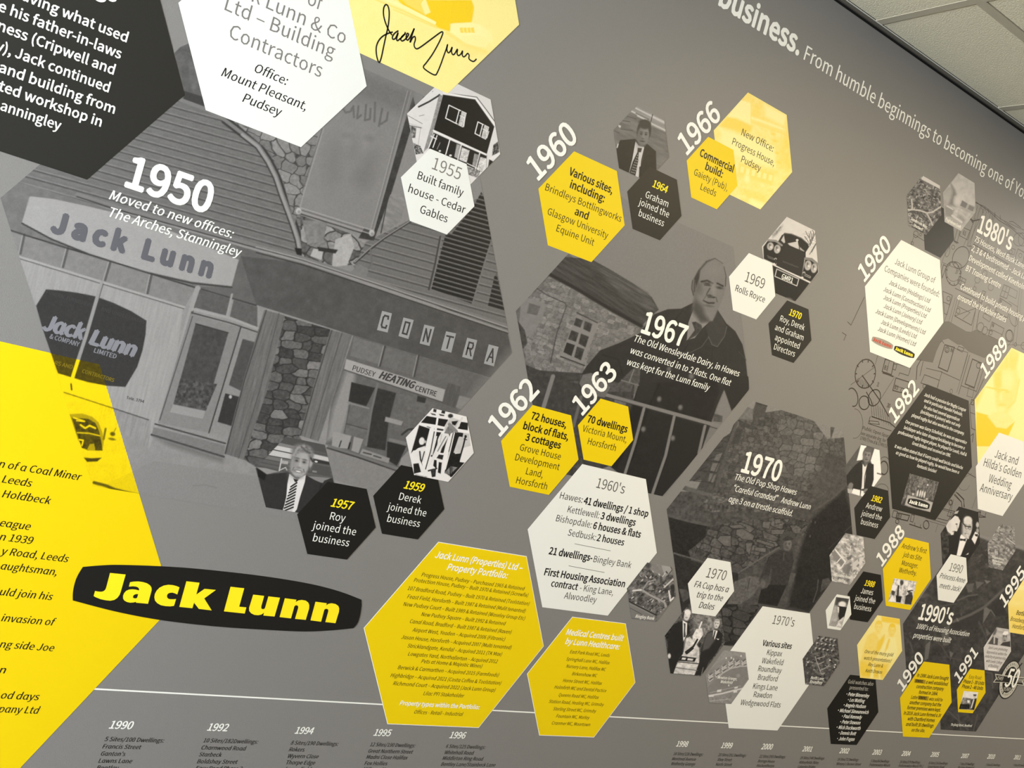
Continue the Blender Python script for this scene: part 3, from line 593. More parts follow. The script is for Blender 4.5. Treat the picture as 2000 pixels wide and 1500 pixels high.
def band_words(word, a0, a1, r, flip=1):
    n = len(word)
    for i, ch in enumerate(word):
        a = a0 + (a1 - a0) * (i + .5) / n; ra = math.radians(a)
        x = ecx + RX * r * math.cos(ra); z = ecz + RZ * r * math.sin(ra)
        tang = math.degrees(math.atan2(RZ * math.cos(ra), -RX * math.sin(ra)))
        if flip > 0: tang += 180
        ta = math.radians(tang); h = .0055
        bx0, bz0 = x + h * .5 * math.sin(ta), z - h * .5 * math.cos(ta)
        p0 = PX(np.array(bx0 - .0026 * math.cos(ta)), np.array(bz0 - .0026 * math.sin(ta))); p1 = PX(np.array(bx0 + .0026 * math.cos(ta)), np.array(bz0 + .0026 * math.sin(ta)))
        text(t, 'band_letter', MAT['ink'], 15, [('p', ch, float(p0[0]), float(p0[1]), float(p1[0]), float(p1[1]))], 0, 1.5, rot='free')
band_words('CELEBRATING', 155, 20, .80)
band_words('ANNIVERSARY', 205, 335, .80, -1)
text(t, 'numerals', MAT['paper'], 19, [('j4', '50', 385, 655, 600, 700)], .1, 2.2, tall=1.15)
text(t, 'word', MAT['silver'], 16, [('j4', 'YEARS', 365, 745, 510, 770)], 0, 1.5)

# ------------------------------------------------------------------ two more yellow panels
HX['y62'] = Y62; HX['y63'] = Y63
T['y62'] = hexpanel('y62', 'yellow', 6, 'yellow hexagon panel headed 72 houses under the slanted 1962')
T['y63'] = hexpanel('y63', 'yellow', 6, 'smaller yellow hexagon panel headed 70 dwellings under the slanted 1963')
tx('y62', 'bold_lettering', 'ink', [('g22', '72 houses,', 145, 268, 418, 345), ('g22', 'block of flats,', 83, 350, 435, 437), ('g22', '3 cottages', 100, 438, 375, 506)], bold=2.6)
tx('y62', 'lettering', 'ink', [('g22', 'Grove House', 55, 518, 375, 592), ('g22', 'Development', 20, 596, 365, 672), ('g22', 'Land,', 105, 703, 235, 733), ('g22', 'Horsforth', 28, 774, 268, 826)], bold=.4)
tx('y63', 'bold_lettering', 'ink', [('g22', '70 dwellings', 583, 295, 895, 380)], bold=2.6)
tx('y63', 'lettering', 'ink', [('g22', 'Victoria Mount,', 545, 368, 890, 458), ('g22', 'Horsforth', 587, 468, 805, 525)], bold=.4)
# ------------------------------------------------------------------ printed photographs: fine colour grids
HX['p57'] = P57; HX['p59'] = P59
RNG = np.random.RandomState(7)
_NT = RNG.rand(256, 256)
def vnoise(x, y):
    xi = np.floor(x).astype(int); yi = np.floor(y).astype(int); fx = x - xi; fy = y - yi
    fx = fx * fx * (3 - 2 * fx); fy = fy * fy * (3 - 2 * fy)
    g = lambda a, b: _NT[a & 255, b & 255]
    return (g(xi, yi) * (1 - fx) + g(xi + 1, yi) * fx) * (1 - fy) + (g(xi, yi + 1) * (1 - fx) + g(xi + 1, yi + 1) * fx) * fy
def fnoise(x, y, o=3):
    s = 0; a = 1; t = 0
    for k in range(o):
        s = s + a * vnoise(x * 2 ** k + 17 * k, y * 2 ** k + 31 * k); t += a; a *= .55
    return s / t * 2 - 1
PM = bpy.data.materials.new('photo_print'); PM.use_nodes = True
_nt = PM.node_tree; _b = _nt.nodes['Principled BSDF']; _b.inputs['Roughness'].default_value = WR; _b.inputs['Specular IOR Level'].default_value = 0.3
_a = _nt.nodes.new('ShaderNodeAttribute'); _a.attribute_name = 'Col'
_tc = _nt.nodes.new('ShaderNodeTexCoord'); _n = _nt.nodes.new('ShaderNodeTexNoise'); _n.inputs['Scale'].default_value = 700
_nt.links.new(_tc.outputs['Object'], _n.inputs['Vector'])
_r = _nt.nodes.new('ShaderNodeMapRange'); _r.inputs['To Min'].default_value = .9; _r.inputs['To Max'].default_value = 1.1
_nt.links.new(_n.outputs['Fac'], _r.inputs['Value'])
_m = _nt.nodes.new('ShaderNodeVectorMath'); _m.operation = 'SCALE'
_nt.links.new(_a.outputs['Color'], _m.inputs[0]); _nt.links.new(_r.outputs['Result'], _m.inputs['Scale'])
_nt.links.new(_m.outputs['Vector'], _b.inputs['Base Color'])
GL = np.array([lin(v) for v in GREY]); YEL = np.array([lin(v) for v in (232, 201, 4)])

class Pic:
    """a photograph printed on the vinyl; painted in tones 0..255, wl = the tone of the bare wall beside it"""
    def __init__(s, key=None, quad=None, wl=140, px=1.3, veil=30):
        if key:
            cx, cz, sz = HX[key]; s.c = (cx, cz)
            P = hexpts(key); a, b = PX(np.array([p[0] for p in P]), np.array([p[1] for p in P]))
            nv = int(max(np.hypot(a[0] - a[4], b[0] - b[4]), np.hypot(a[1] - a[3], b[1] - b[3])) / px) + 2
            nu = int(np.hypot(a[2] - a[5], b[2] - b[5]) / px) + 2
            v = np.linspace(-.8660254, .8660254, nv)[:, None]; u = np.linspace(-1, 1, nu)[None, :]
            hw = 1 - np.abs(v) / 1.7320508
            s.X = cx + sz * u * hw; s.Z = cz + sz * v + 0 * u
            s.rim = P
        else:
            q = wp(*quad); s.c = (sum(p[0] for p in q) / 4, sum(p[1] for p in q) / 4); s.rim = q
            q = np.array(q); a, b = PX(q[:, 0], q[:, 1])
            nu = int(np.hypot(a[1] - a[0], b[1] - b[0]) / px) + 2; nv = int(np.hypot(a[3] - a[0], b[3] - b[0]) / px) + 2
            u = np.linspace(0, 1, nu)[None, :, None]; v = np.linspace(0, 1, nv)[:, None, None]
            g = (q[3] * (1 - u) + q[2] * u) * (1 - v) + (q[0] * (1 - u) + q[1] * u) * v
            s.X = g[..., 0]; s.Z = g[..., 1]
        s.sh = s.X.shape
        U, V = PX(s.X.ravel(), s.Z.ravel()); s.U = U; s.V = V
        s.k = GL.mean() / lin(wl); s.veil = lin(veil); s.wl = wl
        s.G = np.full(len(U), float(wl)); s.r = 'p'; s.px = px
    def _pts(s, P): return np.array([rp(s.r, x, y) for x, y in P], float)
    def _sel(s, A, m):
        return np.where((s.U > A[:, 0].min() - m) & (s.U < A[:, 0].max() + m) & (s.V > A[:, 1].min() - m) & (s.V < A[:, 1].max() + m))[0]
    def _mask(s, P, soft):
        A = s._pts(P); i = s._sel(A, soft + 1)
        x = s.U[i]; y = s.V[i]; ins = np.zeros(len(i), bool); d = np.full(len(i), 1e9)
        for k in range(len(A)):
            (x0, y0), (x1, y1) = A[k - 1], A[k]
            dx, dy = x1 - x0, y1 - y0; L = dx * dx + dy * dy + 1e-12
            t = np.clip(((x - x0) * dx + (y - y0) * dy) / L, 0, 1)
            d = np.minimum(d, np.hypot(x - x0 - t * dx, y - y0 - t * dy))
            if dy != 0:
                c = ((y0 > y) != (y1 > y)); ins ^= c & (x < dx * (y - y0) / dy + x0)
        sd = np.where(ins, d, -d)
        return i, np.clip(sd / max(soft, .55 * s.px) * .5 + .5, 0, 1)
    def _put(s, i, m, g, a): s.G[i] += (g - s.G[i]) * m * a
    def fill(s, g): s.G[:] = g
    def poly(s, P, g, soft=.7, a=1.0, n=0, sc=6, st=(1, 1, 0)):
        """n = amplitude of grain, sc its size in pixels, st = stretch along/across at an angle"""
        i, m = s._mask(P, soft)
        gg = g
        if n: gg = g + n * s._nz(i, sc, st)
        s._put(i, m, gg, a)
    def _nz(s, i, sc, st, o=3):
        x = s.U[i]; y = s.V[i]; ca, sa = math.cos(math.radians(st[2])), math.sin(math.radians(st[2]))
        return fnoise((x * ca + y * sa) / (sc * st[0]) + 40, (-x * sa + y * ca) / (sc * st[1]) + 40, o)
    def line(s, P, w, g, soft=.6, a=1.0):
        A = s._pts(P); i = s._sel(A, w + soft + 1); x = s.U[i]; y = s.V[i]; d = np.full(len(i), 1e9)
        for k in range(1, len(A)):
            (x0, y0), (x1, y1) = A[k - 1], A[k]; dx, dy = x1 - x0, y1 - y0; L = dx * dx + dy * dy + 1e-12
            t = np.clip(((x - x0) * dx + (y - y0) * dy) / L, 0, 1); d = np.minimum(d, np.hypot(x - x0 - t * dx, y - y0 - t * dy))
        s._put(i, np.clip((w / 2 - d) / max(soft, .95 * s.px) + .5, 0, 1), g, a)
    def ell(s, cx, cy, rx, ry, ang, g, soft=.25, a=1.0):
        """soft ellipse; soft = share of the radius over which it fades"""
        (x0, y0) = rp(s.r, cx, cy); k = REG[s.r][2]; rx *= k; ry *= k; R = max(rx, ry) * (1 + soft) + 1
        i = np.where((abs(s.U - x0) < R) & (abs(s.V - y0) < R))[0]
        ca, sa = math.cos(math.radians(ang)), math.sin(math.radians(ang)); x = s.U[i] - x0; y = s.V[i] - y0
        q = np.hypot((x * ca + y * sa) / rx, (-x * sa + y * ca) / ry)
        s._put(i, np.clip((1 - q) / max(soft, .02) * .5 + .5, 0, 1), g, a)
    def grain(s, amp, sc=2.0, P=None, st=(1, 1, 0), o=2):
        if P is None: i = np.arange(len(s.U)); m = 1
        else: i, m = s._mask(P, 3)
        s.G[i] += amp * s._nz(i, sc, st, o) * m
    def stripes(s, P, slope, sp, g0, g1, duty=.2, soft=.7, a=1.0, off=0, g2=None):
        i, m = s._mask(P, soft); t = ((s.V[i] - slope * s.U[i] + off) / sp) % 1
        b = 1.1 * s.px / sp; k1 = np.clip((duty / 2 - np.abs((t - duty / 2 + .5) % 1 - .5)) / b + .5, 0, 1)
        g = g0 + 8 * (0.5 - t)
        if g2 is not None: k2 = np.clip((duty / 2 - np.abs((t - 1 + duty / 2 + .5) % 1 - .5)) / b + .5, 0, 1); g = g + (g2 - g) * k2
        g = g + (g1 - g) * k1
        s._put(i, m, g, a)
    def stones(s, P, w, h, ang, g0, g1, joint, jw=.12, soft=.8, n=10, seed=1):
        i, m = s._mask(P, soft); ca, sa = math.cos(math.radians(ang)), math.sin(math.radians(ang))
        x = (s.U[i] * ca + s.V[i] * sa) / w; y = (-s.U[i] * sa + s.V[i] * ca) / h
        x = x + .25 * fnoise(x * .9 + 9, y * .9, 2); y = y + .18 * fnoise(x * .9, y * .9 + 50, 2)
        xi = np.floor(x).astype(int); yi = np.floor(y).astype(int)
        b1 = np.full(len(i), 9.); b2 = np.full(len(i), 9.); v = np.zeros(len(i))
        for dx in (-1, 0, 1):
            for dy in (-1, 0, 1):
                a_, b_ = xi + dx, yi + dy
                jx = _NT[(a_ * 7 + seed) & 255, (b_ * 13) & 255]; jy = _NT[(b_ * 5) & 255, (a_ * 11 + seed) & 255]
                d = np.maximum(np.abs(a_ + .15 + .7 * jx - x), np.abs(b_ + .2 + .6 * jy - y)) * .6 + .4 * np.hypot(a_ + .15 + .7 * jx - x, b_ + .2 + .6 * jy - y)
                nv = _NT[(a_ * 3 + 50) & 255, (b_ * 17 + seed) & 255]
                c = d < b1; b2 = np.where(c, b1, np.minimum(b2, d)); v = np.where(c, nv, v); b1 = np.where(c, d, b1)
        e = b2 - b1
        g = g0 + (g1 - g0) * v + n * s._nz(i, 4, (1, 1, 0)); g = np.where(e < jw, joint + (g - joint) * (e / jw) ** 2, g)
        s._put(i, m, g, 1)
    def face(s, cx, cy, w, h, ang, sk=150, dk=70, hair=None, smile=False):
        """small portrait head: skull, hair, eye sockets, nose, mouth, shaded side; w,h half sizes"""
        ca, sa = math.cos(math.radians(ang)), math.sin(math.radians(ang))
        q = lambda u, v: (cx + u * w * ca - v * h * sa, cy + u * w * sa + v * h * ca)
        if hair is not None: s.ell(*q(0, -.28), w * 1.12, h * .86, ang, hair, .1)
        s.ell(*q(0, .05), w * .93, h * .95, ang, sk, .12)
        s.ell(*q(-.6, .1), w * .4, h * .75, ang, sk - 30, .9, .6); s.ell(*q(.2, -.35), w * .5, h * .35, ang, sk + 14, .9, .6)
        if hair is not None: s.ell(*q(0, -.86), w * .85, h * .3, ang, hair, .25)
        for e in (-.38, .38):
            s.ell(*q(e, -.12), w * .24, h * .11, ang, dk + 28, .7, .8); s.ell(*q(e, -.1), w * .13, h * .05, ang, dk - 10, .6); s.ell(*q(e, -.27), w * .25, h * .045, ang, dk + 10, .7, .8)
        s.ell(*q(.05, .12), w * .1, h * .24, ang, sk + 18, .8, .7); s.ell(*q(-.02, .3), w * .2, h * .06, ang, sk - 45, .8, .8)
        s.ell(*q(0, .53), w * .36, h * .07, ang, dk, .6, .85)
        if smile: s.ell(*q(0, .54), w * .27, h * .045, ang, 235, .4)
        s.ell(*q(0, .85), w * .5, h * .14, ang, sk - 25, .9, .6)
    def done(s, name, label, lev, parent=None, duo=None, cat='photograph', tint=(1, 1, 1.03)):
        G = np.clip(s.G, 4, 252) / 255.0
        L = np.where(G <= .04045, G / 12.92, ((G + .055) / 1.055) ** 2.4)
        if duo is None:
            A = np.clip(s.k * (L - s.veil) / (1 - s.veil / lin(s.wl)), .006, .86)
            C = A[:, None] * np.array(tint) * (GL / GL.mean())
        else:
            t = G[:, None]; C = duo[0] * (1 - t) + duo[1] * t
        if hasattr(s, 'over'): C = s.over(C, L)
        ox, oz = s.c
        if parent is None: t = thing(name, label, cat, ox, oz, lev)
        else: t = parent; ox, oz = t.location.x, t.location.z
        nv, nu = s.sh; n = nv * nu
        co_ = np.stack([s.X.ravel() - ox, np.full(n, ypos(lev)), s.Z.ravel() - oz], 1).astype(np.float32)
        r = np.arange(nv - 1)[:, None] * nu + np.arange(nu - 1)[None, :]
        f = np.stack([r, r + 1, r + nu + 1, r + nu], -1).reshape(-1, 4).astype(np.int32)
        me = bpy.data.meshes.new('print'); me.vertices.add(n); me.vertices.foreach_set('co', co_.ravel())
        me.loops.add(f.size); me.loops.foreach_set('vertex_index', f.ravel()); me.polygons.add(len(f))
        me.polygons.foreach_set('loop_start', np.arange(0, f.size, 4, dtype=np.int32)); me.polygons.foreach_set('loop_total', np.full(len(f), 4, dtype=np.int32))
        me.update(calc_edges=True)
        ca = me.color_attributes.new('Col', 'FLOAT_COLOR', 'POINT')
        ca.data.foreach_set('color', np.concatenate([C, np.ones((n, 1))], 1).astype(np.float32).ravel())
        link('print', me, PM, t)
        if parent is None:
            y = ypos(lev); P = s.rim; m = len(P)      # the thin edge of the vinyl under the print
            V = [(x - ox, y + q, z - oz) for q in (.00001, .00005) for x, z in P]
            mesh('backing', V, [(i, (i + 1) % m, m + (i + 1) % m, m + i) for i in range(m)] + [tuple(range(m, 2 * m))], MAT['lead'], t)
        return t
# ---- the shop front (1950)
s = Pic('store', wl=143, px=1.5, veil=8)
W_ = s.wl
s.poly([(-5, 395), (38, 356), (225, 410), (500, 487), (590, 505), (725, 550), (990, 643), (1000, 690), (955, 745), (905, 900), (700, 960), (300, 900), (180, 960), (90, 660)], 150, n=6, sc=10)
# board cladding
for Pn in ([(340, 180), (560, 240), (600, 510), (225, 410), (30, 356), (90, 300), (170, 345)], [(700, 480), (800, 430), (960, 380), (1000, 650), (725, 552), (690, 520)]):
    s.stripes(Pn, .275, 16.5, 116, 84, .17, g2=132)
s.grain(7, 3, [(340, 180), (560, 240), (600, 510), (225, 410), (30, 356), (90, 300)], (4, 1, 15))
s.poly([(352, 92), (372, 83), (398, 200), (352, 195), (340, 104)], 100, n=22, sc=14)
s.poly([(355, 176), (400, 190), (402, 214), (360, 200)], 66)
# pipe
pipe = [(350, 194), (400, 212), (440, 235), (475, 262), (505, 285), (525, 315), (540, 345), (551, 378), (563, 410), (574, 440), (583, 468), (587, 492)]
s.line(pipe[2:], 16, 62); s.line(pipe, 7, 128); s.line([(x - 2, y + 1) for x, y in pipe[3:]], 6, 156)
s.poly([(575, 484), (596, 486), (597, 497), (580, 498)], 40)
# rubble behind the pipe
s.stones([(455, 235), (480, 250), (622, 258), (600, 360), (583, 412), (575, 440), (555, 360), (530, 300)], 26, 20, 20, 120, 152, 70, .1, n=16)
s.stones([(586, 420), (700, 462), (716, 470), (693, 517), (640, 520), (590, 505)], 30, 22, 25, 90, 168, 62, .12, n=22, seed=5)
s.poly([(590, 430), (640, 432), (632, 470), (600, 478)], 132, n=20, sc=8); s.poly([(655, 468), (685, 456), (692, 482), (678, 518), (648, 522), (650, 500)], 178, n=12, sc=6); s.poly([(612, 486), (632, 488), (628, 508), (606, 500)], 184, n=8)
s.poly([(620, 482), (660, 488), (655, 495), (622, 490)], 52)
# billboard
s.poly([(812, 172), (830, 190), (800, 260), (765, 375), (730, 470), (700, 465), (752, 375), (790, 240)], 62, n=14, sc=8)
s.poly([(762, 380), (785, 378), (792, 400), (782, 432), (745, 458), (740, 452), (752, 410)], 140, n=22, sc=8, st=(1, 3, -60)); s.line([(758, 385), (744, 455)], 2, 60)
s.poly([(700, 132), (830, 186), (812, 210), (804, 178), (752, 375), (730, 452), (587, 408), (592, 375), (631, 250)], 138, n=3, sc=20)
s.poly([(700, 132), (808, 178), (793, 225), (690, 190)], 120, soft=14, n=4, sc=9)
for o, g, w in ((0, 150, 1.2), (4, 108, 1.0), (7, 158, 1.4)): s.line([(803 - o, 178), (751 - o, 375), (730 - o, 450)], w, g)
for o, g, w in ((0, 165, 2), (4, 95, 1.4), (8, 160, 2.2), (12, 60, 2)): s.line([(588, 406 + o), (728, 450 + o)], w, g)
s.line([(632, 252), (594, 375), (586, 405)], 2, 158); s.line([(629, 252), (590, 375)], 1.2, 100)
for x, y in ((583, 412), (726, 455)): s.ell(x, y, 5.5, 6.5, 0, 190, .2); s.ell(x + 1, y + 2, 3, 3, 0, 150, .4)
s.r = 'g01'
for P_ in ([(680, 850), (700, 880), (740, 870), (750, 845)], [(760, 830), (765, 915)], [(800, 830), (790, 925), (820, 900)], [(860, 820), (850, 940), (890, 930), (895, 850)], [(930, 800), (925, 950)], [(985, 850), (960, 985)], [(1030, 880), (1020, 940), (975, 970)]):
    s.line(P_, 4, 100, a=.75, soft=2)
for cx, cy, rx, ry, g in ((720, 1065, 32, 22, 100), (880, 1085, 30, 24, 98), (720, 1100, 40, 60, 150), (860, 1130, 44, 66, 148), (610, 1230, 70, 130, 126), (760, 1160, 40, 90, 128), (870, 1300, 60, 120, 124), (830, 1400, 70, 70, 122), (600, 1380, 60, 90, 128)): s.ell(cx, cy, rx, ry, 10, g, .9, .8)
s.r = 'g11'
s.line([(1210, 225), (1000, 360), (900, 440), (770, 552)], 5, 62); s.line([(1200, 228), (1000, 355), (890, 438), (770, 548)], 2.2, 148)
s.line([(895, 450), (905, 560), (860, 620)], 4, 110); s.poly([(800, 560), (880, 600), (860, 680), (720, 650)], 128, n=8)
s.line([(1440, 350), (1400, 560), (1350, 760)], 4, 74); s.line([(1450, 350), (1410, 560), (1365, 760)], 1.6, 130)
s.stripes([(1478, 340), (1530, 325), (1700, 110), (1760, 0), (1790, 60), (1842, 370), (1690, 875), (1370, 755)], .285, 9.3, 40, 112, .3)
s.stripes([(1880, 640), (1940, 925), (1812, 888), (1862, 660)], .285, 9.3, 44, 105, .3)
s.line([(1842, 370), (1765, 620), (1690, 875)], 3, 120)
# gutter and fascia
s.r = 'p'
fas = [(-5, 388), (38, 356), (225, 412), (500, 490), (590, 512), (725, 560), (990, 650), (1000, 690), (962, 739), (905, 722), (690, 655), (500, 595), (382, 561), (20, 449)]
s.poly(fas, 104, n=9, sc=22); s.poly([(-5, 388), (38, 356), (225, 412), (460, 480), (470, 500), (440, 560), (382, 561), (20, 449)], 118, n=8, sc=10)
s.poly([(470, 500), (590, 514), (725, 562), (992, 652), (1000, 690), (962, 739), (905, 722), (690, 655), (500, 595)], 88, n=9, sc=14)
gut = [(150, 384), (225, 408), (500, 484), (590, 508), (725, 552), (992, 642)]
s.line([(x, y - 5) for x, y in gut], 6, 128); s.line(gut, 2, 60); s.line([(x, y - 2) for x, y in gut[2:]], 2.4, 160); s.line([(x, y + 5) for x, y in gut[2:]], 2, 150); s.line([(x, y + 9) for x, y in gut[2:]], 2, 60)
# pale sign board
s.r = 'g10'
s.poly([(232, 33), (420, 55), (700, 115), (950, 175), (1250, 270), (1865, 530), (1810, 735), (1500, 700), (1100, 610), (700, 480), (400, 360), (172, 238)], 168, n=4, sc=12)
s.line([(172, 245), (400, 368), (700, 490), (1100, 620), (1500, 712), (1810, 745)], 3, 66)
# transom lights and curtain of the first window
s.poly([(80, 300), (1530, 745), (1440, 905), (150, 500)], 136, n=9, sc=9)
s.poly([(150, 505), (800, 700), (1430, 900), (1350, 1500), (1160, 2020), (1180, 1780), (500, 1560), (420, 1300)], 163)
s.grain(9, 5, [(150, 505), (1430, 900), (1160, 2020), (500, 1560)], (.6, 8, 14))
for a_, b_ in (((190, 335), (160, 480)), ((530, 440), (492, 585)), ((862, 548), (820, 690)), ((1185, 640), (1152, 790))): s.line([a_, b_], 5, 92); s.line([(a_[0] - 14, a_[1]), (b_[0] - 14, b_[1])], 2, 160)
s.line([(80, 300), (400, 400), (860, 540), (1530, 748), (2000, 885)], 3, 66)
s.line([(150, 505), (790, 700), (1440, 900)], 4, 170); s.line([(150, 520), (790, 716), (1435, 912)], 1.6, 84)
# barrel sign in the window
s.r = 'j5'
s.poly([(130, 65), (250, 75), (400, 95), (550, 125), (700, 180), (850, 250), (978, 330), (970, 450), (945, 580), (900, 720), (800, 890), (640, 880), (480, 850), (230, 775), (100, 400), (45, 205)], 60, n=4, sc=5)
s.line([(600, 10), (560, 140), (470, 450), (395, 680), (335, 870), (335, 920)], 7, 156); s.line([(612, 20), (580, 130)], 1.5, 80)
s.r = 'g20'
s.line([(500, 65), (880, 188), (1160, 280)], 2, 78); s.line([(555, 0), (560, 45)], 3, 60)
s.grain(8, 5, [(480, -20), (840, 10), (870, 175), (505, 60)], (.7, 6, 14))
# door and frames
s.r = 'g10'
s.line([(1545, 752), (1440, 1120), (1330, 1500)], 11, 160); s.line([(1500, 940), (1410, 1260), (1350, 1500)], 4, 84); s.line([(1570, 760), (1500, 960)], 2, 90)
s.poly([(1560, 762), (1800, 835), (1765, 965), (1515, 900)], 96, n=8, sc=6); s.poly([(1825, 842), (2010, 895), (2010, 1065), (1795, 975)], 98, n=8, sc=6)
s.line([(1812, 800), (1770, 980)], 4, 160); s.line([(1505, 915), (1800, 985), (2010, 1065)], 5, 165); s.line([(1505, 945), (1790, 1020), (2010, 1095)], 2.5, 70)
s.r = 'p'
s.poly([(372, 612), (470, 640), (408, 845), (308, 826)], 138, n=4); s.poly([(470, 640), (520, 655), (465, 858), (408, 845)], 146, n=4)
s.line([(470, 640), (408, 845)], 2.5, 64); s.line([(376, 618), (312, 820)], 2, 84)
s.poly([(382, 632), (446, 650), (402, 802), (339, 789)], 76, n=12, sc=7)
s.poly([(352, 740), (424, 750), (402, 802), (339, 789)], 82, n=38, sc=5); s.line([(382, 632), (446, 650)], 2, 56)
s.poly([(474, 662), (512, 672), (480, 768), (447, 752)], 82, n=8); s.poly([(440, 768), (467, 775), (452, 832), (425, 824)], 58, n=5); s.ell(450, 775, 3, 3.5, 0, 190, .3)
s.poly([(338, 790), (401, 803), (396, 818), (332, 805)], 158)
s.line([(303, 828), (440, 866)], 3, 70); s.line([(296, 849), (437, 892)], 4, 62); s.poly([(300, 834), (440, 870), (437, 890), (297, 846)], 128, n=7, sc=5)
s.poly([(300, 852), (436, 895), (434, 903), (330, 870)], 112, soft=6)
# timber posts and stone pier
s.poly([(516, 605), (556, 616), (522, 760), (476, 898), (438, 886), (476, 740)], 112, n=16, sc=5, st=(.5, 7, 15))
s.line([(520, 606), (478, 740), (440, 886)], 2, 66); s.line([(545, 612), (508, 760), (466, 895)], 1.5, 80)
s.stones([(556, 617), (647, 644), (612, 756), (585, 852), (600, 880), (500, 912), (476, 897), (522, 760)], 29, 17, 8, 66, 136, 52, .13, n=18, seed=9)
s.poly([(645, 644), (688, 654), (646, 790), (622, 862), (585, 850), (612, 755)], 116, n=16, sc=5, st=(.5, 7, 15)); s.line([(648, 645), (614, 756), (587, 850)], 2, 66); s.line([(668, 650), (630, 775), (606, 856)], 1.5, 84)
# second window
s.poly([(690, 655), (905, 722), (962, 740), (900, 940), (782, 915), (636, 868), (646, 790)], 106, n=8, sc=8)
s.poly([(692, 658), (750, 676), (742, 712), (684, 695)], 120, n=8); s.poly([(754, 678), (816, 697), (808, 734), (745, 714)], 112, n=8); s.poly([(820, 700), (900, 724), (892, 760), (812, 735)], 108, n=8)
for a_, b_ in (((752, 676), (742, 715)), ((818, 694), (809, 735))): s.line([a_, b_], 3, 70); s.line([(a_[0] - 3, a_[1]), (b_[0] - 3, b_[1])], 1.5, 160)
s.poly([(676, 724), (694, 728), (690, 770), (668, 850), (637, 862), (650, 800)], 152, soft=5)
s.r = 'g21'
s.poly([(745, -15), (930, 30), (862, 172), (722, 135)], 52, n=5); s.poly([(720, 160), (890, 200), (860, 480), (700, 400)], 112, n=12, sc=7); s.line([(715, 145), (880, 190)], 3, 140)
s.line([(735, 160), (690, 380)], 1.5, 84); s.line([(705, 310), (870, 355)], 1.6, 70)
s.poly([(945, 30), (1095, 70), (1035, 300), (1010, 520), (860, 490), (900, 240)], 58, n=8, sc=6); s.line([(950, 0), (900, 220), (860, 480)], 4, 120)
s.poly([(1110, 70), (1455, 160), (1330, 420), (1040, 330)], 108, n=13, sc=6); s.poly([(1262, 90), (1330, 110), (1320, 150), (1255, 135)], 58)
s.poly([(1012, 255), (1148, 292), (1135, 325), (1005, 292)], 156); s.line([(1140, 395), (1190, 355), (1260, 350)], 4, 60); s.poly([(1040, 420), (1180, 455), (1170, 480), (1035, 445)], 128)
s.poly([(1025, 448), (1175, 485), (1120, 600), (1100, 640), (1020, 590)], 50, n=4); s.poly([(1190, 520), (1250, 560), (1220, 660), (1115, 640), (1135, 580)], 150)
s.poly([(602, 370), (745, 405), (715, 505), (590, 495)], 160, n=3); s.line([(665, 445), (650, 490)], 2.4, 56); s.line([(735, 460), (722, 505)], 3, 46); s.poly([(765, 410), (838, 432), (800, 540), (745, 520)], 158)
s.poly([(830, 505), (1045, 580), (1035, 618), (810, 548)], 150); s.line([(840, 535), (900, 550)], 2.5, 70); s.line([(920, 560), (975, 577)], 2.5, 70)
s.poly([(560, 470), (1105, 655), (1100, 672), (700, 545), (560, 500)], 120); s.line([(555, 500), (800, 575), (1100, 680)], 3, 62)
s.poly([(550, 505), (1100, 685), (1000, 900), (760, 800), (590, 740)], 140, n=5, soft=2)
s.poly([(1500, -10), (1600, 20), (1560, 190), (1450, 150)], 92, n=12, sc=4, st=(.5, 5, 15)); s.poly([(1590, 90), (1720, 125), (1660, 220), (1560, 180)], 138)
s.r = 'p'
s.poly([(676, 701), (869.5, 761), (864, 784.5), (672, 721)], 172); s.line([(672, 722), (864, 786)], 1.5, 70)
# pavement fades into the bare wall
s.poly([(90, 905), (182, 950), (335, 978), (560, 1010), (640, 1040), (900, 900), (1100, 1100), (500, 1300), (100, 1300)], W_, soft=40)
s.poly([(910, 800), (1000, 690), (1100, 900), (800, 1100), (850, 950)], W_, soft=22)
s.poly([(290, 905), (650, 1000), (640, 1060), (330, 980)], W_, soft=40, a=.6)
s.r = 'g20'
s.line([(735, 770), (830, 795), (900, 825), (1000, 850), (1085, 870)], 6, 70, soft=2); s.line([(1085, 868), (1200, 890), (1330, 910)], 1.6, 110, soft=2)
s.line([(1510, 795), (1600, 788), (1690, 810)], 2, 130, soft=3)
# parked car
s.poly([(540, 235), (640, 230), (720, 255), (770, 300), (800, 380), (812, 440), (800, 522), (680, 520), (610, 440)], 112)
s.poly([(560, 262), (690, 272), (745, 305), (775, 370), (795, 470), (800, 520), (745, 518), (735, 465), (700, 470), (680, 512), (640, 500), (600, 388)], 62, n=18, sc=5)
s.line([(575, 262), (660, 292), (600, 285)], 3, 150); s.line([(630, 320), (665, 345), (700, 325), (745, 345)], 3.5, 150); s.line([(605, 380), (700, 385), (780, 405)], 2.5, 140); s.line([(620, 435), (650, 440), (640, 480)], 3, 150)
s.poly([(640, 530), (700, 545), (860, 540), (845, 580), (700, 575)], 150); s.poly([(655, 575), (720, 580), (795, 575), (760, 605), (680, 608)], 60)
s.line([(825, 350), (810, 430)], 4, 84); s.ell(880, 390, 20, 16, 10, 70, .3); s.ell(875, 430, 28, 10, 10, 84, .4); s.line([(905, 345), (890, 375)], 1.5, 100)
s.r = 'p'
s.grain(5, 2.2)
hy = hexpts('ybig')
def over_yellow(C, L):
    P = s.r; m = np.zeros(len(s.U)); X = s.X.ravel(); Z = s.Z.ravel()
    cx, cz, r = HX['ybig']; u = np.abs(X - cx) / r; v = np.abs(Z - cz) / r
    m = ((v < .8660254) & (u + v / 1.7320508 < 1))[:, None]
    f = np.clip((L - lin(40)) / (lin(152) - lin(40)), .05, 1.0)[:, None]
    return np.where(m, YEL * f, C)
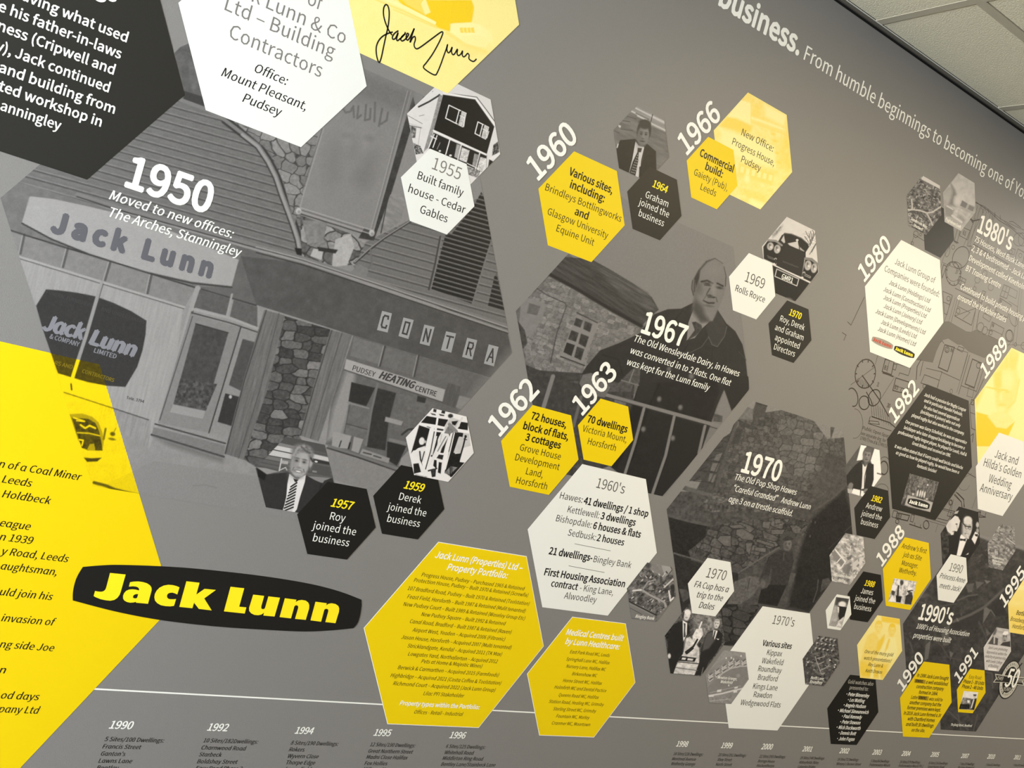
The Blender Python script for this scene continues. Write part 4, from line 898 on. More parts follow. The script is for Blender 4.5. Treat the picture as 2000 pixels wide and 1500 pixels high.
s.over = over_yellow
ST = s.done('photograph_hexagon', 'huge grey photograph of a shop front with a CONTRA sign and boarded upper wall', 2)
m_s1 = mat('sign_letter_grey', (92, 92, 99), WR); m_s2 = mat('sign_letter_pale', (128, 128, 136), WR); m_s3 = mat('sign_letter_dim', (62, 60, 62), WR); m_s4 = mat('tile_ivory', (150, 150, 152), WR)
text(ST, 'sign_lettering', m_s1, 3, [('g10', 'J a c k   L u n n', 385, 300, 1650, 668)], 0, 7, rot='free')
text(ST, 'window_sign_lettering', m_s2, 3, [('j5', 'Jack', 88, 400, 440, 492), ('j5', 'Lunn', 485, 520, 872, 636)], .12, 7, rot='free')
text(ST, 'window_sign_small_lettering', m_s2, 3, [('j5', '& COMPANY', 155, 478, 405, 550), ('j5', 'LIMITED', 530, 597, 720, 652)], 0, 3, rot='free')
text(ST, 'window_sign_faint_lettering', m_s3, 3, [('j5', 'FUNERAL FURNISHERS', 130, 100, 515, 218), ('j5', 'AND UNDERTAKERS', 590, 242, 960, 358)], 0, 2, rot='free')
text(ST, 'window_sign_yellow_lettering', MAT['olive'], 3, [('j5', 'RS AND', 200, 700, 350, 738), ('j5', 'CONTRACTORS', 430, 768, 700, 850)], 0, 3, rot='free')
text(ST, 'banner_lettering', m_s3, 3, [('g11', 'PUDSEY', 750, 1392, 925, 1446)], 0, 1.5, rot='free')
text(ST, 'banner_bold_lettering', m_s3, 3, [('p', 'HEATING', 739, 738, 806, 759)], .3, 5, rot='free')
text(ST, 'banner_lettering', m_s3, 3, [('g21', 'CENTRE', 1238, 48, 1405, 98)], 0, 2.5, rot='free')
text(ST, 'telephone_lettering', m_s3, 3, [('g20', 'Tele. 3794', 985, 115, 1122, 148)], 0, 2, rot='free')
TL = [[(985, 928), (1062, 948), (1028, 1098), (945, 1078)], [(1152, 980), (1232, 1000), (1190, 1148), (1113, 1125)], [(1315, 1035), (1395, 1055), (1355, 1203), (1278, 1183)],
      [(1485, 1088), (1563, 1105), (1525, 1255), (1445, 1235)], [(1650, 1138), (1728, 1158), (1690, 1310), (1610, 1288)], [(1818, 1190), (1895, 1210), (1858, 1362), (1780, 1340)]]
GLY = [[[(.75, .32), (.72, .2), (.38, .2), (.28, .3), (.28, .7), (.38, .8), (.72, .8), (.75, .68)]], [[(.3, .2), (.72, .2), (.72, .8), (.3, .8), (.3, .2)]], [[(.27, .82), (.27, .2), (.72, .8), (.72, .18)]],
       [[(.2, .22), (.82, .22)], [(.5, .22), (.5, .82)]], [[(.3, .82), (.3, .2), (.68, .2), (.74, .3), (.74, .42), (.66, .5), (.3, .5)], [(.5, .5), (.76, .82)]], [[(.22, .82), (.5, .18), (.78, .82)], [(.34, .6), (.68, .6)]]]
for Q, GL_ in zip(TL, GLY):
    q = wp('g11', Q); prism('letter_tile', q, 3, m_s4, ST, ST.location.x, ST.location.z)
    q = np.array(q); ln = []
    for L_ in GL_:
        ln.append(([tuple((q[0] * (1 - u) + q[1] * u) * (1 - v) + (q[3] * (1 - u) + q[2] * u) * v) for u, v in L_], .0036))
    strokes('tile_letter', ln, 4, m_s3, ST)
# ---- 1955 house
s = Pic('p55', wl=138, px=.9, veil=20); s.fill(228); s.r = 'j7'
s.poly([(375, 180), (600, 212), (765, 430), (800, 600), (800, 300), (700, 200), (500, 90)], 222)
s.line([(370, 182), (610, 215), (690, 320), (765, 425)], 1.2, 50); s.line([(330, 178), (600, 228), (760, 445)], 3.2, 240); s.line([(325, 196), (595, 236), (758, 466)], 1, 60)
s.poly([(325, 196), (595, 238), (757, 468), (694, 698), (245, 495)], 34, n=3)
s.poly([(290, 195), (322, 200), (245, 495), (205, 640), (160, 680)], 150, n=30, sc=2.5); s.line([(120, 305), (295, 195)], 3, 70); s.line([(118, 290), (240, 165)], 1, 120)
s.poly([(30, 360), (230, 170), (290, 200), (235, 420), (170, 640), (60, 600), (40, 440)], 224, n=4); s.line([(120, 297), (210, 252), (285, 205)], 3.4, 62)
s.line([(30, 372), (150, 440)], 1, 110); s.line([(40, 440), (145, 475)], 3.5, 205); s.line([(40, 455), (140, 475)], 1.2, 60); s.line([(125, 375), (165, 365)], 1, 130)
s.poly([(45, 455), (100, 475), (90, 560), (60, 560)], 120, n=90, sc=2.5); s.poly([(70, 600), (135, 630), (160, 690), (95, 700)], 110, n=120, sc=2)
s.line([(135, 480), (115, 620)], 1, 170)
def win(Q, sp):
    s.line(Q + [Q[0]], 2, 240); a, b, c, d = [np.array(q) for q in Q]
    m0 = a + (b - a) * sp; m1 = d + (c - d) * sp; s.line([tuple(m0), tuple(m1)], 2, 235)
    n0 = a + (b - a) * (sp + .12); n1 = d + (c - d) * (sp + .12); s.poly([tuple(n0), tuple(b), tuple(c), tuple(n1)], 200, n=50, sc=2.5); s.line([tuple(n0), tuple(n1)], 1.4, 30); s.line([tuple((n0 * .65 + n1 * .35)), tuple(b * .65 + c * .35)], 1.6, 235)
win([(375, 283), (520, 352), (492, 466), (347, 393)], .6); win([(620, 424), (710, 470), (685, 570), (595, 522)], .45)
s.line([(510, 395), (500, 465)], 1.6, 240); s.line([(712, 505), (695, 560)], 1.6, 240)
s.line([(245, 497), (700, 705)], 3.2, 238)
s.poly([(245, 515), (385, 578), (480, 620), (700, 715), (660, 850), (520, 790), (360, 720), (205, 650)], 38)
s.line([(250, 530), (205, 640)], 2, 235); s.line([(275, 540), (240, 640)], 2, 235); s.line([(222, 545), (270, 570)], 2, 235)
s.line([(382, 578), (348, 700)], 2.2, 240); s.poly([(440, 610), (480, 625), (455, 740), (420, 720)], 170, n=40, sc=3, st=(.4, 4, 14)); s.line([(480, 620), (450, 745)], 2, 235)
s.poly([(485, 640), (550, 665), (525, 770), (460, 745)], 205, n=60, sc=2.4); s.line([(300, 600), (275, 655)], 1.4, 150); s.ell(298, 670, 10, 8, 0, 225); s.ell(388, 708, 12, 9, 0, 225)
s.line([(635, 690), (600, 820)], 2.2, 235); s.poly([(590, 690), (630, 705), (600, 810), (570, 800)], 150, n=30, sc=3); s.poly([(640, 720), (695, 735), (660, 850), (610, 830)], 210, n=60, sc=2.4); s.line([(530, 775), (620, 820)], 1.6, 235)
s.poly([(525, 800), (640, 840), (620, 900), (540, 870)], 140, n=110, sc=2); s.poly([(700, 705), (765, 480), (790, 580), (735, 700), (690, 840), (655, 850)], 226)
s.poly([(750, 620), (790, 590), (800, 680), (740, 710)], 90, n=110, sc=2.2); s.line([(720, 740), (803, 700)], 5, 235); s.poly([(715, 740), (750, 760), (705, 810)], 40, n=40, sc=2); s.line([(695, 700), (690, 830)], 1, 150)
s.done('photograph_hexagon', 'black and white photograph of a dark-clad gabled house with white windows', 5)
# ---- man with spotted tie
s = Pic('p64', wl=144, px=.8, veil=24); s.fill(118); s.r = 'j8'
s.grain(16, 5, None, (4, 1, 22))
s.poly([(310, 65), (620, 225), (632, 365), (470, 290), (400, 225), (240, 130)], 150, n=14, sc=4, st=(4, 1, 25))
for A in ([(250, 128), (420, 215)], [(300, 95), (430, 160), (620, 250)], [(470, 265), (632, 345)], [(320, 180), (390, 215)], [(480, 190), (620, 262)]): s.line(A, 3, 205, soft=2)
for A in ([(200, 185), (300, 215)], [(150, 235), (230, 245)], [(60, 350), (110, 375)], [(130, 330), (260, 345)], [(300, 150), (440, 220)]): s.line(A, 1.6, 84, soft=2)
s.line([(487, 165), (468, 245)], 1.4, 60); s.poly([(105, 280), (132, 295), (122, 318), (100, 300)], 215)
s.poly([(120, 455), (290, 440), (330, 480), (430, 500), (525, 580), (530, 800), (440, 940), (330, 890), (105, 775), (80, 560)], 44, n=4)
s.poly([(292, 465), (330, 515), (395, 530), (395, 570), (330, 880), (280, 860), (220, 825), (255, 680)], 216)
s.poly([(320, 540), (368, 545), (355, 590), (332, 590), (325, 690), (290, 870), (222, 830), (262, 700), (315, 590)], 50)
for a_ in range(9):
    for b_ in range(3): s.ell(318 - a_ * 10 + b_ * 17, 625 + a_ * 27 + b_ * 5, 4.5, 5.5, 0, 200, .5)
s.line([(98, 500), (88, 535)], 2.4, 210); s.line([(345, 760), (340, 880)], 3, 60); s.line([(290, 470), (250, 680)], 1.5, 28); s.line([(400, 530), (365, 680), (345, 860)], 2, 30)
s.face(383, 400, 70, 128, 8, 128, 62, 66); s.ell(398, 262, 66, 40, 8, 62, .2); s.poly([(310, 340), (325, 280), (400, 225), (465, 260), (472, 330), (455, 410), (440, 320), (400, 280), (350, 290)], 64, soft=1.2)
s.grain(3, 1.6)
s.done('photograph_hexagon', 'small photograph of a dark-haired man in a suit with spotted tie, above black 1964 panel', 5)
# ---- smiling man with striped tie
s = Pic('p57', wl=140, px=.8, veil=14); s.fill(96); s.r = 'i7'
s.stripes([(400, 60), (1140, 60), (1300, 800), (1000, 900), (60, 640), (60, 500)], .2, 8, 100, 84, .3)
s.poly([(520, 95), (1110, 215), (1140, 350), (900, 300), (440, 190)], 84); s.poly([(430, 190), (700, 250), (690, 285), (400, 230)], 132); s.poly([(400, 232), (660, 285), (640, 350), (335, 290)], 205); s.poly([(330, 300), (640, 365), (600, 440), (265, 375)], 200)
s.line([(340, 292), (640, 358)], 1.4, 50); s.line([(265, 378), (600, 440)], 1.2, 70); s.poly([(260, 385), (590, 450), (580, 500), (215, 430)], 120)
s.poly([(920, 355), (1165, 410), (1172, 475), (925, 420)], 200); s.poly([(930, 430), (1175, 480), (1180, 525), (920, 480)], 58); s.ell(980, 473, 24, 13, 10, 225, .3)
s.line([(460, 430), (425, 610)], 2.4, 200); s.poly([(460, 450), (560, 470), (555, 515), (450, 500)], 170, n=30, sc=3); s.line([(440, 600), (520, 560), (540, 600)], 2, 190)
s.poly([(90, 560), (220, 570), (420, 625), (240, 660)], 150); s.poly([(880, 500), (1190, 560), (1200, 700), (860, 640)], 86); s.poly([(925, 605), (990, 615), (985, 640), (920, 630)], 140); s.poly([(860, 690), (1190, 720), (1080, 790), (980, 790)], 140)
s.poly([(85, 565), (235, 668), (560, 630), (700, 720), (830, 680), (980, 760), (1080, 800), (1100, 760), (1225, 715), (1240, 800), (820, 1275), (220, 1170)], 54, n=4)
s.poly([(85, 565), (235, 668), (200, 760), (110, 700)], 36); s.line([(1060, 800), (1010, 960)], 1.2, 34)
s.poly([(578, 655), (690, 740), (825, 672), (810, 780), (740, 1000), (690, 1190), (650, 1245), (480, 1220), (530, 1000), (548, 800)], 232)
s.poly([(640, 725), (715, 742), (685, 790), (690, 870), (640, 1180), (610, 1235), (478, 1200), (590, 860), (655, 780)], 214)
for k in range(9): s.line([(600 - k * 14, 850 + k * 46), (690 - k * 7, 790 + k * 46)], 2.6, 34)
s.poly([(635, 725), (718, 742), (680, 785), (655, 770)], 40)
s.ell(775, 330, 165, 120, 12, 120, .2); s.face(738, 495, 150, 238, 12, 168, 84, None, smile=True)
s.poly([(612, 400), (640, 320), (700, 245), (800, 215), (900, 260), (935, 360), (925, 520), (890, 600), (885, 470), (860, 350), (760, 330), (690, 350), (640, 420)], 126, soft=3, n=34, sc=3)
s.line([(640, 380), (700, 270), (800, 240)], 4, 170, soft=3, a=.7); s.line([(760, 250), (830, 320), (880, 340)], 3, 92, soft=3)
s.ell(902, 500, 22, 58, 12, 168, .35); s.line([(900, 420), (925, 470)], 3, 60, soft=2); s.ell(690, 665, 60, 16, 8, 196, .8, .6); s.line([(600, 640), (660, 710), (720, 720)], 2, 96, soft=3); s.line([(645, 560), (625, 600)], 1.6, 110, soft=2); s.line([(790, 590), (800, 630)], 1.6, 104, soft=2)
s.grain(3, 1.5)
s.done('photograph_hexagon', 'small photograph of a smiling grey-haired man in a suit with striped tie', 6)
# ---- man on a frame
s = Pic('p59', wl=140, px=.75, veil=10); s.fill(242); s.r = 'i8'
K = 34
s.poly([(470, 285), (650, 318), (640, 440), (370, 400)], K); s.poly([(670, 325), (840, 350), (770, 475), (640, 445)], K); s.poly([(1050, 385), (1180, 405), (1175, 530), (1000, 510)], K)
s.poly([(340, 445), (570, 520), (470, 880), (240, 880), (200, 930)], K)
for A in ([(590, 160), (640, 175), (630, 225), (580, 210)], [(735, 185), (790, 200), (780, 250), (720, 235)], [(535, 235), (620, 255), (625, 275), (560, 262)], [(680, 250), (770, 268), (770, 288), (700, 280)]): s.poly(A, 44)
s.poly([(620, 490), (760, 515), (750, 545), (625, 525)], 50); s.poly([(470, 460), (600, 505), (600, 520), (480, 475)], 60)
s.poly([(640, 560), (720, 570), (660, 690), (650, 830), (560, 990), (540, 980), (620, 700)], K); s.poly([(850, 600), (960, 560), (1100, 580), (1090, 650), (1030, 640), (940, 900), (960, 940), (1050, 930), (1040, 1080), (1120, 1090), (900, 1340), (760, 1250), (860, 800), (880, 680)], K, n=12, sc=4)
s.poly([(840, 640), (790, 800), (760, 920), (700, 930), (760, 750)], K); s.line([(640, 640), (560, 950)], 2.4, 240)
s.poly([(1110, 580), (1200, 590), (1230, 800), (1080, 840), (1060, 930), (930, 920), (1020, 650), (1090, 650)], 206, n=8, sc=8); s.poly([(1080, 840), (1240, 800), (1270, 910), (1120, 1085), (1040, 1070)], 238)
s.line([(1140, 630), (1100, 800), (1020, 1080)], 3, K); s.ell(1140, 640, 20, 24, 0, K, .3); s.line([(1110, 680), (1160, 695)], 1.4, K)
s.poly([(880, 1150), (1000, 1170), (870, 1300), (770, 1270)], 130, n=40, sc=3); s.line([(870, 1100), (880, 1330)], 2, 30); s.line([(900, 1100), (905, 1300)], 1.6, 30)
s.line([(560, 520), (440, 1000), (380, 1280)], 9, 246); s.line([(600, 560), (540, 880), (450, 1200)], 2, 60); s.line([(905, 570), (830, 900), (750, 1280)], 5, 244); s.line([(945, 580), (870, 900), (790, 1200)], 2.4, 240); s.line([(925, 580), (850, 900)], 1.2, 40)
s.line([(655, 330), (625, 540)], 4, 246); s.line([(350, 415), (640, 460), (780, 490)], 4, 246); s.line([(990, 520), (1200, 560)], 4, 246); s.line([(620, 540), (770, 560)], 3, 246)
# worker leaning
s.ell(880, 285, 42, 36, 0, 50, .3); s.poly([(850, 350), (900, 310), (960, 330), (1050, 360), (1040, 460), (980, 520), (860, 560), (770, 540), (790, 440)], 205, n=16, sc=4)
s.poly([(850, 440), (930, 470), (940, 560), (860, 600), (770, 580)], 130, n=40, sc=4); s.poly([(900, 380), (1010, 370), (960, 450), (910, 430)], K); s.line([(1080, 320), (980, 510)], 4, 226); s.line([(860, 430), (980, 550)], 6, 140)
s.poly([(740, 575), (860, 610), (770, 780), (640, 960), (480, 1200), (560, 1000), (660, 760), (680, 640)], 236, n=8); s.line([(800, 640), (740, 740), (660, 890)], 2, 130); s.line([(730, 600), (700, 740)], 1.4, 190)
# second worker
s.ell(385, 720, 48, 68, 5, 238, .15); s.ell(440, 730, 22, 26, 0, 200, .4); s.poly([(320, 840), (440, 800), (460, 950), (430, 1080), (300, 1000), (210, 1000), (200, 930)], 238, n=6); s.line([(340, 790), (450, 790)], 1.6, 50)
s.line([(350, 900), (370, 1080), (400, 1200)], 3, 70); s.line([(430, 900), (380, 1080)], 2, 60); s.line([(230, 1010), (330, 1080), (400, 1230)], 8, 242); s.poly([(240, 1110), (330, 1100), (370, 1250), (250, 1280)], K, n=10)
s.line([(650, 920), (780, 950)], 3, 242); s.poly([(680, 950), (760, 960), (740, 1040), (640, 1010)], 44); s.poly([(600, 1040), (640, 1050), (640, 1200), (580, 1150)], K); s.poly([(680, 1080), (730, 1090), (710, 1280), (660, 1260)], K)
s.line([(500, 1230), (640, 1190)], 3, 60); s.line([(560, 1140), (600, 1180)], 3, 240); s.poly([(540, 1230), (630, 1200), (620, 1330), (560, 1340)], 50, n=40, sc=3); s.poly([(280, 1290), (480, 1330), (440, 1370), (250, 1320)], 180, n=60, sc=3)
s.done('photograph_hexagon', 'high-contrast photograph of a workman leaning out on a timber frame, another below', 8)
# ---- 1967: man in overcoat before a stone barn
s = Pic('p67', wl=138, px=1.3, veil=8); s.fill(130); s.r = 'i4'
s.poly([(-200, 700), (320, 250), (600, 500), (1000, 760), (950, 1500), (-200, 1500)], 104, n=22, sc=9)
s.poly([(160, 430), (400, 560), (700, 760), (960, 900), (860, 1020), (700, 1060), (520, 1240), (400, 1400), (0, 1260), (-150, 900)], 120)
s.stones([(160, 445), (400, 575), (700, 775), (940, 905), (860, 1000), (640, 1060), (520, 1200), (400, 1400), (-20, 1290), (-140, 900), (-20, 640)], 14, 8, 17, 106, 142, 96, .06, n=22, seed=3)
s.poly([(280, 280), (520, 300), (700, 400), (900, 520), (1060, 640), (1120, 750), (1060, 800), (970, 890), (700, 740), (400, 560), (160, 430)], 68, n=20, sc=3, st=(8, .8, 33))
s.poly([(540, 330), (650, 380), (1020, 600), (1110, 740), (1040, 760), (760, 600)], 84, n=22, sc=3, st=(8, .8, 30), soft=3)
s.line([(160, 440), (400, 570), (700, 750), (965, 895)], 7, 44, soft=3)
s.line([(40, 560), (130, 620), (290, 690), (300, 720), (215, 960), (160, 1220)], 1.8, 66)
s.poly([(-100, 640), (10, 650), (115, 700), (90, 820), (-20, 1000), (-120, 900)], 130, n=6); s.poly([(-30, 690), (70, 720), (40, 800), (-50, 780)], 102, n=14, sc=5)
s.poly([(395, 790), (590, 870), (440, 1250), (240, 1170)], 136)
for Q in ([(385, 820), (448, 845), (425, 910), (365, 885)], [(465, 850), (530, 875), (510, 950), (450, 920)], [(345, 930), (410, 955), (385, 1035), (315, 1010)], [(430, 960), (500, 990), (470, 1085), (408, 1050)], [(305, 1040), (375, 1065), (345, 1160), (275, 1125)], [(395, 1075), (460, 1100), (430, 1200), (370, 1170)]): s.poly(Q, 62, n=22, sc=4)
s.poly([(275, 1125), (305, 1040), (375, 1065), (345, 1160)], 48)
s.line([(395, 775), (575, 865)], 2, 60); s.line([(250, 1165), (460, 1245)], 2.5, 56); s.line([(235, 1185), (440, 1262)], 2, 140); s.poly([(430, 795), (540, 850), (450, 900)], 96, a=.3)
s.poly([(-150, 1240), (120, 1300), (400, 1400), (500, 1500), (-150, 1500)], 66, n=26, sc=6)
s.r = 'g12'
s.poly([(40, 1000), (100, 1080), (120, 1180), (80, 1230)], 70, n=20, sc=5); s.poly([(110, 1350), (300, 1430), (330, 1500), (110, 1500)], 64, n=26, sc=5)
s.r = 'g22'
s.poly([(-20, -120), (960, -60), (940, 250), (760, 640), (400, 780), (100, 500)], 66, n=14, sc=6); s.line([(320, -60), (240, 200)], 8, 128); s.line([(540, 100), (480, 330)], 6, 104)
s.poly([(450, -20), (960, -40), (930, 60), (700, 60)], 84, n=20, sc=5); s.poly([(800, 110), (900, 130), (880, 180), (800, 150)], 110, n=14, sc=3); s.poly([(460, 560), (540, 540), (560, 640), (480, 680)], 74, n=26, sc=4)
s.poly([(1560, -20), (1860, -40), (1850, 50), (1715, 210), (1660, 60), (1600, 200), (1640, 320), (1540, 540), (1500, 400), (1560, 200)], 122)
s.poly([(1580, 230), (1645, 250), (1640, 300), (1570, 290)], 84, n=14, sc=4)
# coat
s.r = 'i4'
s.poly([(1080, 790), (1200, 745), (1320, 740), (1430, 685), (1420, 740), (1380, 870), (1500, 920), (1640, 745), (1720, 870), (1800, 940), (1865, 1060), (1890, 1180), (1920, 1450), (1800, 1640), (1700, 1460), (1640, 1600), (1500, 2000), (900, 2100), (930, 1500), (960, 1250), (860, 1340), (760, 1400), (600, 1330), (430, 1330), (480, 1250), (600, 1110), (760, 1050), (950, 960), (1020, 860)], 50, n=5, sc=7)
s.r = 'g22'
s.poly([(990, 0), (1600, -40), (1620, 60), (1540, 260), (1480, 520), (1170, 880), (1040, 860), (760, 640), (860, 420), (930, 180)], 42, n=5, sc=8)
s.poly([(1000, -20), (1120, 0), (1100, 120), (960, 140)], 48); s.line([(1150, 0), (1060, 200), (940, 600)], 1.6, 30, soft=2); s.poly([(1650, 20), (1715, 210), (1850, 50), (1850, -60), (1680, -60)], 46)
s.poly([(960, 140), (1020, 180), (950, 380), (820, 660), (760, 640), (880, 380)], 34); s.poly([(1280, 260), (1480, 300), (1440, 560), (1170, 880), (1100, 860)], 42)
s.line([(640, 60), (860, 120), (1640, 335)], 7, 130); s.line([(640, 75), (860, 135), (1600, 348)], 1.4, 60)
for A in ([(1032, 190), (960, 460), (880, 710)], [(1268, 255), (1200, 560), (1090, 880)], [(1508, 330), (1460, 540)]): s.line(A, 6, 128); s.line([(x + 14, y) for x, y in A], 1.5, 34)
for x, y in ((1152, 120), (1317, 185), (1258, 425), (1028, 355)): s.ell(x, y, 20, 26, 10, 60, .3); s.ell(x - 3, y - 3, 15, 18, 10, 120, .5)
s.r = 'i4'
s.ell(1215, 1275, 22, 20, 0, 104, .5); s.ell(1410, 1340, 22, 26, 0, 112, .5)
# scarf, collar, tie, sleeve
s.poly([(1420, 735), (1500, 860), (1590, 840), (1500, 920), (1440, 1000), (1365, 1020), (1370, 900)], 138, n=4); s.poly([(1415, 860), (1450, 855), (1500, 885), (1505, 920), (1450, 980), (1375, 1020), (1440, 930)], 64, n=18, sc=4)
s.poly([(1640, 745), (1725, 900), (1700, 990), (1640, 1080), (1590, 1060), (1560, 990), (1540, 900)], 62, n=3); s.line([(1725, 900), (1705, 985), (1640, 1078), (1595, 1060), (1562, 990)], 1.6, 92)
s.line([(1565, 990), (1500, 1080), (1400, 1130), (1300, 1130)], 1.4, 86); s.line([(1440, 700), (1380, 860), (1365, 1010)], 1.6, 30); s.line([(1330, 760), (1250, 860), (1200, 1000)], 1.4, 38, soft=3); s.line([(1380, 1060), (1290, 1180), (1230, 1280)], 1.5, 36)
s.line([(620, 1150), (760, 1190), (800, 1330)], 1.4, 34, soft=3); s.line([(1830, 1120), (1900, 1200)], 1.3, 70); s.line([(1600, 1080), (1580, 1300)], 1, 40)
s.poly([(880, 1280), (960, 1230), (950, 1400), (850, 1420), (780, 1380)], 84, n=18, sc=4); s.line([(900, 1280), (860, 1390)], 2, 130); s.line([(790, 1375), (940, 1420)], 2.4, 120)
s.poly([(430, 1330), (520, 1310), (640, 1380), (690, 1440), (640, 1530), (480, 1500), (410, 1400)], 108, n=8, sc=4); s.line([(440, 1330), (410, 1400), (440, 1480)], 1.5, 50)
# head
s.ell(1590, 500, 128, 205, 3, 120, .06)
s.poly([(1440, 480), (1530, 330), (1620, 296), (1700, 360), (1718, 500), (1700, 620), (1650, 740), (1600, 850), (1500, 858), (1420, 720), (1440, 620)], 121, soft=1.5)
s.poly([(1445, 620), (1500, 700), (1560, 850), (1500, 858), (1425, 735)], 84, soft=5); s.poly([(1450, 480), (1500, 520), (1510, 640), (1440, 620)], 98, soft=5)
s.poly([(1430, 480), (1470, 400), (1540, 320), (1620, 294), (1550, 330), (1490, 400), (1480, 470), (1440, 580)], 58, soft=1.5); s.line([(1700, 370), (1718, 450), (1712, 540)], 1.6, 70); s.line([(1540, 320), (1620, 293), (1690, 340)], 1.2, 74)
s.ell(1430, 550, 20, 72, 0, 104, .2); s.line([(1420, 490), (1412, 560), (1430, 620)], 1.4, 60); s.line([(1440, 500), (1436, 590)], 2, 66, soft=2)
s.line([(1500, 500), (1550, 490), (1600, 515)], 3.4, 54, soft=1.6); s.line([(1640, 515), (1690, 540)], 3.2, 54, soft=1.6); s.ell(1555, 520, 34, 11, 12, 66, .7); s.ell(1660, 555, 28, 10, 12, 62, .7); s.line([(1525, 530), (1590, 540)], 1.2, 40)
s.ell(1605, 560, 20, 60, -8, 140, .7, .8); s.line([(1575, 560), (1545, 610), (1560, 640), (1610, 640)], 2, 66, soft=2); s.ell(1575, 625, 20, 9, 10, 60, .7); s.ell(1610, 640, 14, 7, 0, 60, .6)
s.line([(1545, 620), (1510, 670)], 1.6, 78, soft=2); s.line([(1630, 640), (1640, 680)], 1.6, 80, soft=2); s.line([(1520, 670), (1560, 690), (1610, 690)], 3, 52, soft=1.6); s.ell(1565, 715, 36, 8, 8, 92, .8); s.ell(1560, 790, 44, 30, 5, 128, .8, .7)
s.poly([(1440, 690), (1500, 760), (1560, 850), (1490, 850), (1420, 760)], 74, soft=6); s.ell(1500, 640, 40, 40, 0, 132, .9, .6); s.ell(1600, 400, 80, 60, 0, 132, .9, .7)
s.r = 'p'; s.poly([(1330, 400), (1480, 440), (1480, 500), (1437, 484), (1410, 472)], 130, soft=2)
s.grain(4, 2)
s.done('photograph_hexagon', 'large photograph of a bald man in an overcoat leaning on railings by a stone barn', 2)
# ---- 1970: child before a rubble wall
s = Pic('p70', wl=126, px=1.25, veil=6); s.r = 'i5'
s.poly([(-400, 900), (340, 900), (560, 500), (850, 75), (905, 100), (930, 30), (1040, 60), (1020, 130), (1180, 105), (1330, 150), (1500, 215), (1620, 390), (1660, 380), (1660, 270), (1700, 275), (1660, 400), (1785, 370), (2200, 900), (2000, 3000), (-400, 3000)], 74, n=12, sc=9)
wall = [(640, 420), (760, 200), (900, 180), (1000, 130), (1180, 110), (1330, 150), (1500, 215), (1620, 390), (1785, 372), (1810, 760), (1500, 1000), (1300, 1100), (300, 1100), (560, 880)]
s.stones(wall, 12, 9, 12, 70, 96, 60, .1, n=20, seed=4)
s.stones([(1180, 200), (1500, 220), (1640, 400), (1560, 700), (1200, 760), (1100, 500)], 19, 15, 12, 82, 108, 62, .09, n=16, seed=6)
s.poly([(1600, 560), (1800, 560), (1810, 760), (1500, 1000), (1420, 1000)], 74, n=14, sc=8, soft=12, a=.8)
s.poly([(930, 30), (1040, 62), (1010, 170), (905, 190)], 72, n=4); s.line([(935, 32), (1040, 64)], 2, 52)
s.poly([(850, 80), (905, 95), (900, 200), (760, 190)], 104, n=12, sc=6); s.line([(760, 205), (940, 290)], 3, 58, soft=2); s.poly([(770, 215), (930, 270), (900, 300), (760, 250)], 66)
s.poly([(735, 285), (800, 290), (770, 430), (690, 440)], 62, soft=2)
s.line([(740, 225), (640, 520), (540, 870)], 7, 80, soft=2); s.line([(725, 225), (620, 520), (520, 860)], 1.6, 48); s.line([(700, 300), (620, 520)], 1.5, 56)
s.poly([(600, 380), (680, 330), (620, 560), (530, 830), (390, 790), (250, 800)], 68, n=8)
for y in (390, 490, 590, 690, 790): s.line([(680 - (y - 390) * .75, y - 30), (560 - (y - 390) * .6, y + 6), (640 - (y - 390) * .3, y + 22)], 1.4, 50)
s.poly([(545, 540), (610, 520), (580, 605), (520, 590)], 104, n=8); s.poly([(510, 620), (575, 625), (545, 710), (485, 695)], 106); s.poly([(480, 720), (545, 735), (515, 815), (465, 800)], 104); s.line([(620, 500), (480, 820)], 1.6, 54)
s.poly([(230, 840), (520, 930), (500, 960), (200, 880)], 88, n=10, sc=6)
s.grain(16, 4, [(60, 900), (640, 900), (1300, 1100), (1400, 1300), (500, 1300), (80, 1100)])
s.line([(80, 1130), (250, 1190), (460, 1230)], 5, 84, soft=3)
s.poly([(80, 1150), (460, 1250), (440, 1340), (280, 1480), (120, 1500)], 40, n=4)
s.r = 'i6'
s.poly([(80, 60), (460, 140), (430, 250), (270, 370), (300, 470), (140, 400)], 40, n=5); s.poly([(130, 410), (300, 470), (450, 520), (760, 600), (740, 1300), (180, 1300)], 46, n=8, sc=8)
s.stones([(450, 150), (700, 100), (1000, 60), (1250, 60), (1450, 80), (1420, 180), (1330, 350), (1120, 350), (1040, 420), (860, 560), (560, 480), (270, 380), (440, 260)], 22, 15, 20, 60, 98, 46, .12, n=24, seed=11)
for P_ in ([(740, 170), (800, 160), (920, 230), (900, 280), (800, 270), (735, 220)], [(580, 230), (690, 230), (690, 340), (620, 330), (550, 270)], [(940, 260), (1110, 310), (1110, 350), (930, 290)], [(1000, 90), (1080, 90), (1060, 170), (990, 150)], [(1110, 70), (1170, 65), (1180, 110), (1120, 120)], [(1190, 70), (1260, 65), (1240, 110)], [(920, 340), (1030, 350), (1030, 400), (920, 380)], [(830, 300), (900, 300), (870, 430), (835, 380)], [(660, 130), (780, 120), (840, 160), (700, 160)], [(1080, 170), (1220, 170), (1190, 220), (1080, 220)]): s.poly(P_, 98, n=12, sc=5); s.line(P_ + [P_[0]], 1.2, 42)
s.grain(22, 3, [(260, 380), (420, 290), (560, 400), (700, 520), (480, 500)])
s.line([(130, 400), (280, 445), (410, 485)], 2.6, 92, soft=1.5); s.line([(1160, 345), (1000, 440), (760, 595)], 2.6, 96); s.line([(690, 540), (900, 650)], 2.4, 80)
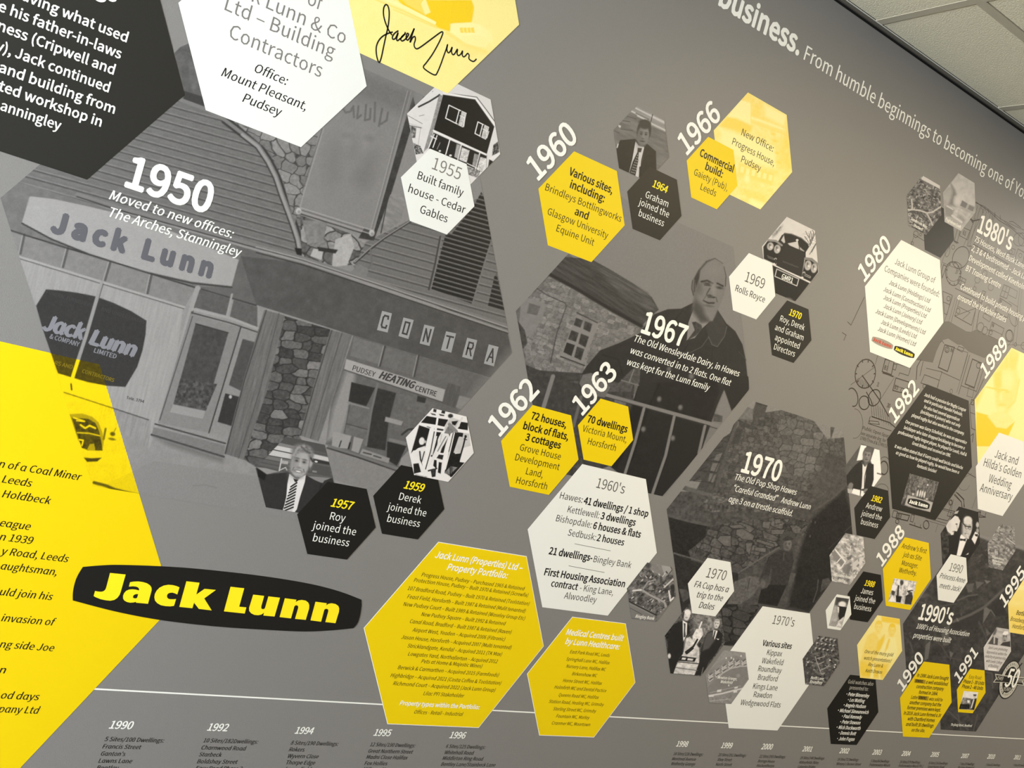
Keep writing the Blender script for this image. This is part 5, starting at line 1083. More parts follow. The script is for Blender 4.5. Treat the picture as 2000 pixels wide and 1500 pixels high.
# dark bank at right
s.poly([(1480, 60), (1800, -220), (1860, 0), (1900, 200), (1880, 320), (1650, 700), (1455, 975), (1240, 930), (1300, 700), (1330, 500), (1420, 200)], 40, n=5, sc=10, soft=4)
s.line([(1490, -10), (1700, -150), (1790, -240)], 3, 82, soft=2)
for x, y in ((1460, 235), (1510, 100), (1470, 90), (1525, -40)): s.ell(x, y, 7, 12, 0, 80, .6)
s.line([(1880, 0), (1870, 130), (1800, 190)], 1.4, 70); s.line([(1640, 360), (1760, 250)], 1.4, 62); s.line([(1540, 660), (1530, 760), (1490, 880)], 2, 80)
s.poly([(1580, 660), (1640, 640), (1670, 700), (1560, 780)], 76, n=20, sc=4); s.poly([(1340, 350), (1400, 200), (1420, 150), (1330, 220), (1300, 320)], 78, n=20, sc=4)
s.poly([(1180, 720), (1240, 720), (1230, 900), (1150, 910)], 74, n=14, sc=4); s.poly([(1260, 590), (1320, 600), (1300, 680), (1240, 690)], 84, n=10); s.poly([(1160, 900), (1270, 890), (1230, 950)], 66)
# child
s.poly([(1180, 220), (1240, 185), (1310, 200), (1320, 300), (1290, 380), (1180, 390), (1160, 300)], 70, n=6, sc=4); s.face(1240, 318, 44, 66, 5, 104, 58); s.poly([(1190, 260), (1240, 235), (1300, 260), (1280, 275), (1200, 285)], 56)
s.poly([(1160, 370), (1290, 390), (1300, 480), (1240, 720), (1070, 710), (1090, 560), (1060, 520), (1020, 520), (1060, 430)], 56, n=7, sc=4); s.line([(1205, 400), (1200, 470)], 1.6, 84); s.line([(1060, 440), (1030, 530), (1060, 600)], 1.4, 40)
s.poly([(1020, 500), (1080, 520), (1060, 620), (1010, 620), (960, 680), (990, 600)], 58, n=4); s.ell(1000, 700, 24, 40, 0, 96, .3)
s.poly([(1060, 710), (1230, 715), (1140, 920), (950, 890), (980, 760), (1040, 740)], 38)
s.poly([(720, 680), (870, 625), (960, 640), (970, 720), (900, 820), (780, 900), (650, 900), (700, 780)], 92, n=16, sc=4); s.line([(870, 650), (850, 760)], 1.2, 56); s.poly([(180, 750), (260, 760), (290, 830), (220, 880)], 80, n=12)
s.stones([(600, 940), (980, 900), (900, 1040), (760, 1240), (620, 1270)], 34, 15, 18, 56, 78, 36, .14, n=10, seed=8)
s.grain(9, 2.6); s.grain(5, 1.4)
s.done('photograph_hexagon', 'large dark photograph of a small hooded child standing before a rubble stone wall', 3)
REG.update({'k1': (1480, 415, .19432), 'k2': (1640, 860, .14706), 'k3': (1290, 1160, .18919), 'k4': (1380, 170, .26277), 'k5': (1215, 1085, .14706), 'k6': (1370, 1260, .13661), 'k7': (1900, 670, .21008), 'k8': (1750, 1040, .42017)})
Y0 = np.array([lin(v) for v in (240, 200, 12)]); Y1 = np.array([lin(v) for v in (246, 238, 172)])
# ---- vintage car
s = Pic('p69', wl=145, px=.8, veil=22); s.fill(228); s.r = 'k1'
s.poly([(300, 40), (570, 170), (600, 460), (480, 450), (520, 340), (420, 260), (270, 205), (210, 290), (60, 340)], 226, n=5, sc=8)
for A in ([(520, 340), (540, 250), (530, 190)], [(530, 320), (580, 200)], [(540, 300), (500, 230), (480, 190)], [(545, 280), (560, 200), (550, 180)], [(530, 330), (470, 240)], [(540, 400), (600, 290)], [(520, 420), (560, 350), (590, 300)], [(525, 300), (515, 210)]): s.line(A, 1.3, 95, a=.9)
s.grain(-46, 2.5, [(450, 200), (570, 170), (595, 300), (540, 350), (470, 270)]); s.poly([(140, 215), (250, 120), (240, 170), (150, 260)], 170, n=60, sc=3, soft=2); s.line([(225, 150), (190, 200)], 1.5, 130, soft=2)
s.poly([(205, 290), (240, 230), (275, 205), (330, 215), (430, 255), (500, 310), (515, 345), (480, 400), (480, 460), (180, 330)], 44, n=4); s.line([(265, 208), (340, 216), (440, 258), (512, 322)], 1.6, 120); s.poly([(232, 280), (262, 225), (275, 300), (262, 310)], 205); s.poly([(300, 310), (400, 290), (420, 380), (380, 370), (320, 335)], 214); s.poly([(410, 335), (470, 390), (440, 400), (400, 380)], 190, n=40, sc=3); s.line([(420, 340), (420, 395)], 1.5, 40); s.ell(395, 278, 14, 12, 0, 225, .2); s.line([(395, 285), (398, 310)], 2, 225)
s.poly([(55, 345), (110, 270), (240, 320), (250, 420), (180, 520), (60, 465)], 40, n=4); s.line([(105, 280), (180, 285), (240, 330)], 4, 150)
s.poly([(270, 310), (480, 400), (440, 650), (180, 545), (215, 400)], 46); s.stripes([(275, 330), (472, 410), (438, 640), (188, 540)], 3.6, 9, 44, 60, .3)
s.grain(26, 2, [(250, 480), (410, 545), (405, 565), (245, 500)]); s.line([(255, 492), (405, 552)], 2, 84, soft=2)
s.poly([(480, 450), (600, 520), (606, 600), (530, 700), (440, 660)], 42, n=4); s.line([(478, 462), (540, 470), (600, 520)], 5, 140)
for x, y, rx, ry in ((125, 340, 34, 42), (195, 368, 34, 46), (504, 532, 36, 52), (565, 560, 32, 50)):
    s.ell(x, y, rx, ry, 8, 150, .1); s.ell(x, y, rx * .86, ry * .86, 8, 214, .15); s.ell(x - 4, y - 4, rx * .5, ry * .55, 8, 110, .8, .7); s.line([(x - 6, y - ry * .5), (x + 4, y + ry * .4)], 1.4, 60); s.ell(x + 6, y + 8, rx * .3, ry * .3, 0, 236, .5)
s.line([(95, 435), (160, 462), (165, 475), (100, 452)], 1.2, 120); s.line([(460, 610), (530, 645), (525, 658), (465, 630)], 1.4, 170)
s.line([(145, 520), (200, 548), (430, 655)], 2.6, 232); s.line([(460, 670), (530, 704)], 2.6, 232)
for x, y in ((178, 468), (162, 518), (464, 606), (448, 655)): s.ell(x, y, 12, 11, 0, 236, .15)
s.line([(178, 470), (180, 500)], 3, 60); s.line([(464, 610), (460, 645)], 3, 70)
s.poly([(148, 530), (520, 710), (380, 895), (175, 830)], 42, n=5, sc=4); s.ell(320, 870, 30, 12, 20, 110, .6)
s.line([(190, 568), (412, 668), (392, 738), (172, 642), (190, 568)], 1.8, 214)
T['p69'] = s.done('photograph_hexagon', 'photograph of the front of a black vintage limousine with a number plate', 5)
text(T['p69'], 'plate_lettering', MAT['white'], 6, [('k1', 'GMR1', 235, 662, 346, 708)], 0, 2.5, rot='free')
# ---- aerial views
def aerial(key, reg, base, lo, hi, roads, lev, label, wl, extra=None, sc=5, px=.8, veil=12, houses=60):
    s = Pic(key, wl=wl, px=px, veil=veil); s.fill(base); s.r = reg
    s.grain((hi - lo) / 2, sc, None, (1, 1, 0), 3); s.grain((hi - lo) / 3, sc * .45, None, (2.2, 1, 35), 2)
    if extra: extra(s)
    r = random.Random(len(key) * 7 + int(base))
    X0, X1, Y0_, Y1_ = s.U.min(), s.U.max(), s.V.min(), s.V.max(); rr = s.r; s.r = 'p'
    for _ in range(houses):
        x, y = r.uniform(X0, X1), r.uniform(Y0_, Y1_); a = r.choice((.5, 2.0)) + r.uniform(-.3, .3); L = r.uniform(2, 5)
        s.line([(x, y), (x + L * math.cos(a), y + L * math.sin(a))], r.uniform(1.2, 2.6), r.choice((hi, hi, lo)), a=.85)
    s.r = rr
    for A, w, g in roads: s.line(A, w, g, soft=1)
    return s
s = aerial('p80a', 'i1', 110, 60, 190, [([(250, 610), (420, 620), (540, 660), (620, 650), (760, 560)], 3, 200), ([(310, 460), (320, 590), (300, 620)], 3, 196), ([(540, 670), (600, 780), (620, 840)], 3, 190), ([(270, 860), (350, 910), (470, 960)], 3, 70)], 0, '', 145, houses=110)
s.poly([(480, 100), (748, 250), (750, 310), (455, 155)], 224)
s.ell(330, 640, 50, 18, 0, 84, .2)
T['p80a'] = s.done('photograph_hexagon', 'small speckled aerial photograph with a pale top strip, left of a paler aerial photograph', 7)
s = Pic('p80b', wl=145, px=.8, veil=12); s.fill(182); s.r = 'i1'; s.grain(14, 9)
s.poly([(905, 215), (1020, 65), (1262, 212), (1262, 560), (1130, 520), (1050, 470), (1000, 420), (960, 320)], 205, n=16, sc=8)
s.poly([(900, 220), (960, 310), (980, 380), (940, 470), (960, 560), (860, 540), (910, 420), (925, 330)], 138, soft=3); s.poly([(960, 420), (1040, 390), (1060, 500), (1020, 560), (950, 520)], 218, soft=4)
s.poly([(1070, 470), (1150, 520), (1120, 590), (1040, 550)], 128); s.poly([(1180, 540), (1250, 580), (1230, 640), (1150, 600)], 134); s.poly([(810, 560), (940, 610), (920, 730), (810, 700)], 150, soft=2); s.line([(840, 555), (930, 610)], 2, 220)
s.grain(34, 4, [(960, 560), (1250, 660), (1080, 800), (920, 700)], (2, 1, 30)); s.line([(920, 700), (1060, 800)], 4, 214); s.poly([(800, 760), (1100, 880), (1045, 930), (797, 800)], 198, soft=2)
T['p80b'] = s.done('photograph_hexagon', 'small pale aerial photograph of factory blocks beside the plain black hexagon', 6)
s = aerial('p88a', 'h1', 150, 90, 205, [([(700, 870), (850, 1050), (780, 1150)], 2.5, 205), ([(720, 1070), (790, 990)], 2, 205)], 0, '', 112, sc=6, houses=30)
for Q, g in (([(690, 880), (780, 990), (720, 1060), (650, 950)], 118), ([(780, 1010), (840, 1060), (790, 1130), (750, 1070)], 116), ([(870, 1090), (930, 1060), (860, 1250), (800, 1160)], 112), ([(960, 1080), (1040, 1010), (1050, 1080), (960, 1200)], 176), ([(890, 1100), (950, 1120), (900, 1240), (865, 1230)], 104), ([(1060, 1000), (1140, 980), (1060, 1150)], 184), ([(870, 990), (950, 960), (940, 1010), (890, 1030)], 98)): s.poly(Q, g)
T['p88a'] = s.done('photograph_hexagon', 'small pale aerial photograph with diamond fields left of slanted 1988', 9)
s = aerial('p95', 'h2', 128, 84, 190, [([(1740, 700), (1860, 790)], 2, 190), ([(1540, 980), (1600, 900)], 2, 170)], 0, '', 128, sc=5, houses=50)
T['p95'] = s.done('photograph_hexagon', 'small mottled pale aerial photograph near the right edge above slanted 1995', 8)
def cul(s):
    s.poly([(218, 1198), (300, 1100), (400, 1480), (240, 1500)], 66, n=30, sc=4); s.line([(310, 1120), (350, 1330), (400, 1450)], 3, 66)
s = aerial('pnl', 'h3', 74, 40, 130, [], 0, '', 112, cul, sc=4, houses=70)
r = random.Random(4)
for a_ in range(3):
    for b_ in range(5):
        x, y = 450 + b_ * 62 - a_ * 20 + r.uniform(-10, 10), 895 + a_ * 75 + b_ * 9; s.ell(x, y, 15, 14, 0, 175, .5); s.ell(x + 12, y + 16, 14, 14, 0, 44, .5)
for A in ([(400, 1170), (430, 1270), (480, 1400)], [(430, 1200), (540, 1170)], [(440, 1290), (530, 1250)], [(470, 1380), (560, 1340)], [(500, 1440), (540, 1420)]): s.line(A, 1.4, 150)
for x, y in ((700, 1295), (690, 1330), (290, 1255), (620, 1225)): s.ell(x, y, 10, 10, 0, 220, .4)
T['pnl'] = s.done('photograph_hexagon', "small dark aerial photograph on the right edge of the white 1970's panel", 8)
s = Pic('png', wl=108, px=.75, veil=8); s.fill(116); s.r = 'k6'; s.grain(8, 4)
s.poly([(310, 75), (625, 105), (640, 200), (500, 150), (360, 170), (200, 270), (60, 430)], 124, n=10, sc=3)
for i_ in range(3):
    for b_ in range(6):
        x, y = 100 + b_ * 95, 420 - b_ * 62 + i_ * 36 + (b_ > 3) * (b_ - 3) * 58
        s.poly([(x, y), (x + 52, y - 34), (x + 64, y - 10), (x + 14, y + 26)], 150 if i_ % 2 else 92, n=16, sc=3); s.line([(x, y), (x + 14, y + 26), (x + 64, y - 10)], 1.3, 176)
s.poly([(270, 430), (380, 350), (560, 310), (640, 300), (665, 480), (560, 620), (100, 700), (90, 600)], 108, n=5); s.line([(230, 470), (300, 400), (420, 330), (560, 300), (640, 300)], 2.6, 150)
for A, w_, g in (([(100, 725), (300, 690), (450, 650), (580, 620)], 3, 172), ([(110, 800), (400, 770)], 1.6, 140), ([(120, 680), (560, 580)], 1.4, 134)): s.line(A, w_, g)
for Q in ([(222, 640), (285, 630), (280, 665), (220, 672)], [(455, 650), (512, 645), (508, 675), (455, 682)], [(470, 600), (520, 590), (515, 615), (470, 622)], [(105, 712), (180, 705), (176, 735), (105, 742)]): s.poly(Q, 178, n=10)
s.grain(18, 3, [(110, 740), (500, 690), (430, 840), (115, 825)]); s.ell(525, 435, 26, 24, 0, 128, .6)
for x, y in ((352, 185), (425, 180), (458, 200), (565, 155), (388, 575)): s.ell(x, y, 8, 14, 0, 190, .4)
T['png'] = s.done('photograph_hexagon', 'small grey aerial photograph of housing overlapping the left foot of a white panel', 8)
s = Pic('pbb', wl=112, px=.75, veil=8); s.fill(84); s.r = 'k5'
s.grain(44, 4.5, None, (1, 1, 0), 3); s.grain(30, 2, None, (2.5, 1, -40), 2)
s.poly([(335, 85), (700, 150), (710, 280), (640, 250), (540, 290), (360, 180), (290, 180)], 112, n=9, sc=6); s.poly([(520, 130), (655, 150), (660, 190), (570, 280), (540, 190)], 136, n=5); s.line([(600, 275), (662, 190), (640, 140)], 1.3, 56); s.ell(345, 130, 34, 42, 0, 62, .5)
r = random.Random(2)
for _ in range(70):
    x, y = r.uniform(90, 680), r.uniform(200, 760); a = r.choice((.9, -.6, 2.2)); L = r.uniform(14, 36); s.line([(x, y), (x + L * math.cos(a), y + L * math.sin(a))], r.uniform(1.2, 2.6), r.choice((190, 170, 40, 36)), a=.8)
s.line([(150, 455), (270, 460), (360, 520), (440, 560), (560, 620), (590, 700)], 4, 138, soft=1.5); s.line([(280, 440), (340, 350), (440, 320)], 2.6, 130); s.line([(140, 470), (250, 455)], 2.4, 190); s.poly([(355, 420), (400, 400), (400, 450), (350, 460)], 118)
s.line([(560, 420), (690, 300)], 3, 170); s.line([(620, 470), (640, 600), (680, 560)], 3, 190); s.poly([(640, 400), (700, 380), (690, 540), (650, 560)], 52, n=14)
s.poly([(85, 600), (250, 670), (440, 770), (445, 885), (120, 830)], 104, n=5, sc=5); s.line([(85, 605), (250, 690), (450, 790)], 2.4, 40); s.line([(100, 640), (290, 730), (400, 790)], 1.2, 124); s.line([(95, 690), (260, 780)], 1.2, 70); s.poly([(460, 800), (640, 640), (450, 885)], 96, n=20, sc=3)
T['pbb'] = s.done('photograph_hexagon', "small dark aerial photograph of an estate touching the white 1960's panel", 8)
CAP = [('pbb', [('g32', 'Bingley Bank', 962, 325, 1108, 342)]), ('png', [('g32', 'Newton Grange,', 1605, 803, 1755, 812), ('g32', 'Wakefield', 1625, 835, 1718, 842)]), ('pnl', [('h5', 'North Lane,', 328, 160, 530, 185), ('h5', 'Roundhay', 315, 222, 500, 240)]),
 ('p88a', [('h1', 'Caldene Road', 700, 1268, 925, 1310), ('h1', 'Batley', 745, 1350, 845, 1366)]), ('p80a', [('i1', 'Sanderson Way,', 290, 775, 545, 885), ('i1', 'Shadwell', 330, 865, 470, 925)]), ('p80b', [('i1', 'Pughdean Croft', 815, 775, 1045, 885)]),
 ('p95', [('h2', 'Hodgson Avenue,', 1510, 1005, 1705, 1030), ('h2', 'Shadwell Lane,', 1510, 1050, 1680, 1075), ('h2', 'Moortown', 1530, 1092, 1650, 1108)])]
for k, ls in CAP: tx(k, 'caption_lettering', 'paper', ls, ital=.15, bold=1.4)
# ---- big dark aerial view of the nineties
s = Pic('p90s', wl=116, px=1.1, veil=12); s.fill(58); s.r = 'h4'; s.grain(15, 9, None, (1, 1, 0), 3); s.grain(9, 3)
for Q, g in (([(850, 640), (1400, 380), (1500, 480), (1380, 700), (1000, 780), (900, 720)], 52), ([(760, 780), (880, 690), (870, 1000), (780, 1010)], 84), ([(520, 1000), (600, 920), (560, 1200), (500, 1240)], 92), ([(1400, 400), (1500, 480), (1380, 680), (1390, 560)], 96), ([(1420, 740), (1500, 830), (1440, 860)], 86), ([(880, 1090), (940, 1120), (890, 1230)], 96), ([(500, 220), (580, 240), (520, 290), (440, 290)], 78), ([(1120, 90), (1250, 70), (1220, 200), (1160, 210)], 84), ([(1270, 40), (1400, 60), (1290, 160)], 86), ([(1400, 20), (1500, 40), (1440, 80)], 104), ([(1840, 560), (2000, 780), (1900, 860), (1840, 700)], 54), ([(1480, 440), (1640, 300), (1760, 560), (1560, 560)], 48), ([(200, 700), (400, 740), (380, 980), (260, 900)], 56)):
    s.poly(Q, g, n=6, sc=5)
for A, w_, g in (([(930, 650), (1200, 540), (1400, 430), (1700, 160)], 5, 84), ([(420, 350), (700, 420), (980, 380)], 2.4, 76), ([(1000, 330), (1160, 260), (1300, 240)], 3, 82), ([(290, 960), (330, 1100)], 2, 84), ([(990, 600), (1010, 640)], 2, 116), ([(1500, 470), (1560, 560)], 1.6, 104), ([(1320, 640), (1460, 960)], 2, 74), ([(620, 900), (760, 1010), (860, 1180), (1100, 1240)], 3, 70)): s.line(A, w_, g, soft=2)
r = random.Random(9)
for _ in range(70):
    x, y = r.uniform(250, 2000), r.uniform(-700, 1300); a = r.choice((-.5, 1.2)) + r.uniform(-.2, .2); L = r.uniform(30, 80); b_ = (L * .5 * math.cos(a + 1.5), L * .5 * math.sin(a + 1.5)); q = (L * math.cos(a), L * math.sin(a))
    s.poly([(x, y), (x + q[0], y + q[1]), (x + q[0] + b_[0], y + q[1] + b_[1]), (x + b_[0], y + b_[1])], r.choice((84, 44, 74, 90)), a=.6)
s.r = 'h6'; s.poly([(1480, 40), (1520, 60), (1540, 300), (1400, 500), (1000, 760), (900, 700), (1300, 300)], 66, n=8, sc=4, soft=3); s.line([(860, 640), (1060, 830), (1160, 930)], 2, 84, soft=2); s.line([(1010, 700), (1050, 920)], 2, 84, soft=2); s.line([(1300, 700), (1240, 940)], 2, 80, soft=2); s.line([(1420, 60), (1520, 80), (1530, 300)], 2, 84, soft=2)
s.r = 'p'; s.poly([(1700, 1415), (1825, 1400), (1836, 1400), (1838, 1440), (1700, 1440)], s.wl, soft=1)
s.poly([(1820, 1000), (2040, 1000), (2040, 1088), (1990, 1072), (1940, 1060), (1900, 1045), (1840, 1040)], s.wl + 4, soft=2)
s.done('photograph_hexagon', "large dark aerial photograph of roofs behind the white 1990's heading", 2)
# ---- seated man with papers
s = Pic('p82', wl=122, px=.7, veil=12); s.fill(84); s.r = 'k2'; s.grain(8, 4)
s.poly([(280, 60), (355, 75), (300, 260), (225, 270)], 232); s.poly([(460, 110), (535, 130), (555, 480), (405, 695), (380, 640), (440, 500), (420, 300), (410, 270)], 232); s.line([(500, 438), (550, 452)], 3, 120)
s.poly([(80, 480), (140, 400), (200, 330), (290, 262), (380, 290), (450, 320), (450, 520), (400, 690), (330, 660), (280, 660), (180, 650), (100, 600), (85, 540)], 44, n=4)
s.poly([(295, 290), (330, 350), (375, 300), (350, 400), (325, 640), (285, 650), (300, 440)], 214); s.line([(300, 300), (285, 620)], 1.2, 28); s.line([(372, 310), (330, 480), (325, 640)], 1.2, 28)
s.face(362, 205, 54, 92, 10, 124, 62, 84); s.ell(385, 125, 50, 30, 12, 92, .3, 1)
s.poly([(320, 290), (372, 300), (345, 345), (325, 330)], 96, soft=1.5)
s.poly([(95, 640), (160, 640), (390, 760), (345, 785), (100, 715)], 168, n=5); s.poly([(180, 640), (270, 660), (275, 740), (160, 700)], 236); s.poly([(285, 665), (330, 680), (385, 720), (365, 765), (275, 735)], 232); s.line([(277, 650), (270, 740)], 1.4, 60)
s.ell(146, 605, 34, 44, 10, 118, .2); s.line([(180, 600), (170, 650)], 1.4, 60); s.ell(355, 675, 40, 34, 15, 118, .25); s.line([(320, 700), (360, 670)], 1.2, 66)
s.grain(3, 1.6)
s.done('photograph_hexagon', 'small photograph of a man in a dark jacket seated over papers, above black 1982 panel', 6)
# ---- evening dress trio
s = Pic('p90', wl=118, px=.7, veil=8); s.fill(34); s.r = 'h2'
s.poly([(750, 610), (860, 560), (870, 900), (820, 1060), (770, 1060)], 52, n=34, sc=4)
s.poly([(905, 400), (960, 360), (1010, 380), (1040, 440), (1020, 530), (990, 600), (950, 590), (940, 650), (905, 655), (850, 600), (825, 520), (860, 450)], 205, n=8, sc=5); s.ell(870, 500, 30, 60, 0, 178, .8, .6); s.poly([(900, 420), (950, 370), (990, 290), (1020, 295), (960, 330), (890, 390), (880, 430)], 40); s.poly([(960, 300), (1020, 285), (1000, 330), (950, 340)], 170, n=30, sc=3)
s.ell(985, 490, 14, 10, 10, 60, .5); s.line([(990, 500), (1000, 570)], 1.4, 150); s.ell(940, 600, 18, 8, 0, 130, .6); s.poly([(850, 600), (900, 640), (870, 660)], 90)
s.face(1145, 545, 78, 168, 8, 186, 80, None); s.ell(1155, 430, 64, 60, 8, 206, .2); s.ell(1150, 545, 70, 150, 8, 178, .15, .35)
s.line([(1085, 480), (1120, 520), (1160, 525), (1200, 530)], 2, 44); s.ell(1140, 545, 26, 22, 8, 60, .15, .7); s.ell(1140, 545, 19, 16, 8, 170, .2); s.ell(1185, 555, 22, 22, 8, 60, .15, .7); s.ell(1185, 555, 16, 16, 8, 160, .2); s.line([(1070, 480), (1075, 620)], 2, 110, soft=2)
s.poly([(1060, 640), (1120, 700), (1140, 720), (1050, 960), (1035, 970), (985, 960), (1030, 740), (1040, 670)], 222); s.poly([(1035, 705), (1090, 715), (1125, 705), (1120, 750), (1080, 735), (1040, 740)], 30); s.line([(1140, 640), (1160, 700)], 3, 190)
s.ell(1300, 500, 24, 42, 0, 170, .3); s.ell(1300, 590, 22, 40, 0, 150, .4); s.poly([(1265, 600), (1320, 640), (1260, 795), (1210, 715)], 216); s.poly([(1258, 640), (1310, 640), (1300, 680), (1265, 665)], 34); s.poly([(1125, 950), (1165, 920), (1160, 945)], 230)
s.r = 'h2'
s.done('photograph_hexagon', 'photograph of three people in evening dress, a bald man with glasses and bow tie', 6)
# ---- cup photograph
s = Pic('pfa', wl=112, px=.8, veil=8); s.fill(74); s.r = 'k3'; s.grain(46, 5, None, (1, 1, 0), 3); s.grain(30, 2)
s.poly([(330, 200), (560, 230), (560, 380), (440, 440), (330, 380)], 110, n=50, sc=4, soft=3)
s.poly([(40, 420), (130, 300), (160, 480), (100, 560)], 40, n=40, sc=3)
s.poly([(230, 470), (300, 440), (400, 560), (400, 840), (130, 820), (200, 650)], 178, n=46, sc=5)
s.poly([(150, 305), (240, 270), (300, 330), (300, 400), (250, 470), (230, 620), (170, 700), (130, 830), (100, 825), (80, 660), (70, 580), (80, 440), (110, 360)], 36, n=3)
s.poly([(228, 270), (275, 300), (270, 420), (235, 490), (230, 400)], 214); s.line([(250, 310), (246, 440)], 3, 44); s.face(272, 215, 36, 58, 8, 196, 70); s.ell(280, 190, 34, 30, 8, 206, .25); s.line([(240, 190), (232, 240)], 2.4, 44, soft=1.4)
s.ell(90, 640, 16, 26, 0, 190, .3); s.line([(240, 300), (262, 450), (235, 600)], 1.2, 80)
s.poly([(480, 400), (550, 370), (600, 370), (640, 420), (630, 520), (570, 620), (500, 700), (440, 840), (350, 840), (400, 700), (420, 560), (450, 470)], 38, n=3)
s.poly([(480, 405), (540, 385), (560, 480), (500, 560), (430, 590), (450, 480)], 74, n=5, soft=2); s.poly([(545, 370), (590, 380), (560, 470), (540, 440)], 205); s.line([(562, 385), (545, 460)], 2.6, 50); s.face(580, 310, 28, 46, 8, 190, 70, 150); s.poly([(575, 460), (605, 465), (595, 475)], 226)
s.poly([(370, 360), (430, 350), (440, 420), (400, 480), (360, 540), (330, 520), (330, 430)], 200, n=40, sc=4); s.line([(425, 290), (400, 350)], 3, 205); s.poly([(325, 530), (360, 540), (345, 600), (300, 600)], 190, n=30, sc=3); s.line([(380, 470), (340, 540), (260, 600)], 3.4, 36)
s.line([(270, 610), (330, 560)], 5, 40); s.poly([(215, 640), (370, 660), (350, 700), (180, 690)], 30); s.poly([(225, 655), (265, 660), (255, 680), (215, 676)], 200); s.poly([(280, 662), (340, 670), (330, 690), (275, 684)], 190); s.line([(180, 700), (390, 720)], 2, 60); s.line([(160, 760), (380, 790)], 1.6, 90)
s.line([(440, 760), (420, 840)], 1.4, 110)
s.done('photograph_hexagon', 'photograph of two men in suits either side of a large trophy', 6)
# ---- yellow duotone prints
s = Pic('p66', px=1.0); s.fill(150); s.r = 'k4'; s.grain(44, 12); s.grain(22, 4)
s.poly([(240, 95), (310, 45), (600, 205), (590, 330), (440, 280), (330, 240), (320, 110)], 120, n=40, sc=7, soft=4); s.poly([(430, 130), (595, 210), (580, 290), (440, 220)], 222, soft=4)
s.poly([(245, 95), (325, 120), (325, 290), (160, 220)], 224, n=5); s.poly([(150, 225), (220, 232), (340, 290), (330, 330), (270, 340), (130, 300), (100, 290)], 62, n=12, sc=6, soft=3); s.poly([(100, 310), (260, 360), (500, 440), (520, 610), (280, 540), (120, 470)], 214, n=10, sc=8, soft=4)
s.line([(340, 230), (590, 320)], 5, 205, soft=2); s.line([(340, 260), (580, 350)], 4, 110, soft=2); s.poly([(330, 200), (370, 120), (400, 200), (360, 230)], 90, n=30, sc=4, soft=3)
s.poly([(590, 260), (610, 210), (635, 600), (600, 640), (520, 560), (560, 420)], 96, n=40, sc=8, soft=6); s.line([(560, 330), (520, 600)], 2, 120, soft=2)
s.poly([(240, 560), (510, 640), (480, 730), (230, 660)], 100, n=22, sc=5, soft=3)
for x in range(6): s.poly([(255 + x * 42, 590 + x * 12), (280 + x * 42, 597 + x * 12), (272 + x * 42, 640 + x * 12), (248 + x * 42, 632 + x * 12)], 190, n=12)
s.poly([(220, 740), (460, 800), (430, 860), (260, 800)], 110, n=40, sc=5, soft=3); s.poly([(330, 830), (440, 880), (400, 905), (320, 870)], 235, soft=4); s.ell(300, 680, 18, 34, 0, 225, .6)
for y in (350, 400, 490, 560): s.ell(495 + (y - 350) * .2, y, 16, 9, 20, 70, .6)
T['p66'] = s.done('photograph_hexagon', 'pale yellow tinted photograph with text about a new office, right of slanted 1966', 5, duo=(Y0, Y1))
tx('p66', 'lettering', 'ink', [('p', 'New Office:', 1447, 264, 1509, 296), ('p', 'Progress House,', 1429, 282, 1511, 324), ('g02', 'Pudsey', 1785, 1270, 1938, 1335)], bold=.4)
s = Pic('sig', px=1.1); s.fill(176); s.r = 'j6'; s.grain(10, 14)
s.poly([(590, 0), (900, 0), (920, 50), (900, 165), (760, 170), (740, 230), (640, 200), (400, 40), (300, -60), (600, -200)], 6, soft=1.5, n=3); s.poly([(380, -20), (530, -20), (600, 90), (560, 110), (420, 30)], 70, n=8, soft=2); s.poly([(530, 30), (560, -20), (600, 90), (560, 108)], 190, n=20, sc=5)
s.poly([(900, -30), (1230, -30), (1250, 180), (1100, 330), (940, 190), (920, 50)], 184, soft=3); s.line([(250, -20), (420, 60), (628, 168)], 7, 226); s.line([(180, -10), (400, 80), (640, 190)], 2.6, 96, soft=2); s.line([(330, 70), (650, 205)], 3, 110, soft=2)
s.poly([(745, 175), (900, 165), (960, 180), (1050, 280), (1000, 345), (860, 320), (745, 230)], 228, n=4, soft=1.5); s.line([(830, 265), (930, 262), (1030, 280), (1005, 345)], 1.6, 200); s.poly([(830, 268), (930, 265), (1025, 285), (1000, 340), (840, 315)], 206, soft=2)
for i_ in range(4): s.poly([(812 + i_ * 27, 203), (835 + i_ * 27, 201), (842 + i_ * 27, 240), (820 + i_ * 27, 238)], 50, n=30, sc=2)
s.line([(720, 240), (850, 330), (1000, 380)], 7, 120, soft=4); s.poly([(700, 270), (900, 350), (1030, 390), (900, 400), (720, 310)], 150, soft=8); s.poly([(960, 180), (1040, 230), (1060, 330), (1020, 300)], 214, soft=4)
T['sig'] = s.done('photograph_hexagon', 'pale yellow tinted photograph hexagon with a black handwritten signature at the top', 7, duo=(Y0, Y1))
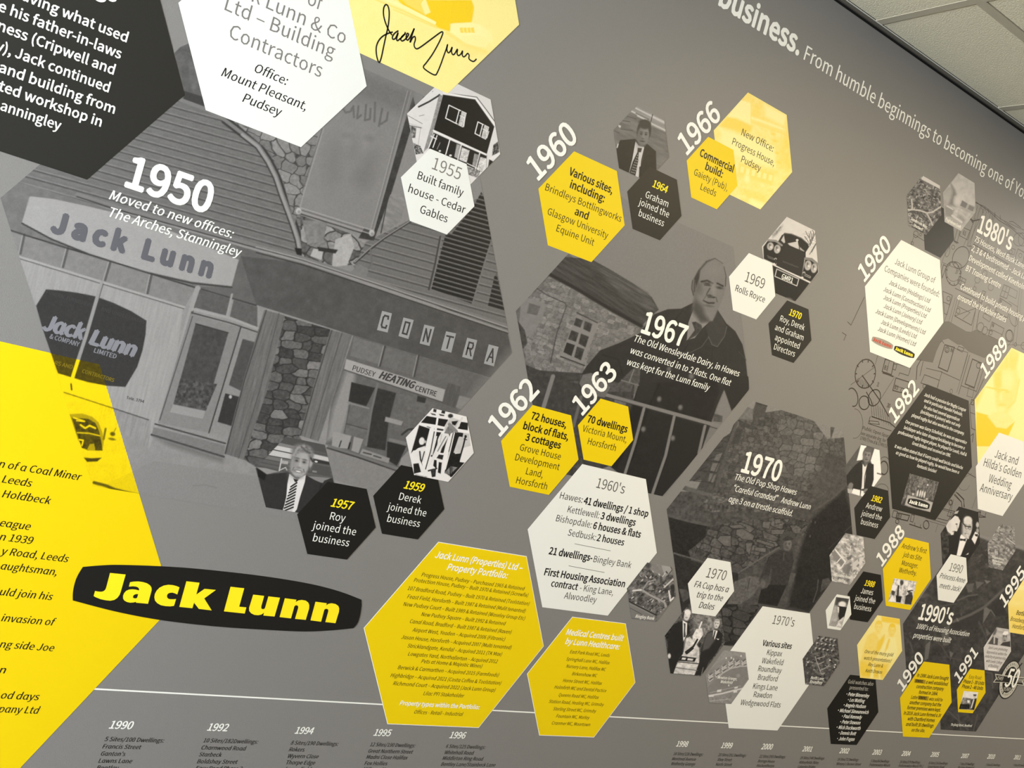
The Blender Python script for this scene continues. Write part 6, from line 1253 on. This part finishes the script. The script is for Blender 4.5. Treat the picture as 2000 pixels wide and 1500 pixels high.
SG = [[(1062, 275), (1035, 235), (1008, 170), (995, 110), (998, 60), (1015, 36), (1033, 55), (1040, 110), (1032, 200), (1012, 290), (995, 370), (978, 450), (962, 488), (946, 455), (938, 400), (942, 355), (960, 315), (990, 283), (1030, 262), (1068, 250)],
 [(1112, 240), (1085, 258), (1066, 285), (1068, 306), (1088, 300), (1110, 255), (1098, 300), (1104, 318), (1128, 300), (1160, 268), (1165, 250)],
 [(1168, 262), (1140, 285), (1130, 310), (1145, 320), (1172, 300), (1192, 270), (1180, 262), (1172, 290), (1180, 314), (1200, 296), (1236, 222), (1222, 262), (1202, 332), (1222, 296), (1240, 286), (1244, 310), (1234, 350), (1246, 378), (1275, 374), (1370, 305), (1440, 254), (1458, 252), (1455, 272), (1430, 330), (1380, 420), (1330, 490), (1308, 518), (1315, 538), (1360, 570), (1398, 586), (1415, 568), (1440, 510), (1465, 440), (1485, 385), (1496, 348), (1490, 385), (1500, 412), (1516, 402), (1532, 368), (1526, 400), (1534, 425), (1550, 422), (1573, 384), (1570, 418), (1580, 434), (1598, 424), (1613, 398), (1610, 428), (1620, 444), (1634, 438), (1652, 418), (1664, 432), (1662, 456), (1676, 472), (1700, 480), (1722, 460)]]
strokes('signature', [(wp('g01', smooth(q, 5)), .0029) for q in SG], 8.5, MAT['ink'], T['sig'])
s = Pic('p89', px=1.0); s.fill(206); s.r = 'k7'; s.grain(8, 10)
s.poly([(360, 50), (430, 90), (400, 280), (200, 420), (190, 300)], 96, n=36, sc=5, soft=3); s.poly([(200, 300), (260, 240), (420, 260), (430, 360), (380, 560), (300, 680), (240, 640), (205, 560)], 130, n=16, sc=6, soft=4); s.ell(320, 350, 56, 90, 0, 188, .5)
s.poly([(200, 290), (260, 260), (262, 400), (210, 440)], 70, n=20, sc=5, soft=3); s.line([(130, 410), (230, 432), (320, 440)], 3, 60, soft=2); s.poly([(60, 500), (190, 440), (205, 620), (140, 660), (30, 630)], 214, n=6, soft=3); s.poly([(15, 520), (110, 410), (60, 540), (30, 600)], 90, soft=4)
s.ell(245, 450, 22, 10, 0, 70, .6); s.ell(320, 455, 22, 10, 0, 70, .6); s.ell(262, 500, 14, 40, 0, 178, .6); s.ell(268, 575, 30, 9, 0, 84, .6); s.ell(265, 620, 34, 26, 0, 190, .6); s.line([(430, 340), (390, 540), (330, 600)], 3, 100, soft=3)
s.poly([(30, 640), (140, 670), (220, 780), (310, 790), (390, 730), (330, 860), (240, 840), (160, 960), (30, 960)], 8, n=3, soft=1); s.poly([(135, 680), (210, 640), (320, 650), (385, 725), (310, 795), (215, 780)], 170, n=26, sc=4, soft=2)
s.done('photograph_hexagon', 'pale yellow tinted photograph of a couple at the right edge under the slanted 1989', 7, duo=(Y0, Y1))
s = Pic('p88y', px=.85); s.fill(176); s.r = 'h3'; s.grain(12, 6)
s.poly([(1390, 560), (1670, 605), (1680, 690), (1400, 650)], 40, n=8, soft=2); s.poly([(1400, 655), (1590, 690), (1500, 860), (1400, 840)], 190, soft=2); s.poly([(1335, 550), (1390, 560), (1380, 640), (1280, 660)], 196, soft=2)
s.face(1350, 740, 50, 95, 5, 140, 70, 60); s.face(1552, 790, 48, 100, 5, 120, 60, 30)
s.poly([(1180, 860), (1290, 800), (1330, 850), (1390, 960), (1340, 1120), (1220, 1400), (1060, 1420), (1120, 1060)], 108, n=22, sc=5, soft=2); s.poly([(1340, 960), (1440, 840), (1440, 960), (1380, 1080), (1310, 1120)], 40, n=8, soft=2)
s.poly([(1440, 930), (1510, 880), (1600, 890), (1640, 1100), (1600, 1200), (1470, 1200), (1370, 1090)], 224, soft=2); s.poly([(1505, 900), (1525, 910), (1490, 1040), (1440, 1120), (1470, 1000)], 30, soft=1.5); s.poly([(1070, 1250), (1500, 1280), (1450, 1495), (1080, 1490)], 40, n=30, sc=6, soft=5); s.line([(1270, 1300), (1250, 1480)], 6, 200, soft=3); s.line([(1360, 1380), (1370, 1500)], 3, 200, soft=2)
T['p88y'] = s.done('photograph_hexagon', 'pale yellow tinted photograph of two men, text about gold watch presentations', 6, duo=(Y0, Y1))
tx('p88y', 'lettering', 'ink', [('h3', 'One of the many gold', 1138, 1112, 1558, 1176), ('h3', 'watch presentations!', 1125, 1210, 1532, 1266), ('h3', 'Roy Lunn &', 1193, 1308, 1410, 1342), ('h3', 'Keith Drakes', 1153, 1400, 1397, 1437)], ital=I, bold=.9)
s = Pic('y95', px=.9); s.fill(160); s.r = 'h4'; s.grain(20, 6, None, (3, 1, 10)); s.poly([(1850, 100), (2600, 100), (2600, 240), (1850, 160)], 226, soft=2); s.poly([(1760, 440), (2600, 540), (2600, 1200), (1770, 820)], 90, soft=12)
T['y95'] = s.done('photograph_hexagon', 'pale yellow hexagon cut off by the right edge beside the slanted 1995', 9, duo=(Y0, Y1))
tx('y95', 'bold_lettering', 'ink', [('h4', 'Bartle|tts', 1878, 540, 2005, 562)], ital=.1, bold=2.2)
tx('y95', 'lettering', 'ink', [('h4', 'Broadway|,', 1788, 632, 2000, 668), ('h4', 'Horsforth', 1815, 742, 2010, 772)], ital=I, bold=.7)
# ---- small prints inside panels
def inset(k, reg, quad, lev, wl, veil, paint, px=.7):
    s = Pic(quad=(reg, quad), wl=wl, px=px, veil=veil); s.r = reg; paint(s); s.done('', '', lev, parent=T[k])
def p_crowd(s):
    s.fill(96); s.grain(50, 3, None, (.7, 2, 10), 3); s.grain(30, 2); s.poly([(200, 1180), (330, 960), (300, 1200), (740, 1300), (190, 1190)], 60)
    s.poly([(325, 965), (820, 1110), (770, 1300), (265, 1165)], 172, n=4, soft=.8)
    for x, h in ((520, 900), (570, 905), (610, 915), (655, 930)): s.ell(x, h + 30, 16, 70, 12, 205, .3)
    s.poly([(500, 1000), (650, 1040), (640, 1060), (490, 1010)], 60); s.ell(430, 950, 24, 22, 0, 190, .4); s.ell(700, 1045, 20, 18, 0, 190, .4); s.ell(715, 770, 14, 20, 0, 205, .4); s.ell(540, 800, 14, 20, 0, 160, .4)
inset('b82t', 'h8', [(365, 545), (935, 715), (765, 1305), (190, 1165)], 8, 125, 10, p_crowd)
q = wp('h8', [(330, 1075), (752, 1200), (545, 1140)]); logo(T['b82t'], (q[0][0] + q[1][0]) / 2, q[2][1], q[1][0] - q[0][0], 9, MAT['char'], MAT['paper'], 1.15)
def p_group(s):
    s.fill(170); s.grain(60, 4, None, (.7, 2, 10), 3); s.grain(40, 2)
    for x, y, g in ((1660, 60, 215), (1770, 70, 215), (1570, 210, 60), (1815, 190, 70), (1700, 60, 60)): s.ell(x, y, 26, 40, 0, g, .3)
    s.poly([(1610, 250), (1700, 270), (1680, 360), (1615, 350)], 30); s.poly([(1760, 260), (1850, 200), (1870, 300), (1840, 390), (1740, 380)], 50, n=20, sc=3); s.poly([(1550, 90), (1640, 110), (1600, 190), (1540, 170)], 225); s.poly([(1800, 110), (1870, 160), (1850, 200), (1790, 180)], 225); s.poly([(1500, 340), (1560, 250), (1610, 350)], 215)
    s.line([(1650, 110), (1640, 260)], 3, 40); s.line([(1720, 100), (1690, 250)], 3, 200); s.line([(1785, 190), (1860, 175)], 2, 30)
inset('y88', 'h3', [(1585, -5), (1925, 45), (1840, 400), (1495, 345)], 8, 112, 6, p_group)
def p_horse(s):
    s.fill(120); s.grain(20, 6); s.poly([(720, 275), (910, 300), (880, 400), (700, 400)], 60, n=14, sc=4, soft=2); s.poly([(690, 400), (740, 440), (740, 600), (700, 730), (605, 700), (650, 500)], 150, n=26, sc=5, soft=2)
    s.ell(805, 385, 58, 44, 0, 205, .25); s.poly([(745, 410), (870, 430), (860, 520), (820, 600), (770, 640), (745, 560), (760, 480)], 36, n=6); s.poly([(735, 420), (760, 430), (755, 520), (735, 500)], 190, n=30, sc=2); s.poly([(720, 700), (740, 640), (830, 570), (830, 640), (790, 740), (700, 730)], 170, n=50, sc=3)
inset('w88', 'h3', [(713, 275), (910, 303), (795, 742), (605, 705)], 9, 112, 6, p_horse)
def p_digger(s):
    s.fill(205); s.grain(12, 4); s.poly([(1085, 440), (1240, 460), (1220, 600), (1040, 540)], 110, n=70, sc=3, soft=1); s.poly([(1030, 540), (1180, 540), (1180, 620), (1020, 615)], 36, n=30, sc=3); s.poly([(1210, 470), (1285, 450), (1290, 560), (1250, 630), (1180, 620)], 40, n=8); s.ell(1258, 420, 20, 26, 0, 170, .3); s.poly([(1235, 395), (1285, 395), (1275, 415), (1240, 412)], 30); s.poly([(1235, 460), (1255, 470), (1215, 600), (1190, 610)], 190); s.poly([(1145, 480), (1180, 485), (1180, 520), (1150, 520)], 220)
inset('y91', 'h6', [(1095, 342), (1312, 362), (1248, 632), (1020, 615)], 9, 110, 6, p_digger)
s = Pic('p99', wl=118, px=.65, veil=8); s.fill(200); s.r = 'h4'; s.grain(12, 4)
s.poly([(1580, 730), (1800, 765), (1795, 1030), (1440, 985)], 170, n=24, sc=4, st=(3, 1, 10)); s.face(1712, 880, 40, 90, 5, 150, 60); s.poly([(1670, 840), (1700, 790), (1760, 790), (1765, 830), (1720, 850)], 220); s.poly([(1640, 1000), (1680, 960), (1790, 940), (1795, 1030)], 60); s.poly([(1460, 980), (1530, 870), (1610, 900), (1600, 1000)], 76, n=12); s.ell(1560, 800, 22, 60, 20, 96, .4); s.line([(1555, 860), (1550, 970)], 3, 170)
s.poly([(1395, 1040), (1450, 985), (1800, 1030), (1800, 1090), (1610, 1390), (1410, 1375)], 192, n=5, soft=1); s.poly([(1460, 1340), (1585, 1350), (1580, 1385), (1460, 1378)], 230)
T['p99'] = s.done('photograph_hexagon', 'small grey hexagon, man in a cap above five text lines', 8)
tx('p99', 'lettering', 'lead2', [('h4', 'Jack Lunn promoting', 1455, 1058, 1745, 1085), ('h4', 'Apprentices within the', 1430, 1122, 1735, 1156), ('h4', 'industry in partnership', 1410, 1183, 1720, 1222), ('h4', 'with Leeds College', 1425, 1250, 1665, 1286), ('h4', 'of Building', 1455, 1322, 1610, 1340)], ital=I, bold=1.0)

# ------------------------------------------------------------------ site plan drawn on the wall
t = thing('site_plan', 'black line drawing of a housing site plan on the grey wall at the right', 'drawing', 2.7, 1.95, 0)
PL = []
def pl(reg, *P, w=.0016): PL.append((wp(reg, P), w))
def rect(reg, a, b, c, d, w=.0017): pl(reg, a, b, c, d, a, w=w)
def circ(reg, cx, cy, rx, ry, rot=0, w=.0018, a0=0, a1=360, n=22):
    ca, sa = math.cos(math.radians(rot)), math.sin(math.radians(rot)); Q = []
    for i in range(n + 1):
        a = math.radians(a0 + (a1 - a0) * i / n); u, v = rx * math.cos(a), ry * math.sin(a); Q.append((cx + u * ca - v * sa, cy + u * sa + v * ca))
    pl(reg, *Q, w=w)
# i1: upper part
pl('i1', (1275, 495), (1480, 640), (1620, 770), (1800, 880), (2000, 1060), w=.002); pl('i1', (1275, 510), (1400, 560), (1660, 760), (2000, 920), w=.0014)
for x, y in ((1350, 540), (1410, 570), (1460, 600), (1560, 650), (1640, 700), (1380, 600), (1520, 700)): pl('i1', (x, y), (x + 6, y + 60), w=.0018)
for x in (1300, 1340, 1390, 1440, 1500, 1560): pl('i1', (x, 560 + (x - 1300) * .5), (x - 160, 1160 + (x - 1300) * .5), w=.0011)
pl('i1', (1190, 755), (1240, 780), (1330, 760), w=.004); pl('i1', (1200, 740), (1225, 800), w=.004)
rect('i1', (1070, 870), (1190, 925), (1150, 1065), (1030, 1000)); rect('i1', (1000, 900), (1040, 920), (990, 1120), (950, 1090)); pl('i1', (950, 1080), (1010, 1110), w=.003)
circ('i1', 1050, 1330, 120, 170, 20, .0026); circ('i1', 950, 1540, 110, 150, 10, .0014)
circ('i1', 1920, 1060, 80, 100, 0, .0016); circ('i1', 1975, 1060, 60, 100, 0, .0016); circ('i1', 375, 980, 36, 50, 0, .0016); circ('i1', 445, 985, 16, 22, 0, .0016); circ('i1', 320, 1115, 20, 24, 0, .0013); pl('i1', (340, 980), (500, 1080)); pl('i1', (345, 1010), (300, 1150), w=.0012); pl('i1', (440, 1220), (660, 1330), w=.0022)
circ('i1', 935, 1175, 24, 32, 0, .0014); circ('i1', 850, 1240, 34, 80, 10, .0014); pl('i1', (890, 1150), (790, 1330), (740, 1500), w=.0011)
pl('i1', (1700, 790), (1880, 920), w=.0014); pl('i1', (1750, 820), (1860, 900), w=.0014); pl('i1', (1780, 790), (1830, 790), (1950, 880), w=.0018)
rect('i1', (1780, 1180), (1870, 1210), (1850, 1290), (1750, 1260)); rect('i1', (1910, 1200), (2010, 1260), (1980, 1420), (1850, 1380), .0022); circ('i1', 1800, 1245, 24, 32); circ('i1', 1945, 1300, 24, 32)
pl('i1', (1240, 1130), (1480, 1270), (1480, 1310), w=.0022); pl('i1', (1160, 1160), (1210, 1160), (1180, 1260), w=.002); pl('i1', (1550, 1300), (1780, 1440), w=.002); pl('i1', (1470, 1090), (1380, 1500), w=.0011); pl('i1', (1560, 1150), (1440, 1500), w=.0011); pl('i1', (1640, 1160), (1540, 1500), w=.0011); pl('i1', (1330, 760), (1150, 1160), w=.0012); pl('i1', (1270, 740), (1080, 1180), w=.0012)
# i2
rect('i2', (790, 130), (835, 155), (770, 330), (760, 230), .0024); circ('i2', 935, 265, 112, 180, -6, .0028); pl('i2', (780, 100), (1040, 210), (1060, 260), w=.0013); circ('i2', 960, 150, 110, 60, 10, .0013, 150, 380)
for a in range(0, 360, 40):
    x, y = 935 + 108 * math.cos(math.radians(a)), 265 + 176 * math.sin(math.radians(a)); pl('i2', (x, y), (x - 14 * math.cos(math.radians(a)), y - 22 * math.sin(math.radians(a))), w=.003)
rect('i2', (1025, 300), (1130, 355), (1090, 460), (1000, 400)); pl('i2', (1075, 330), (1040, 430)); pl('i2', (1015, 350), (1110, 400)); pl('i2', (965, 485), (1070, 535), (1200, 600), (1290, 650), w=.0022); circ('i2', 1260, 490, 22, 30, 0, .0015); pl('i2', (1270, 400), (1250, 460), w=.0013)
rect('i2', (780, 530), (920, 590), (840, 885), (800, 860), .0018); pl('i2', (785, 690), (880, 730)); circ('i2', 865, 640, 26, 36); rect('i2', (1050, 600), (1200, 660), (1285, 780), (960, 900), .0018); circ('i2', 1010, 825, 28, 38); pl('i2', (1010, 760), (1190, 850), (1080, 950)); pl('i2', (960, 900), (1080, 970), (1210, 1040), (1280, 780), w=.0024)
pl('i2', (930, 600), (830, 900), (800, 980), w=.0014); pl('i2', (1000, 640), (900, 1010), w=.0013); pl('i2', (970, 620), (870, 980), w=.0009)
rect('i2', (1700, 430), (1790, 470), (1740, 640), (1640, 600), .0022); pl('i2', (1670, 515), (1760, 555)); pl('i2', (1745, 455), (1690, 620)); pl('i2', (1790, 470), (1900, 530), (1880, 640), (1760, 580), w=.0014); rect('i2', (1640, 630), (1810, 740), (1750, 930), (1570, 830), .0022)
rect('i2', (1380, 520), (1425, 540), (1360, 710), (1320, 690), .0018); pl('i2', (1300, 640), (1220, 1130), w=.0012); pl('i2', (1400, 560), (1320, 860), (1280, 1090), w=.0022); circ('i2', 1450, 800, 40, 70, 10, .0013); circ('i2', 1500, 470, 40, 50, 0, .0014); circ('i2', 1410, 260, 34, 44, 0, .0014); circ('i2', 1600, 200, 30, 40, 0, .0014); circ('i2', 1300, 360, 40, 46, 0, .0014)
rect('i2', (1520, 990), (1700, 1090), (1640, 1280), (1460, 1190), .002); circ('i2', 1500, 1150, 22, 34); pl('i2', (1500, 1100), (1670, 1180)); rect('i2', (1400, 860), (1510, 920), (1480, 990), (1380, 920), .0014); circ('i2', 1345, 1070, 50, 70, 10, .0018); circ('i2', 1410, 1120, 40, 60, 10, .0018); circ('i2', 1780, 1200, 60, 90, 0, .0018); circ('i2', 1840, 960, 50, 100, -20, .0018); circ('i2', 1870, 1330, 20, 26); circ('i2', 1990, 1350, 34, 50, 0, .0016)
pl('i2', (1940, 480), (1830, 1330), w=.0013); pl('i2', (1970, 500), (1880, 1330), w=.0009); pl('i2', (1770, 680), (1900, 760), (1900, 900), w=.0013)
# i3
circ('i3', 278, 500, 110, 158, 8, .0034); pl('i3', (120, 620), (375, 430), w=.0014); pl('i3', (245, 520), (430, 780), (530, 960), w=.0034); pl('i3', (415, 290), (385, 400), w=.0012)
for a in range(0, 360, 36):
    x, y = 278 + 108 * math.cos(math.radians(a)), 500 + 154 * math.sin(math.radians(a)); pl('i3', (x, y), (x - 12 * math.cos(math.radians(a)), y - 20 * math.sin(math.radians(a))), w=.0038)
for k in range(7): pl('i3', (200 + k * 16, 545 + k * 8), (190 + k * 16, 600 + k * 10), w=.0012)
circ('i3', 140, 755, 56, 100, -10, .0034, -120, 110); circ('i3', 265, 815, 56, 74, 0, .0034); circ('i3', 375, 760, 64, 92, 20, .0034); pl('i3', (290, 700), (340, 790), (360, 850), w=.003)
for k in range(9): pl('i3', (340 + k * 24, 790 + k * 18), (350 + k * 26, 960 + k * 14), w=.0011)
for k in range(8): pl('i3', (560 + k * 34, 900 - k * 38), (585 + k * 34, 960 - k * 42), w=.0013)
circ('i3', 160, 1040, 90, 160, 0, .0012, -90, 100)
rect('i3', (495, 340), (590, 370), (560, 510), (460, 475), .003); pl('i3', (540, 355), (510, 490), w=.0014); rect('i3', (590, 390), (620, 400), (605, 460), (575, 450), .002); pl('i3', (470, 490), (530, 510), (580, 530), w=.004); pl('i3', (620, 390), (770, 440), (745, 520), (650, 490), (640, 520), w=.0018); pl('i3', (600, 530), (440, 780), w=.0012); rect('i3', (610, 545), (750, 590), (720, 720), (575, 680), .003); pl('i3', (600, 630), (730, 670), w=.0015); circ('i3', 680, 680, 18, 24)
rect('i3', (320, 1010), (420, 1020), (430, 1050), (330, 1040), .0016); pl('i3', (330, 965), (310, 1040), (560, 1120), w=.002); pl('i3', (350, 965), (540, 1030), (600, 1080), w=.0034)
pl('i3', (880, 350), (840, 420), (830, 560), w=.003); pl('i3', (905, 370), (870, 520), w=.002); rect('i3', (920, 510), (1080, 570), (1060, 660), (880, 600), .002); pl('i3', (940, 440), (1110, 480), (1060, 640), w=.0018)
rect('i3', (1140, 185), (1245, 215), (1170, 475), (1070, 430), .0034); circ('i3', 1165, 238, 24, 32, 0, .0024); circ('i3', 1165, 238, 12, 18, 0, .0018); pl('i3', (1100, 480), (1300, 570), w=.0018); pl('i3', (1240, 220), (1390, 270), (1310, 560), w=.0015); rect('i3', (1290, 200), (1350, 225), (1330, 265), (1275, 235), .002); rect('i3', (1440, 340), (1540, 385), (1460, 650), (1360, 610), .0034); circ('i3', 1505, 410, 22, 30, 0, .0022); pl('i3', (1410, 300), (1290, 720), w=.0022); pl('i3', (1390, 290), (1270, 700), w=.0013); pl('i3', (1580, 380), (1480, 700), w=.0018); pl('i3', (1320, 630), (1480, 690), w=.002); pl('i3', (1130, 170), (1110, 140), (1095, 160), w=.002); circ('i3', 1210, 690, 14, 24, 0, .0014)
rect('i3', (1400, 640), (1460, 660), (1440, 760), (1380, 740), .0014); pl('i3', (1560, 560), (1500, 700), (1420, 830), w=.0024); rect('i3', (1430, 780), (1460, 790), (1450, 840), (1420, 830), .0024)
pl('i3', (1880, 130), (1640, 420), w=.0015); pl('i3', (1660, 40), (1600, 20), w=.002); circ('i3', 920, 635, 18, 24); pl('i3', (1690, 180), (2000, 190), w=.0012); circ('i3', 1840, 85, 34, 60, 0, .002)
pl('i3', (1410, 830), (1430, 1090), (1470, 1110), w=.0022); pl('i3', (1420, 920), (1470, 940), w=.0018); pl('i3', (1425, 1170), (1450, 1150), (1440, 1240), w=.003)
# left arrow heads and lower part
pl('g13', (752, 822), (648, 1040), (622, 1015), w=.0018); pl('g13', (580, 1098), (610, 1118), (592, 1158), w=.0018)
circ('g23', 905, 655, 32, 52, 0, .004); circ('g23', 910, 590, 30, 20, 0, .0016, 180, 360); circ('g23', 890, 830, 50, 50, 0, .0013, 180, 360); pl('g23', (940, 490), (960, 700), w=.0012)
pl('g23', (1590, 700), (1480, 760), w=.001); pl('g23', (1480, 850), (1530, 900), (1530, 960), w=.002); pl('g23', (1460, 860), (1510, 920), (1515, 970), w=.002); pl('g23', (1440, 920), (1400, 1030), (1520, 1060), w=.0018); circ('g23', 1425, 928, 14, 20, 0, .002); pl('g23', (1360, 980), (1450, 1010), w=.0014); circ('g23', 1530, 770, 46, 60, 0, .001, 20, 170); pl('g23', (1550, 690), (1620, 730), w=.002); pl('g23', (1640, 1000), (1660, 1000), (1650, 1040), (1700, 1040), w=.003)
rect('h2', (40, 285), (100, 300), (80, 400), (15, 380), .002); rect('h2', (95, 320), (280, 360), (250, 440), (75, 400), .0034); rect('h2', (310, 345), (355, 355), (330, 460), (290, 445), .002); pl('h2', (360, 470), (360, 510), w=.0018); pl('h2', (280, 490), (460, 550), w=.003); pl('h2', (445, 500), (440, 545), w=.0018); circ('h2', 530, 500, 42, 62, 0, .003); circ('h2', 95, 450, 26, 32, 0, .0022)
pl('h2', (520, 395), (830, 480), w=.0014); pl('h2', (530, 430), (820, 520), w=.001); pl('h2', (700, 500), (670, 610), w=.001); pl('h2', (760, 250), (960, 300), (850, 440), (700, 400), w=.002); pl('h2', (940, 120), (880, 400), w=.0014); pl('h2', (950, 50), (1060, 160), (1070, 230), w=.0024); pl('h2', (980, 10), (1090, 120), (1105, 230), w=.0024); circ('h2', 900, 160, 22, 36, 0, .002); pl('h2', (1280, 80), (1220, 250), w=.001); pl('h2', (1340, 290), (1335, 350), (1410, 380), (1430, 320), w=.0022); pl('h2', (600, 300), (480, 300), w=.001)
me_ = strokes('plan_lines', [(P_, w_ * 1.0) for P_, w_ in PL], .6, MAT['plan'], t)
m_rd = mat('plan_shade', (92, 89, 85), WR)
for _k, _q in enumerate([wp('i2', [(798, 985), (870, 980), (1130, 1130), (1200, 1140), (1290, 1100), (1430, 1180), (1640, 1290), (1620, 1390), (1560, 1400), (1000, 1330), (860, 1240), (760, 1270), (650, 1500), (400, 1500)]),
  wp('i3', [(1040, 40), (1110, 130), (1060, 220), (1010, 380), (900, 360), (820, 350), (780, 400), (900, 230)]), wp('i3', [(1290, 160), (1600, 130), (1680, 220), (1570, 330), (1400, 260)])]): flat('dark_strip', [_q], .1 + .12 * _k, m_rd, t)
text(t, 'plan_lettering', MAT['plan'], .6, [('g23', 'Public Open Spac|e', 735, 362, 945, 412), ('g23', 'see separate drg. for', 722, 403, 920, 448), ('g23', '1749/7/rev.d & 1749/11', 715, 440, 930, 490),
  ], 0, .8)
text(t, 'plan_number_lettering', MAT['plan'], .6, [('i3', 'B3', 478, 455, 518, 462), ('i3', 'B3', 588, 665, 628, 675), ('h2', 'B3', 92, 395, 150, 405), ('i1', '61', 1075, 985, 1120, 1000), ('i3', '30', 508, 862, 540, 870), ('i3', '31', 400, 635, 420, 640), ('i2', '37', 962, 262, 1000, 275), ('i3', 'N', 1200, 262, 1222, 268), ('i2', 'N', 1515, 1060, 1540, 1075), ('i2', 'N', 1630, 700, 1655, 715)], 0, 2)

flush_text()
bpy.context.view_layer.update()
for o in bpy.data.objects:
    if o.get('_lev') is not None: del o['_lev']
